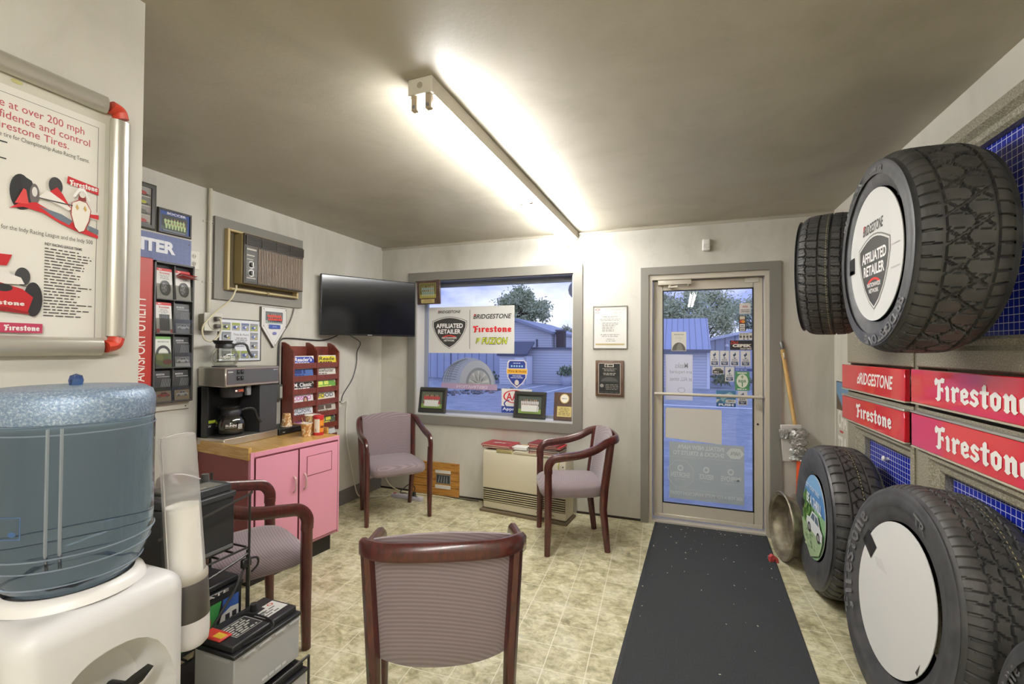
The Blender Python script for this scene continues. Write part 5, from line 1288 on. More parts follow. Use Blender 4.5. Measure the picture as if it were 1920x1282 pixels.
for k, (lab, c, h_, dx, rz, ww) in enumerate((('dark red book at the bottom of the right stack on the heater', '8c2730', .017, .0, .05, .27), ('grey book second from the bottom of the right heater stack', '7b7a78', .018, .004, .0, .27), ('thin black book in the middle of the right heater stack', '3a3436', .012, -.006, -.05, .265),
                                        ('bright red book second from the top of the right heater stack', 'b02f38', .016, .006, .03, .275), ('wine coloured book on top of the right heater stack', '7a2a33', .016, -.01, -.06, .26))):
    book(lab, .185+dx, .10, zz, ww, .19, h_, c, rz); zz += h_+.0004
t = thing('paper_pad', 'white paper pad between the two book stacks on the wall heater', 'paper', (-1.30, 3.785, .5465), HR+.1)
q = MB(); q.box(-.07, -.05, 0, .07, .05, .022, mat('dcdad2', .6)); q.build('sheets', t)
q = MB(); q.box(-.07, -.05, .022, .07, .05, .0228, mat('e4e2dc', .6)); q.build('top_sheet', t)
t = thing('wood_block', 'small tan wood strip behind the paper on the wall heater', 'block', (-1.25, 3.862, .532), HR)
q = MB(); q.box(-.07, -.015, 0, .07, .012, .035, M_HANDLE, .002, 1); q.build('strip', t)
# plywood with a vent plate
t = thing('plywood_panel', 'orange plywood patch board with a small vent at the foot of the back wall', 'board', (-2.22, BK, 0), 0)
q = MB(); q.box(-.25, -.016, .005, .25, 0, .315, M_PLY); q.build('board', t)
q = MB()
for z in (.078, .15, .232): q.box(-.25, -.0165, z, .25, -.016, z+.005, mat('5a3a16', .7))
q.build('groove', t)
q = MB()
for z0, z1 in ((.07, .105), (.215, .245)): q.box(.0, -.024, z0, .165, -.016, z1, mat('d3cfc6', .45), .002, 1)
q.build('tape_strip', t)
q = MB(); q.box(.01, -.022, .12, .165, -.016, .205, mat('9a9890', .4, .3)); q.box(.018, -.0225, .125, .157, -.022, .20, mat('34383c', .4)); q.build('vent_plate', t)
p = Pic(-.0228); [p.poly([(.03+k*.03, .13), (.04+k*.03, .13), (.052+k*.026, .19), (.046+k*.026, .19)], '8f9496') for k in range(4)]; p.build('vent_marks', t)
# power strip and cords
t = thing('power_strip', 'pale power strip lying on the floor behind the corner chair', 'power strip', (-2.41, 3.735, 0), math.radians(-3.5))
q = MB(); q.box(-.17, -.025, 0, .17, .025, .032, mat('b9b6c0', .4), .006, 2); q.build('body', t)
q = MB(); q.box(-.165, -.021, .032, .165, .021, .034, mat('d4d2d8', .4)); q.build('top_face', t)
q = MB(); q.box(-.155, -.012, .034, -.13, .012, .040, mat('c2423a', .4), .002, 1); q.build('switch', t)
for x in (.02, .10):
    q = MB(); q.box(x-.012, -.015, .033, x+.012, .015, .034, M_DARK); q.build('socket', t)
t = thing('power_plug', 'dark plug standing in the power strip', 'plug', (-2.335, 3.732, .0345), 0)
q = MB(); q.box(-.013, -.015, 0, .013, .015, .04, M_DARK, .004, 2); q.build('body', t)
cable('floor_cord', 'black cord looping from the power strip along the back wall', [(-2.335, 3.732, .07), (-2.34, 3.75, .11), (-2.42, 3.80, .12), (-2.50, 3.83, .07), (-2.53, 3.80, .03), (-2.5, 3.86, .008), (-2.3, 3.89, .006), (-2.0, 3.90, .006), (-1.75, 3.90, .006)], .0045, M_BLACK)
cable('floor_cord', 'cream cord running on the floor from the left wall to the power strip', [(-2.80, 3.35, .007), (-2.72, 3.52, .006), (-2.64, 3.66, .006), (-2.585, 3.74, .018)], .005, M_CORD)
cable('floor_cord', 'pale cord coming down the corner to the plywood board', [(-2.84, 3.92, .30), (-2.80, 3.90, .18), (-2.68, 3.86, .06), (-2.5, 3.86, .012), (-2.3, 3.875, .01), (-2.1, 3.88, .008), (-1.95, 3.87, .006)], .005, M_CORD)

# ================================================================== RIGHT WALL DISPLAY PANELS
XS = 1.033                                   # front plane of the moulded panels
GX = 1.100                                   # blue boards
def panel(label, ya, yb, z0, z1, wz0, wz1, ly, ry, sign=None):
    """moulded display bay; ya = far end, yb = near end; window wz0..wz1 between ly (far) and ry (near)"""
    t = thing('display_bay', label, 'display', (XS, (ya+yb)/2, z0), -PI/2, 'moulded tyre display bays')
    f = lambda Y: (ya+yb)/2-Y                # world Y to local x (facing the wall, right is towards the camera)
    q = MB(); X0, X1, H = f(ya), f(yb), z1-z0; a0, a1, b0, b1 = f(ly), f(ry), wz0-z0, wz1-z0
    def loop(x0, x1, c0, c1, y): return [(x0, y, c0), (x1, y, c0), (x1, y, c1), (x0, y, c1)]
    loops = [loop(X0, X1, 0, H, .10), loop(X0, X1, 0, H, .006), loop(X0+.006, X1-.006, .006, H-.006, .0), loop(a0-.055, a1+.055, b0-.055, b1+.055, .0), loop(a0-.035, a1+.035, b0-.035, b1+.035, .020), loop(a0-.012, a1+.012, b0-.012, b1+.012, .022), loop(a0, a1, b0, b1, .034), loop(a0, a1, b0, b1, .068)]
    V = [v for L in loops for v in L]; F = []
    for i in range(len(loops)-1):
        for k in range(4): F.append((i*4+k, i*4+(k+1) % 4, i*4+4+(k+1) % 4, i*4+4+k))
    q.add(V, F, M_SPECK); q.build('moulded_frame', t)
    q = MB(); q.box(a0-.01, .062, b0-.01, a1+.01, .070, b1+.01, M_GRID); q.build('grid_board', t)
    return t, f
M_SIGN = mat('da2636', .06, name='red_acrylic', coat=.6)
def sign(label, ya, yb, z0, z1, word, tya, tyb, tz0, tz1, lip=True):
    t = thing('header_sign', label, 'sign', (XS-.012, (ya+yb)/2, z0), -PI/2, 'red header signs')
    w, h = abs(ya-yb), z1-z0; f = lambda Y: (ya+yb)/2-Y
    q = MB(); q.box(-w/2, -.012, 0, w/2, .0115, h, M_SIGN, .003, 1); q.build('panel', t)
    q = MB()
    if lip: q.box(-w/2-.004, -.016, h, w/2+.004, .012, h+.012, mat('c9c6bd', .25, .6), .003, 1)
    q.box(-w/2-.002, -.0135, -.008, w/2+.002, .012, 0, mat('b9b29d', .4), .002, 1); q.build('channel_lip', t)
    p = Pic(-.0122)
    if word == 'B': p.bstone(f(tya), tz0-z0, f(tyb), tz1-z0, 'f0ebe6', 'cf2436')
    else: p.word(f(tya), tz0-z0, f(tyb), tz1-z0, 'f2eee8')
    p.build('lettering', t); return t
FA, FB, FC, FD = 3.60, 2.70, 2.662, 1.74
panel('upper far display bay behind the smaller hung tyre', FA, FB, 1.336, 2.29, 1.49, 2.17, 3.40, 2.80)
panel('upper near display bay behind the large hung tyre', FC, FD, 1.340, 2.29, 1.47, 2.19, 2.50, 1.90)
panel('lower far display bay behind the two far floor tyres', FA, FB, .03, .968, .13, .885, 3.41, 2.78)
panel('lower near display bay behind the tyre with the blank white disc', FC, FD, .03, .968, .13, .885, 2.50, 1.88)
q = MB()
q.box(XS+.01, FB-.035, .02, 1.15, FC+.035, 2.29, mat('7d7866', .5)); q.box(XS+.03, FD, 1.13, 1.15, FA, 1.168, mat('2b2822', .6)); struct(q.build('trim_3'))
q = MB(); q.box(XS+.002, FD, .968, 1.15, FB-.02, .972, M_SPECK); q.box(XS+.004, FB, 1.127, 1.15, FA, 1.150, M_SPECK); q.box(XS+.004, FD, 1.127, 1.15, FC, 1.150, M_SPECK); struct(q.build('trim_4'))
sign('upper far red header sign with italic white capitals', 3.62, 2.715, 1.172, 1.326, 'B', 3.345, 2.845, 1.215, 1.285, False)
sign('lower far red header sign with white blackletter lettering', 3.62, 2.722, .975, 1.122, 'F', 3.36, 2.86, 1.008, 1.098)
sign('upper near red header sign with large white blackletter lettering', 2.65, 1.72, 1.178, 1.331, 'F', 2.435, 1.862, 1.205, 1.305, False)
sign('lower near red header sign with large white blackletter lettering', 2.65, 1.72, .978, 1.128, 'F', 2.435, 1.862, 1.005, 1.105)
for y, z, lab in ((3.148, .81, 'white round knob on the far lower blue board'), (2.20, .80, 'white round knob on the near lower blue board')):
    t = thing('peg_knob', lab, 'knob', (GX-.006, y, z), -PI/2, 'white knobs on the blue boards')
    q = MB(); q.cyl((0, 0, 0), (0, -.02, 0), .008, M_WHITEP, 12); q.build('stem', t); q = MB(); q.ball((0, -.022, 0), (.016, .009, .016), M_WHITEP, 14); q.build('cap', t)
# poster on the strip of wall beside the door corner
t = hang('right', 3.745, .50, 'wall_poster', 'narrow poster with white capitals and a blue top in the corner right of the door', 'poster')
q = MB(); q.box(-.145, -.003, 0, .12, 0, .70, mat('c5c0b0', .5)); q.build('sheet', t)
p = Pic(-.0031); p.rect(-.145, .50, .12, .70, '6b8fb0'); p.poly([(-.145, .62), (-.145, .5), (.0, .5), (-.06, .56)], '5a4a34'); p.frame(-.145, 0, .12, .70, .008, '4b4a48')
p.text('CHA', -.11, .375, .07, .50, 'ece8de', .03); p.text('TRA', -.11, .205, .07, .32, 'ece8de', .03); p.rect(-.07, .345, .0, .36, 'b5453a'); p.rect(-.14, .18, -.115, .24, 'b3a24a'); p.build('lettering', t)

# ================================================================== TYRES
def tread_depth(kind, th, w):
    """0..1 groove field over angle th (array) and width w in −1..1 (array)"""
    fr = lambda x: np.abs(x-np.floor(x)-.5)*2           # 0 at centre, 1 at cell edge
    g = np.zeros_like(th)
    def circ(c, hw): return (np.abs(w-c) < hw).astype(float)
    N = 2*PI
    if kind == 'block':          # shoulder blocks, criss-cross centre
        for c in (-.55, .55): g = np.maximum(g, circ(c, .035))
        sh = (np.abs(w) > .55); g = np.maximum(g, sh*(fr(th*56/N+.15*w) > .86))
        ce = ~sh; k = 26; tri = lambda x: fr(x)*2-1
        g = np.maximum(g, ce*(fr(th*k/N+w*.95) > .90)); g = np.maximum(g, ce*(fr(th*k/N-w*.95+.5) > .90))
        g = np.maximum(g, ce*(np.abs(w-.10*tri(th*k/N+.25)) < .022)); g = np.maximum(g, .6*ce*(fr(th*k*2/N+.3*w) > .93))
    elif kind == 'winter':       # two straight grooves, slanted lateral cuts
        for c in (-.22, .24): g = np.maximum(g, circ(c, .035))
        for c in (-.68, .66): g = np.maximum(g, .7*(np.abs(w-c-.02*np.sin(th*60)) < .022))
        out = np.abs(w-.01) > .23; g = np.maximum(g, out*(fr(th*44/N+.45*np.sign(w)*w*w) > .87)); g = np.maximum(g, .8*(~out)*(fr(th*44/N+.9*w) > .9))
        g = np.maximum(g, .15*(fr(th*132/N+.3*w) > .8))
    elif kind == 'chevron':      # straight outer grooves, zig-zag middle, lateral shoulder bars
        for c in (-.40, .42): g = np.maximum(g, circ(c, .032))
        zz = .07*(fr(th*44/N)*2-1)
        for c in (-.16, .14): g = np.maximum(g, (np.abs(w-c-zz) < .028).astype(float))
        sh = np.abs(w) > .40; g = np.maximum(g, sh*(np.abs(w) > .52)*(fr(th*46/N) > .78)); g = np.maximum(g, (~sh)*(fr(th*44/N+np.abs(w)*1.3) > .88))
    elif kind == 'truck':        # four zig-zag grooves, siped ribs
        zz = .022*np.sign(np.sin(th*52))
        for c in (-.52, -.17, .17, .52): g = np.maximum(g, (np.abs(w-c-zz) < .036).astype(float))
        rib = np.abs(w) < .5; g = np.maximum(g, rib*(fr(th*52/N+w*.8) > .88)*.85); sh = np.abs(w) > .56; g = np.maximum(g, sh*(fr(th*78/N+.1*w) > .84)*.6)
    else:                        # mud: heavy staggered lugs
        g = np.maximum(g, circ(0, .04)); s = np.sign(w)
        g = np.maximum(g, (fr(th*30/N+.25*s+.5*np.abs(w)) > .72)); g = np.maximum(g, (np.abs(np.abs(w)-.5) < .05)*(fr(th*30/N+.25*s) < .7))
    return g
def ring_text(q, s, r0, r1, a0, a1, x, m, bl=False):
    """lettering bent along the −X sidewall; angles clockwise from the top as seen from the room"""
    if bl:
        P, L = _BL; polys = [[(a/L, (b+.1)/1.18) for a, b in pl] for pl in P]
        for pl in polys:
            q.add([(x, -((r0+(r1-r0)*b)*math.sin(a0+(a1-a0)*a)), (r0+(r1-r0)*b)*math.cos(a0+(a1-a0)*a)) for a, b in pl], [tuple(range(len(pl)))], m)
        return
    V, F, asp = glyphs(s, .03)
    q.add([(x, -((r0+(r1-r0)*b)*math.sin(a0+(a1-a0)*a)), (r0+(r1-r0)*b)*math.cos(a0+(a1-a0)*a)) for a, b in V], F, m)
def tyre(label, loc, rot, R, W, rim, kind, texts=(), dot=True, nth=620, nw=72, shoulder=.84):
    t = thing('tyre', label, 'tyre', loc, 0, 'display tyres', rot)
    gd = .010
    th = np.linspace(0, 2*PI, nth, endpoint=False); w = np.linspace(-1, 1, nw)
    TH, WW = np.meshgrid(th, w, indexing='ij'); g = tread_depth(kind, TH, WW)
    tw = W*.5*shoulder
    crown = R-.004*np.abs(WW)**2-.022*np.abs(WW)**7
    rr = crown-gd*g
    X = WW*tw; Y = rr*np.sin(TH); Z = rr*np.cos(TH)+R
    V = np.stack([X, Y, Z], -1).reshape(-1, 3).tolist(); F = []
    for i in range(nth):
        j = (i+1) % nth
        for k in range(nw-1): F.append((i*nw+k, j*nw+k, j*nw+k+1, i*nw+k+1))
    q = MB(); q.add(V, F, M_TREAD, False)
    if dot:
        xx = tw*dot if dot is not True else 0.0
        for i in range(150):
            a = 2*PI*i/150; b = a+.02; r = R+.0006
            q.add([(xx-.0015, r*math.sin(a), R+r*math.cos(a)), (xx+.0015, r*math.sin(a), R+r*math.cos(a)), (xx+.0015, r*math.sin(b), R+r*math.cos(b)), (xx-.0015, r*math.sin(b), R+r*math.cos(b))], [(0, 1, 2, 3)], mat('b5a97c', .6))
    q.build('tread', t)
    re = R-.026
    for s in (-1, 1):
        prof = [(re-.0005, s*tw*1.0), (re-.010, s*W*.465), (R*.93, s*W*.480), (R*.90, s*W*.492), (R*.893, s*W*.489), (R*.86, s*W*.5), (R*.80, s*W*.497), (rim+.055, s*W*.478), (rim+.048, s*W*.466), (rim+.03, s*W*.455), (rim+.012, s*W*.432), (rim, s*W*.41), (rim-.002, s*W*.36), (rim+.02, s*W*.34)]
        q = MB(); q.lathe(prof, M_SIDE, 96, axis='X', c=(0, 0, R)); q.build('sidewall', t)
    q = MB(); q.lathe([(rim+.02, -W*.34), (R*.86, -W*.42), (R*.93, 0), (R*.86, W*.42), (rim+.02, W*.34)], M_BLACK, 64, axis='X', c=(0, 0, R)); q.build('inner_liner', t)
    if texts:
        pr = [(R*.93, .480), (R*.86, .5), (R*.80, .497), (rim+.055, .478), (rim+.03, .455), (rim+.012, .432)][::-1]
        rs = [a for a, b in pr]; ws = [b for a, b in pr]
        for a in texts:
            q = MB(); ring_text(q, a[0], a[1], a[2], a[3], a[4], -W*.505, M_RAISED, a[5])
            for v in range(len(q.V)):      # rest each letter on the bulging sidewall
                rad = math.hypot(q.V[v][1], q.V[v][2]); q.V[v] = (-W*float(np.interp(rad, rs, ws))-.0035, q.V[v][1], q.V[v][2]+R)
            q.build('raised_lettering', t)
    return t
def disc(label, loc, rot, R, W, rd, draw, notch=None, x=-.43):
    t = thing('display_disc', label, 'disc', loc, 0, 'round display discs in the tyres', rot)
    q = MB(); q.lathe([(0, W*x-.003), (rd, W*x-.003), (rd, W*x), (0, W*x)], mat('dcdbd8', .4), 64, axis='X', c=(0, 0, R), smooth=False); q.build('card', t)
    p = Pic(0); draw(p, rd)
    o = p.build('print', t); o.rotation_euler = (0, 0, -PI/2); o.location = (W*x-.0035, 0, R)
    if notch:
        q = MB(); a, r0, r1, hw = notch
        c, s = math.cos(a), math.sin(a)
        def P(r, o_): return (W*x-.0045, -(r*s+o_*c), R+r*c-o_*s)
        q.add([P(r0, -hw), P(r1, -hw), P(r1, hw), P(r0, hw)], [(0, 1, 2, 3)], M_BLACK)
        q.add([P(r0+.012, -hw*.9), P(r1-.004, -hw*.9), P(r1-.004, -hw*.5), P(r0+.012, -hw*.5)], [(3, 2, 1, 0)], mat('4a4a4d', .3)); q.build('tape_tab', t)
    return t
A = math.radians
# hung tyres
r = (0, 0, A(0)); l = (.842, 2.185, 1.405)
tyre('large hung tyre with a shield disc, on the upper right wall', l, r, .385, .275, .262, 'block', (('BRIDGESTONE', .315, .352, A(125), A(190), False), ('BLIZZAK', .310, .347, A(-62), A(-12), False), ('DM-V2', .318, .338, A(2), A(22), False)), dot=False)
def dr(p, rd):
    p.bstone(-rd*.42, rd*.36, rd*.36, rd*.52, '3a3836'); p.shield(0, -rd*.24, rd*1.16, rd*1.10)
    p.rects([(rd*.62, rd*.02, rd*.9, rd*.035), (rd*.62, -rd*.30, rd*.9, -rd*.285)], 'c2c1be')
disc('round white card with a dark shield in the large hung tyre', l, r, .385, .275, .258, dr, (A(-92), .205, .27, .035), -.445)
r = (0, 0, A(-20)); l = (.765, 2.93, 1.50)
tyre('smaller hung tyre seen from its tread, left of the large one on the right wall', l, r, .325, .255, .222, 'winter', dot=.1)
q = MB()
for y, z, x0 in ((2.19, 1.79, .98), (2.90, 1.83, .86)): pass
for nm, lab, y, z, x0 in (('tyre_hanger', 'steel peg carrying the large hung tyre', 2.19, 2.045, .80), ('tyre_hanger', 'steel peg carrying the smaller hung tyre', 2.90, 2.043, .73)):
    q = MB(); q.cyl((x0, y, z-.012), (GX-.005, y, z-.012), .012, M_STEEL, 10); q.box(GX-.012, y-.04, z-.05, GX-.003, y+.04, z+.03, M_STEEL); tag(q.build(nm), lab, 'hanger', 'pegs for the hung tyres')
# floor tyres
r = (0, A(2.0), 0); l = (.846, 3.19, 0)
tyre('floor tyre with a colourful car disc, next to the wheel rim', l, r, .425, .262, .245, 'chevron', dot=.12)
def dr(p, rd):
    p.ell(0, 0, rd, rd, '8fb98a', 48)
    p.ell(0, 0, rd, rd, '5b8fc4', 48, 12, 168); p.ell(0, 0, rd*.999, rd*.999, '7fb0da', 40, 40, 140)
    p.poly([(-rd*.97, rd*.2), (-rd*.8, rd*.5), (-rd*.45, rd*.42), (0, rd*.1), (rd*.3, -rd*.1), (rd*.3, -rd*.3), (-rd*.95, -rd*.3)], '4d7c3c')
    rg = random.Random(4)
    for _ in range(60):
        a, b = rg.uniform(-.9, .15), rg.uniform(-.3, .4)
        if b < .35-.5*(a+.3) or a < -.3: p.ell(rd*a*.95, rd*b*.9, rd*.06, rd*.05, rg.choice(['3f6a33', '6f9c4c', '8db35f', '55813f']), 7)
    p.poly([(-rd*.95, -rd*.3), (rd*.95, -rd*.3), (rd*.7, -rd*.7), (0, -rd*.99), (-rd*.7, -rd*.7)], 'a9c295')
    for _ in range(26): a, b = rg.uniform(-.5, .5), rg.uniform(-.85, -.4); p.ell(rd*a, rd*b, rd*.06, rd*.03, rg.choice(['c6d2b0', '87a37a', 'd6dec4', '7f9a72']), 7)
    p.car(-rd*.42, -rd*.42, rd*.95, rd*.18, 'dfe2e2', '5b6d7a', '2a2d2f')
    p.text('LET YOUR TIRES', -rd*.58, rd*.62, rd*.62, rd*.72, 'e8eff4', .01); p.text('BE A THRILL', -rd*.46, rd*.26, rd*.84, rd*.50, 'e8eff4', .03)
disc('round card printed with a white car under blue sky in the far floor tyre', l, r, .425, .262, .240, dr, (A(-88), .19, .27, .03), -.445)
r = (0, A(7.5), A(4)); l = (.838, 2.20, .015)
MR2 = mat('77767a', .5, name='grey_raised_letter')
tyre('big floor tyre with a blank white disc, in the right foreground', l, r, .436, .275, .282, 'truck', (('', .322, .392, A(232), A(312), True), ('TR', .325, .365, A(14), A(28), False)), dot=.3)
def dr(p, rd): p.poly([(-rd*.62, rd*.30), (-rd*.40, rd*.34), (-rd*.2, rd*.20), (-rd*.5, rd*.2)], 'd2d1ce'); p.poly([(rd*.80, -rd*.45), (rd*.78, -rd*.62), (rd*.73, -rd*.60)], '4a4846')
disc('round blank white card in the big floor tyre', l, r, .436, .275, .276, dr, (A(-62), .20, .30, .034), -.44)
r = (0, A(4.0), A(-10)); l = (.885, 1.37, .01)
tyre('lugged floor tyre cut off at the bottom right corner', l, r, .37, .27, .25, 'mud', (('', .28, .32, A(250), A(310), True),), dot=False, nth=420, nw=56)
# bare wheel rim
t = thing('wheel_rim', 'bare rusty steel wheel rim leaning beside the door', 'wheel', (.684, 3.585, 0), 0, None, (0, A(2), A(9)))
RR = .224
k = NT('worn_steel'); f = k.noise(k.mapping(), 12, 5); k.col(k.ramp(f, [(.35, '6b6250'), (.55, '8f8672'), (.75, 'b0a994')])); k.rough(.4); k.b.inputs['Metallic'].default_value = .5; M_RIM = k.m
q = MB(); q.lathe([(RR-.012, -.05), (RR-.004, -.056), (RR+.001, -.05), (RR, -.042), (RR-.018, -.038), (RR-.020, -.015), (RR-.036, .01), (RR-.036, .035), (RR-.012, .05), (RR-.010, .055), (RR-.020, .055), (RR-.044, .038), (RR-.044, .008), (RR-.028, -.018), (RR-.026, -.042), (RR-.012, -.05)], M_RIM, 72, axis='X', c=(0, 0, RR)); q.build('barrel', t)
q = MB(); q.lathe([(RR-.044, .030), (.15, .046), (.11, .03), (.07, .04), (.035, .04), (.033, .05), (.15, .056), (RR-.044, .038)], M_RIM, 48, axis='X', c=(0, 0, RR)); q.build('wheel_disc', t)
# taped ice scraper
t = thing('ice_scraper', 'wooden handled scraper with silver tape and an orange lower shaft, leaning right of the door', 'scraper', (.80, 3.82, 0), 0)
top, mid, bot = Vector((-.09, .105, 1.485)), Vector((-.005, .085, .86)), Vector((.0, 0, .0))
q = MB(); q.cyl(mid-(top-mid)*.12, top-(top-mid)*.09, .0145, M_HANDLE, 14); q.build('handle', t)
q = MB(); q.tube([top-(top-mid)*.10, top-(top-mid)*.02, top], [.0155, .014, .006], mat('6e6c68', .35, .5), 12); q.build('threaded_tip', t)
q = MB(); q.box(-.02, -.004, 1.30-.0, -.0, .0, 1.301, M_HANDLE); q.cyl(top-(top-mid)*.14+Vector((0, -.0155, 0)), top-(top-mid)*.22+Vector((0, -.0155, 0)), .006, mat('d2cbb8', .5), 6); q.build('sticker', t)
q = MB(); q.box(-.060, .055, .60, .075, .068, .87, mat('c9c6be', .4), .004, 1, T=Matrix.Rotation(A(-3), 4, 'Y')); q.build('blade', t)
k = NT('silver_tape'); f = k.noise(k.mapping(), 26, 4, .6, 1.5); k.col(k.ramp(f, [(.35, '8a8984'), (.6, 'bdbcb8')])); k.rough(.25); k.b.inputs['Metallic'].default_value = .7; k.bump(f, .8, .02)
q = MB(); rg = random.Random(6); V = []; F = []
for i in range(15):
    for j in range(14):
        a = 2*PI*j/14; rx, ry = .045+.016*math.sin(i*1.7+j)+.012*rg.random(), .036+.006*rg.random()
        V.append((.012+rx*math.cos(a), .052+ry*math.sin(a)*.7, .615+i*.0165))
for i in range(14):
    for j in range(14): F.append((i*14+j, i*14+(j+1) % 14, i*14+14+(j+1) % 14, i*14+14+j))
F += [tuple(reversed(range(14))), tuple(14*14+j for j in range(14))]
q.add(V, F, k.m, False); q.box(-.07, .035, .62, -.01, .05, .70, k.m, .004, 1, T=Matrix.Rotation(A(8), 4, 'Y')); q.box(-.06, .036, .77, .0, .05, .84, k.m, .004, 1, T=Matrix.Rotation(A(-4), 4, 'Y')); q.build('tape_wrap', t)
q = MB(); q.cyl((.015, .05, .64), (-.005, .0, .004), .019, mat('e2562a', .4), 14); q.build('orange_shaft', t)
t = thing('red_scrap', 'small red plastic scrap on the floor left of the wheel rim', 'scrap', (.585, 3.50, 0), .4)
q = MB(); q.prism([(-.03, 0), (.03, 0), (.024, .03), (-.01, .055), (-.03, .04)], -.012, .012, mat('c0484a', .4)); q.build('wedge', t); q = MB(); q.cyl((.0, -.013, .02), (0, -.016, .02), .006, mat('7d2a2c', .5), 8); q.build('stud', t)

# ================================================================== WATER COOLER
t = thing('water_cooler', 'white plastic water dispenser in the left foreground', 'water cooler', (-1.21, .600, 0), PI/2)
wp = mat('d0cecd', .38, name='cooler_plastic')
BW, BD, BH = .152, .15, .905
q = MB(); q.box(-BW, -BD, 0, BW, BD, BH, wp, .045, 8, taper=.985)
ct_ = MB(); N = 40; V = []
for (y, kx, kz) in ((-BD-.03, 1.06, 1.05), (-BD+.002, 1.0, 1.0), (-BD+.03, .96, .97), (-BD+.075, .86, .90), (-BD+.085, .80, .86)):
    for i in range(N):
        a = 2*PI*i/N; c, s_ = math.cos(a), math.sin(a); n = (abs(c)**2.5+abs(s_)**2.5)**(-1/2.5); V.append((.126*c*n*kx, y, .575+.235*s_*n*kz))
ct_.add(V, [tuple(range(N)), tuple(4*N+i for i in reversed(range(N)))]+[(b*N+i, b*N+N+i, b*N+N+(i+1) % N, b*N+(i+1) % N) for b in range(4) for i in range(N)], wp)
bmx = carve(q, ct_, 'body'); bmx.build('body', t)
q = MB(); q.lathe([(.125, 0), (.12, .012), (.112, .02), (.104, .022), (.100, .015), (.098, -.01)], mat('e2dfdb', .35), 56, c=(0, 0, BH)); q.build('bottle_collar', t)
q = MB(); q.box(-.085, -.135, .30, .085, -.06, .325, mat('b9b6b0', .4), .004, 1); q.build('drip_tray', t)
for x, tl in ((.038, 'tap'), (-.045, 'tap')):
    q = MB(); q.tube(catmull([(x, -.06, .685), (x, -.11, .692), (x+.002, -.135, .685), (x+.002, -.14, .65)], 5), .012, M_BLACK, 10)
    q.prism([(-.02, -.008), (.022, .0), (.05, .022), (.012, .016), (-.018, .008)], -.012, .012, M_BLACK, T=Matrix.Translation((x, -.13, .703)) @ Matrix.Scale(.8, 4)); q.build(tl, t)
    q = MB(); q.box(x-.045, -.12, .65, x-.012, -.06, .665, mat('c9bf9f', .5), .003, 1); q.build('tap_mount', t)
# bottle
t = thing('water_bottle', 'large blue water bottle upside down on the white cooler', 'bottle', (-1.21, .600, BH), PI/2)
bp_ = [(.0, -.004), (.03, -.004), (.034, .012), (.085, .016), (.100, .024), (.116, .046), (.129, .082), (.1335, .098), (.1335, .102), (.1365, .106), (.1362, .112), (.1348, .118), (.1355, .14), (.1355, .34), (.134, .348), (.1355, .356)]
q = MB(); q.lathe(bp_, M_WATER, 96); q.lathe([(.1355, .356), (0, .356)], M_WATER, 96); q.build('shell', t)
M_FROST = water_mat('frosted_blue_plastic', 'a3b4c8', .38, 1.2)
k = NT('frosted_bottle_base'); f = k.noise(k.mapping(), 220, 3, .7); k.col(k.ramp(f, [(.38, '6f87a6'), (.55, '93a5b8'), (.7, 'c9d4de')])); k.rough(.28); k.b.inputs['Metallic'].default_value = .25; k.b.inputs['Transmission Weight'].default_value = .15; k.bump(f, .4, .004)
q = MB(); q.lathe([(.1345, .3565), (.1358, .362), (.1358, .395), (.130, .412), (.115, .421), (.05, .424), (0, .424)], k.m, 96, cap0=True); q.build('frosted_base', t)
q = MB(); q.lathe([(.0, .424), (.011, .424), (.0125, .434), (.010, .444), (.0, .448)], water_mat('blue_knob', '4a6fb8', .05, 1.45), 20); q.build('base_nub', t)
q = MB()
for dx in (-.012, .012): a = math.radians(-38)+dx*6; q.tube([(.136*math.sin(a), -.136*math.cos(a), .35), (.136*math.sin(a), -.136*math.cos(a), .12), (.127*math.sin(a), -.127*math.cos(a), .085)], .003, veil('dce6ee', .5), 6)
q.build('moulded_seam', t)
M_CREASE_LIGHT = veil('cfe0f4', .45)  # pale rings stand in for light-blue highlights along the bottle's creases
for zr, rr_ in ((.107, .1366), (.083, .1295), (.047, .1168), (.338, .1358)):
    q = MB(); q.tube([(rr_*math.cos(2*PI*i/72), rr_*math.sin(2*PI*i/72), zr) for i in range(72)], .0016, M_CREASE_LIGHT, 6, closed=True); q.build('crease_highlight', t)
q = MB(); M_EMB = mat('3d5f92', .3, name='embossed_mark', alpha=.8)
def bw(a, z, r=.1362): return (r*math.sin(a), -r*math.cos(a), z)
a0, a1 = math.radians(-92), math.radians(-58); n = 16
for (z0, z1, s0, s1) in ((.150, .1515, 0, 1), (.190, .1915, 0, 1)):
    for i in range(n): u, v = a0+(a1-a0)*i/n, a0+(a1-a0)*(i+1)/n; q.add([bw(u, z0), bw(v, z0), bw(v, z1), bw(u, z1)], [(0, 1, 2, 3)], M_EMB)
for u in (a0, a1): q.add([bw(u, .15), bw(u+.01, .15), bw(u+.01, .1915), bw(u, .1915)], [(0, 1, 2, 3)], M_EMB)
P = [bw(a1-.09+.05*math.cos(k*PI/8), .160+.005*math.sin(k*PI/8)) for k in range(16)]; q.add(P, [tuple(range(16))], M_EMB); q.build('embossed_label', t)
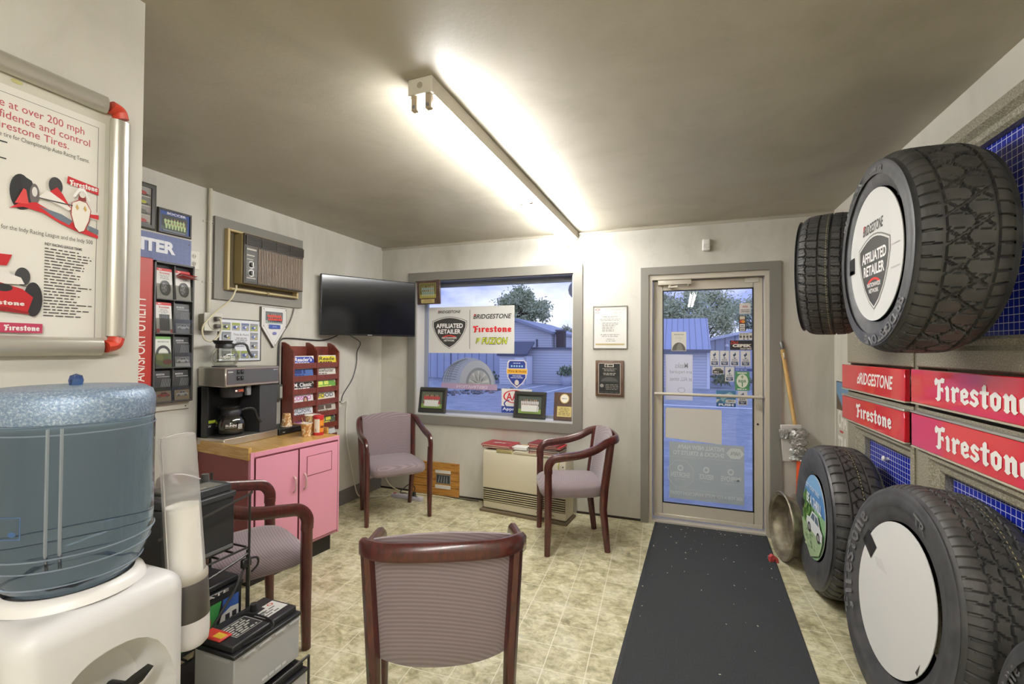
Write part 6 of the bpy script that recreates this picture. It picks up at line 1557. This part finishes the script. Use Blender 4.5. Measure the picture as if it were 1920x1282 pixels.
# cup dispenser on the cooler's flank
t = thing('cup_dispenser', 'clear tube cup dispenser fixed to the side of the water cooler', 'cup dispenser', (-1.155, .818, .665), 0)
t.rotation_euler = (A(2.5), A(-3.2), 0)
q = MB(); M_TUBEP = veil('e6e3e0', .32); q.lathe([(.0415, .165), (.0405, .30), (.0385, .515), (.0375, .525), (.034, .527), (0, .528)], M_TUBEP, 40); q.build('clear_tube', t)
q = MB(); q.tube([(.0, -.0385, .52), (0, -.0405, .30), (0, -.042, .17)], .0016, mat('c9c5c0', .4), 6); q.tube([(0, -.0375, .525), (.0, 0, .5285), (0, .0375, .525)], .0016, mat('c9c5c0', .4), 6); q.build('tube_seam', t)
q = MB(); q.lathe([(.0425, .16), (.046, .165), (.0465, .178), (.0425, .185)], mat('c9c2b4', .3, alpha=.7), 40); q.build('clear_collar', t)
q = MB(); q.lathe([(.041, .068), (.0445, .072), (.0455, .16), (.042, .166)], mat('4a4643', .4), 40); q.box(.02, -.046, .085, .028, -.036, .125, M_STEEL, .003, 1); q.build('dark_band', t)
q = MB(); q.lathe([(.0, .002), (.03, .0), (.038, .008), (.0415, .03), (.0435, .07)], mat('d9d5d6', .35), 40); q.build('end_cap', t)
t = thing('cup_stack', 'stack of white cone cups inside the clear dispenser tube', 'cups', (-1.155, .818, .665), 0)
t.rotation_euler = (A(2.5), A(-3.2), 0)
q = MB(); prof = [(.018, .168)]
for i in range(26): z = .172+i*.0066; prof += [(.0355, z), (.0362, z+.002), (.0345, z+.0045)]
prof += [(.0345, .350), (.030, .342), (.0, .30)]
q.lathe(prof, mat('f0ede4', .6), 32); q.build('stacked_rims', t); q = MB(); q.lathe([(.034, .346), (.0362, .348), (.0362, .351), (.034, .352)], mat('e2dfd6', .6), 32); q.build('top_rim', t)

# ================================================================== CAR BATTERIES
def battery(label, x0, y0, z0, x1, y1, z1, case, cover, draw=None, cap=None, knob=None):
    w, d, h = y1-y0, x1-x0, z1-z0        # long side along Y; front faces +X
    t = thing('car_battery', label, 'battery', (x1, (y0+y1)/2, z0), PI/2, 'car batteries')
    q = MB(); q.box(-w/2, 0, 0, w/2, d, h*.82, case, .004, 1); q.build('case', t)
    q = MB(); q.box(-w/2-.004, -.004, h*.80, w/2+.004, d+.004, h*.88, cover, .003, 1); q.box(-w/2+.004, .012, h*.88, w/2-.004, d-.006, h, cover, .004, 1); q.build('lid', t)
    if draw: draw(t, w, d, h)
    for x, c in knob or ():
        q = MB(); q.cyl((x, d*.72, h), (x, d*.72, h+.026), .0145, c, 14, r1=.0135); q.build('terminal', t)
    return t
grey = mat('aeaeb0', .4, name='grey_battery_case'); blk = mat('232325', .4, name='black_battery_case')
def lidprint(t, items, h, name='lid_label'):
    p = Pic(0)
    for f in items: f(p)
    o = p.build(name, t); o.rotation_euler = (-PI/2, 0, 0); o.location = (0, 0, h+.0006); return o
def dg(t, w, d, h):
    def a(p): p.rect(-.095, .045, .01, .135, 'c9c7bf'); p.rect(-.093, .047, .008, .133, '2b2b2c'); p.lines(-.09, .05, .005, .13, 6, 'bdbbb2', .55, 5)
    def b(p): p.poly([(.02, .045), (.125, .045), (.125, .125), (.075, .125), (.075, .105), (.02, .10)], 'cfcdc8'); p.lines(.03, .05, .11, .095, 3, '6b6a68', .5, 6); p.ring(.10, .11, .012, .01, .4, 'b5503c', 12); p.rects([(.03+k*.004, .075, .032+k*.004, .095) for k in range(7)], '3a3a3a')
    lidprint(t, [a, b], h)
    q = MB(); q.box(-w/2+.002, .07, h, -w/2+.05, d-.02, h+.010, mat('c23a34', .4), .004, 1); q.box(-w/2+.01, .075, h+.010, -w/2+.035, .115, h+.011, mat('d8b23a', .4)); q.build('red_cap', t)
    q = MB(); q.tube(catmull([(-.10, .01, h*.93), (.0, .004, h*.90), (.02, .012, h+.004), (.02, d*.7, h+.006), (-.02, d*.9, h+.004)], 6), .004, blk, 6); q.build('carry_handle', t)
    q = MB()
    for k in range(4): x = -w/2+.03+k*.066; q.box(x, -.004, h*.735, x+.05, .0, h*.775, mat('b9b9bb', .35), .001, 1)
    q.box(-w/2-.003, .02, h*.735, -w/2, d-.05, h*.775, mat('b9b9bb', .35)); q.build('grip_lug', t)
    p = Pic(-.0005); p.rect(-w/2+.005, .0, -w/2+.006, .01, 'aeaeb0'); p.lines(-.03, .015, .12, .028, 1, 'd9d9da', .7, 3); p.build('side_marks', t)
battery('large grey battery with a printed black lid and red cap, on the rack front', -1.575, 1.128, .215, -1.388, 1.408, .412, grey, blk, dg, knob=((.05, blk),))
def d2(t, w, d, h):
    p = Pic(-.0005); p.poly([(-w/2+.005, .02), (.02, .02), (.045, .125), (-w/2+.005, .125)], '3f8f4a'); p.lines(-.055, .085, .025, .112, 1, 'c2463c', .9, 3); p.lines(-.06, .05, .02, .078, 1, 'c2463c', .9, 5); p.poly([(.047, .07), (.115, .07), (.115, .125), (.05, .125)], '3a5fa8'); p.poly([(.03, .02), (.115, .02), (.115, .08), (.08, .085), (.045, .07)], 'dcdad4'); p.rects([(.06, .03, .078, .065), (.088, .03, .106, .065)], '39383a'); p.build('front_label', t)
    p = Pic(-.0048); p.text('STATE', -.07, h*.81, .07, h*.87, 'cfcdc8', .02); p.build('lettering', t)
    lidprint(t, [lambda p: p.rect(-.09, .05, .04, .10, '2a2a2c'), lambda p: p.lines(-.085, .055, .035, .095, 2, 'bdbbb6', .5, 8)], h)
    q = MB(); q.box(-w/2+.02, d*.6, h, -w/2+.06, d-.01, h+.03, mat('b02f30', .35), .005, 1); q.build('red_cap', t)
battery('black battery with a green and blue front label on the middle shelf', -1.78, 1.07, .346, -1.60, 1.33, .532, blk, blk, d2)
def d3(t, w, d, h):
    lidprint(t, [lambda p: p.rect(-.10, .02, .10, .10, '6e6c66'), lambda p: p.lines(-.09, .03, .06, .09, 3, 'a9a69e', .4, 4)], h)
    q = MB(); q.box(-.09, .06, h, .0, .15, h+.014, mat('4a4a48', .5), .004, 1); q.build('vent_cap', t)
    q = MB(); q.box(-w/2+.01, -.006, .012, w/2-.01, 0, .022, mat('6b6b6c', .4)); q.build('base_lip', t)
battery('dusty black battery on the top shelf of the rack', -1.775, 1.03, .646, -1.60, 1.293, .895, mat('2a2b2d', .45), mat('353638', .5), d3, knob=((.105, mat('4b4a48', .5)),))
def d4(t, w, d, h):
    p = Pic(-.0005); p.rect(.0, .02, .10, .11, '4f9a48'); p.rect(.104, .02, .13, .11, 'c9c7c2'); p.build('front_label', t)
    lidprint(t, [lambda p: p.rect(-.05, .06, .1, .10, '2b2b2c')], h)
battery('bottom grey battery with a green label under the large grey one', -1.560, 1.085, .012, -1.366, 1.425, .190, grey, blk, d4)
def d5(t, w, d, h): p = Pic(-.0005); p.rect(-w/2+.02, .04, .1, .10, '2f5c40'); p.lines(-w/2+.03, .05, .09, .09, 2, 'a9b8a6', .4, 4); p.build('front_label', t)
battery('dark battery with a green stripe at the back of the lowest shelf', -1.79, 1.06, .012, -1.61, 1.33, .20, blk, blk, d5)
t = thing('battery_rack', 'black wire display rack holding the car batteries', 'rack', (-1.69, 1.18, 0), 0)
wr = mat('3a3836', .35, .3)
for x in (-.105, .098):
    for y in (-.185, .165): q = MB(); q.cyl((x, y, 0), (x, y, .90 if x < 0 else .62), .005, wr, 8); q.build('post', t)
for z in (.335, .635):
    q = MB()
    for k in range(7): yy = -.18+k*.056; q.cyl((-.105, yy, z), (.098, yy, z), .004, wr, 6)
    for x in (-.105, .098): q.cyl((x, -.185, z-.006), (x, .165, z-.006), .004, wr, 6)
    q.build('shelf_grid', t)
q = MB(); q.tube(catmull([(.118, .155, .36), (.118, .155, .60), (.118, .155, .825), (.118, .145, .84), (.118, -.10, .80), (.118, -.18, .79)], 6), .0045, wr, 8); q.tube(catmull([(.10, .165, .62), (.118, .13, .61), (.118, -.18, .56)], 4), .0045, wr, 8); q.tube([(.10, .160, .575), (.115, .10, .50), (.115, -.06, .33)], .0045, wr, 8); q.build('guard_wire', t)
q = MB(); q.box(.10, .13, .56, .118, .17, .595, M_BLACK, .004, 1); q.tube(catmull([(.11, .16, .59), (.115, .195, .58), (.112, .20, .55), (.108, .175, .53)], 5), .004, M_BLACK, 6); q.build('clip', t)
q = MB()
for y in (-.06, .22):
    q.box(.11, y-.006, .0, .318, y+.006, .21, wr) if False else q.cyl((.115, y, .200), (.318, y, .200), .005, wr, 8)
for x in (.115, .318):
    for y in (-.105, .26): q.cyl((x, y, 0), (x, y, .204), .005, wr, 8)
q.cyl((.318, -.105, .203), (.318, .26, .203), .005, wr, 8); q.cyl((.115, -.105, .203), (.115, .26, .203), .005, wr, 8); q.build('front_tier', t)

# ================================================================== OUTSIDE
def gz(y): return -.06-.0125*max(0, y-4.2)
k = NT('wet_asphalt'); f = k.noise(k.mapping(), 3.0, 6, .65); f2 = k.noise(k.mapping(), 40, 3, .7)
c = k.ramp(f, [(.3, '737983'), (.6, '9096a0'), (.8, 'b4b9c2')]); c = k.mix(k.ramp(f2, [(.5, '000000'), (.75, '909090')]), c, 'bfc3cb'); k.col(c); k.rough(.7)
q = MB(); Y0, Y1 = BK+TH, 60
q.add([(-40, Y0, gz(Y0)), (30, Y0, gz(Y0)), (30, Y1, gz(Y1)), (-40, Y1, gz(Y1))], [(0, 1, 2, 3)], k.m); o = q.build('ground'); struct(o)
q = MB()
for (x0, y0, x1, y1) in ((-6.2, 17, -5.9, 21), (-4.9, 16, -4.55, 20.5), (-3.6, 17, -3.2, 21), (-.5, 14, 3.4, 14.25)):
    q.add([(x0, y0, gz(y0)+.006), (x0+.14 if x1-x0 < 1 else x1, y0, gz(y0)+.006), (x1, y1, gz(y1)+.006), (x1-.14 if x1-x0 < 1 else x0, y1, gz(y1)+.006)], [(0, 1, 2, 3)], mat('d6d8de', .6))
o = q.build('parking_lines'); tag(o, 'painted white bay lines on the car park outside', 'marking')
def siding(name, c, pitch, vertical=False, ax=0):
    k = NT(name); s = k.sep(k.mapping()); src = s[ax] if vertical else s[2]
    f = k.math('FRACT', k.math('DIVIDE', k.math('ADD', src, 20), pitch)); d = k.math('GREATER_THAN', f, .86)
    dark = tuple(v*.55 for v in lin(c)[:3])+(1,)
    k.col(k.mix(d, c, dark)); k.rough(.6); return k.m
M_SID = siding('white_siding', 'cdd0da', .13); M_BAT = siding('pale_metal_wall', 'a9b1c6', .45, True); M_ROOF = siding('blue_grey_metal_roof', '98a0bb', .26, True); M_EAVE = mat('5c6274', .6)
YB_ = 24.0
gb = gz(YB_)-.02
t = thing('outbuilding', 'long pale building with a sloping roof seen through the window', 'building', (-11, YB_, gb), 0, 'buildings outside')
q = MB(); q.prism([(-4.5, 0), (4.55, 0), (4.45, 2.62), (2.4, 3.35), (-4.5, 3.8)], 0, 7, M_SID); q.build('wall', t)
q = MB(); q.prism([(-4.7, 3.72), (2.5, 3.30), (4.6, 2.58), (4.6, 2.70), (2.5, 3.46), (-4.7, 3.9)], -.35, 7.2, mat('8f96aa', .5)); q.build('roof', t)
q = MB(); q.box(-4.4, -.05, .05, 2.0, 0, 1.9, M_BAT); q.box(-1.6, -.09, 0, -1.55, -.05, 2.2, M_EAVE); q.build('lower_cladding', t)
q = MB(); q.box(3.6, -.04, 1.9, 3.7, 0, 2.3, M_EAVE); q.box(3.62, -.1, 1.7, 3.68, -.04, 1.95, M_EAVE); q.build('wall_light', t)
t = thing('chimney', 'dark brick chimney at the end of the sloping roof', 'chimney', (-6.12, YB_+.3, 1.4), 0)
q = MB(); q.box(-.24, 0, 0, .2, .5, 1.02, mat('4a4046', .8)); q.build('stack', t); q = MB(); q.box(-.28, -.04, 1.02, .24, .54, 1.1, mat('6b6670', .7)); q.build('cap', t)
t = thing('outbuilding', 'low white sided wing with a flat roof at the right of the window', 'building', (-6.0, YB_-2.0, gb), 0, 'buildings outside')
q = MB(); q.box(-2.3, 0, 0, 1.5, 1.5, 1.76, M_SID); q.build('wall', t); q = MB(); q.box(-2.35, -.12, 1.76, 1.55, 1.6, 1.85, M_EAVE); q.build('roof', t)
t = thing('entry_porch', 'small white entry porch with a dark roof and a door, by the low wing', 'porch', (-7.5, YB_-3.25, gb), 0)
q = MB(); q.box(-.75, 0, 0, .55, 1.2, 1.42, M_SID); q.build('wall', t)
q = MB(); q.prism([(0, 0), (0, .1), (1.25, .72), (1.25, .62)], -.85, .68, mat('4d5264', .7), T=Matrix(((0, 1, 0, 0), (1, 0, 0, -.12), (0, 0, 1, 1.42), (0, 0, 0, 1)))); q.build('roof', t)
q = MB(); q.box(.56, .15, .02, .60, 1.0, 1.36, mat('dfe2ea', .5)); q.box(.05, -.03, .02, .5, 0, 1.36, mat('e2e5ec', .5)); q.box(.17, -.04, .62, .36, -.03, 1.2, mat('6d7894', .3)); q.build('door', t)
def plant(label, loc, s, name='shrub', pot=False):
    t = thing(name, label, 'plant', loc, 0, 'plants outside'); rg = random.Random(int(abs(loc[0])*90))
    if pot: q = MB(); q.lathe([(0, 0), (.16*s, 0), (.24*s, .2*s), (.25*s, .38*s), (.2*s, .44*s), (.22*s, .5*s), (.18*s, .5*s)], mat('b9bdca', .6), 20); q.build('pot', t)
    q = MB(); g = [mat('5a6a4e', .8), mat('46543f', .8), mat('6f7f5e', .8)]
    for _ in range(160):
        a, b, r = rg.uniform(0, 2*PI), rg.uniform(-.2, 1.2), rg.uniform(.2, 1)*.42*s
        c = Vector((r*math.cos(a)*math.cos(b), r*math.sin(a)*math.cos(b), (.5*s if pot else .22*s)+r*math.sin(b)*.9)); u = Vector((rg.gauss(0, 1), rg.gauss(0, 1), rg.gauss(0, 1))).normalized()*.09*s; v = u.orthogonal().normalized()*.04*s
        q.add([c-u, c+v, c+u, c-v], [(0, 1, 2, 3)], rg.choice(g))
    q.build('foliage', t)
    return t
plant('potted shrub in front of the low wing, right side of the window view', (-5.05, YB_-2.7, gb), 1.15, 'potted_shrub', True)
plant('shrub beside the entry porch', (-9.0, YB_-2.6, gb), 1.1); plant('low shrub at the foot of the pale building wall', (-10.6, YB_-1.2, gb), .9)
plant('small yellow green plant in the gravel bed', (-8.6, 14.2, gz(14.2)), .5)
q = MB(); q.box(-1.0, -.1, 0, 1.0, .1, .18, mat('4a4c54', .8), .03, 2); tag(q.build('curb_timber', None, loc=(-8.3, 12.6, gz(12.6)), rz=.05), 'dark timber kerb lying in the car park outside', 'kerb')
q = MB(); rg = random.Random(8)
for _ in range(500):
    x, y = rg.uniform(-9.2, -6.5), rg.uniform(13, 22); s = rg.uniform(.03, .09)
    if abs((y-13.0)-(x+9.2)*1.3) > 1.3: continue
    q.ball((x, y, gz(y)+s*.3), (s, s, s*.7), rg.choice([mat('6b6a6c', .8), mat('85807c', .8), mat('54565c', .8)]), 6)
o = q.build('gravel_bed'); tag(o, 'strip of loose gravel stones in the car park', 'gravel', None, 'stuff')
# buildings beyond the door
YD = 22.0; gd_ = gz(YD)-.02
t = thing('outbuilding', 'white sided building with a blue metal roof, left half of the door view', 'building', (-2.2, YD, gd_), 0, 'buildings outside')
q = MB(); q.box(-1.9, 0, 0, 3.38, 2.2, 1.72, M_SID); q.box(3.30, -.03, 0, 3.42, .03, 1.72, mat('dfe2ea', .5)); q.build('wall', t)
q = MB(); q.prism([(0, 0), (0, .08), (2.7, 1.62), (2.7, 1.5)], -2.1, 3.45, M_ROOF, T=Matrix(((0, 1, 0, 0), (1, 0, 0, -.35), (0, 0, 1, 1.68), (0, 0, 0, 1)))); q.box(-2.1, -.37, 1.62, 3.45, -.33, 1.76, M_EAVE); q.build('roof', t)
q = MB(); q.box(.6, -.04, .0, 1.5, 0, 1.5, mat('c4c9d6', .5)); q.build('door', t)
t = thing('outbuilding', 'pale metal clad gabled building at the right of the door view', 'building', (2.78, YD+3.2, gd_-.05), 0, 'buildings outside')
q = MB(); q.prism([(-1.5, 0), (4.5, 0), (4.5, 2.9), (2.2, 3.1), (-1.5, 2.25)], 0, 4, M_BAT); q.build('wall', t)
q = MB(); q.prism([(-1.75, 2.17), (2.2, 3.08), (4.7, 2.88), (4.7, 3.0), (2.2, 3.22), (-1.75, 2.30)], -.3, 4.2, mat('c9cedc', .5)); q.build('roof', t)
q = MB(); q.box(.9, -.03, 1.85, 1.5, 0, 2.4, mat('d9dce6', .5)); [q.ball((x, -.1, 2.0), .09, mat('e2e4ea', .4), 8) for x in (-.6, 1.75)]; q.build('wall_fittings', t)
plant('row of low bushes at the foot of the gabled building', (1.75, YD+.9, gd_), 1.2); plant('small bush at the gabled building, further right', (2.7, YD+1.0, gd_), 1.0)
def leafmat(c0, c1):
    k = NT('leaves'); f = k.noise(k.mapping(), 2.5, 3); k.col(k.ramp(f, [(.35, c0), (.65, c1)])); k.rough(.8); return k.m
LM = leafmat('98a27c', 'c2c7a4'); LM2 = leafmat('8d9479', 'b6b897')
M_BARK = mat('5c5550', .9, name='bark')
def tree(label, loc, H, crown, n, lm, seed, leaf=.2, trunk=.22, conifer=False):
    t = thing('tree', label, 'tree', loc, 0, 'trees outside'); rg = random.Random(seed)
    cz = crown[0]; rx, rz = crown[1], crown[2]
    q = MB(); q.tube(catmull([(0, 0, 0), (.1, 0, H*.3), (0, .1, H*.6), (.1, 0, H*.9)], 4), [trunk*(1-.85*i/12) for i in range(13)], M_BARK, 8)
    tips = []
    for i in range(26 if not conifer else 18):
        a = rg.uniform(0, 2*PI); z0 = rg.uniform(H*.25, H*.75)
        if conifer: z1 = z0+.1; r = rx*(1-(z0/H))*1.2+.2
        else: z1 = cz+rz*rg.uniform(-.7, .75); r = rx*rg.uniform(.35, .9)*math.sqrt(max(.05, 1-((z1-cz)/rz)**2))
        p1 = Vector((r*math.cos(a), r*math.sin(a)*.8, z1)); q.tube(catmull([(0, 0, z0), (p1.x*.4, p1.y*.4, z0+(z1-z0)*.6), tuple(p1)], 3), [.06, .055, .045, .04, .03, .02, .012], M_BARK, 5); tips.append(p1)
    q.build('trunk', t)
    q = MB(); V = []; F = []
    per = n//len(tips)
    extra = []
    for _ in range(22):
        a, b = rg.uniform(0, 2*PI), rg.uniform(-1, 1); s_ = math.sqrt(1-b*b)
        if not conifer: extra.append(Vector((rx*s_*math.cos(a)*.85, rx*.8*s_*math.sin(a)*.85, cz+rz*b*.85)))
    for tp in tips+extra:
        cr_ = rg.uniform(.55, 1.0)*(rx*.30 if not conifer else .45)
        for _ in range(per):
            c = tp+Vector((rg.gauss(0, 1)*cr_*.6, rg.gauss(0, 1)*cr_*.6, rg.gauss(0, 1)*cr_*.5)); u = Vector((rg.gauss(0, 1), rg.gauss(0, 1), rg.gauss(0, 1))).normalized(); v = u.orthogonal().normalized(); s_ = leaf*rg.uniform(.6, 1.2)
            b = len(V); V += [c-u*s_, c+v*s_*.45, c+u*s_, c-v*s_*.45]; F.append((b, b+1, b+2, b+3))
    q.add(V, F, lm); q.build('foliage', t); return t
tree('tall leafy tree above the long building in the window view', (-11.9, 35, gz(35)), 6.3, (5.0, 1.95, 1.9), 5600, LM, 3, .14)
tree('dark evergreen at the right edge of the window view', (-8.55, 36, gz(36)), 4.4, (2.6, .8, 1.6), 1500, LM2, 5, .16, .1, True)
tree('smaller evergreen next to the dark one, right edge of the window view', (-7.95, 38, gz(38)), 4.6, (2.6, .8, 1.6), 1500, LM2, 6, .16, .1, True)
tree('wide spreading tree above the metal roof in the door view', (1.3, 33, gz(33)), 5.6, (4.3, 2.8, 1.55), 4600, LM, 9, .13, .22)
tree('second broad tree at the left of the door view', (-1.6, 37, gz(37)), 6.0, (4.6, 1.9, 1.5), 2800, LM2, 10, .15, .2)
tree('thin tree at the far right of the door view', (5.1, 36, gz(36)), 5.4, (4.2, 1.2, 1.4), 1300, LM2, 12, .14, .14)
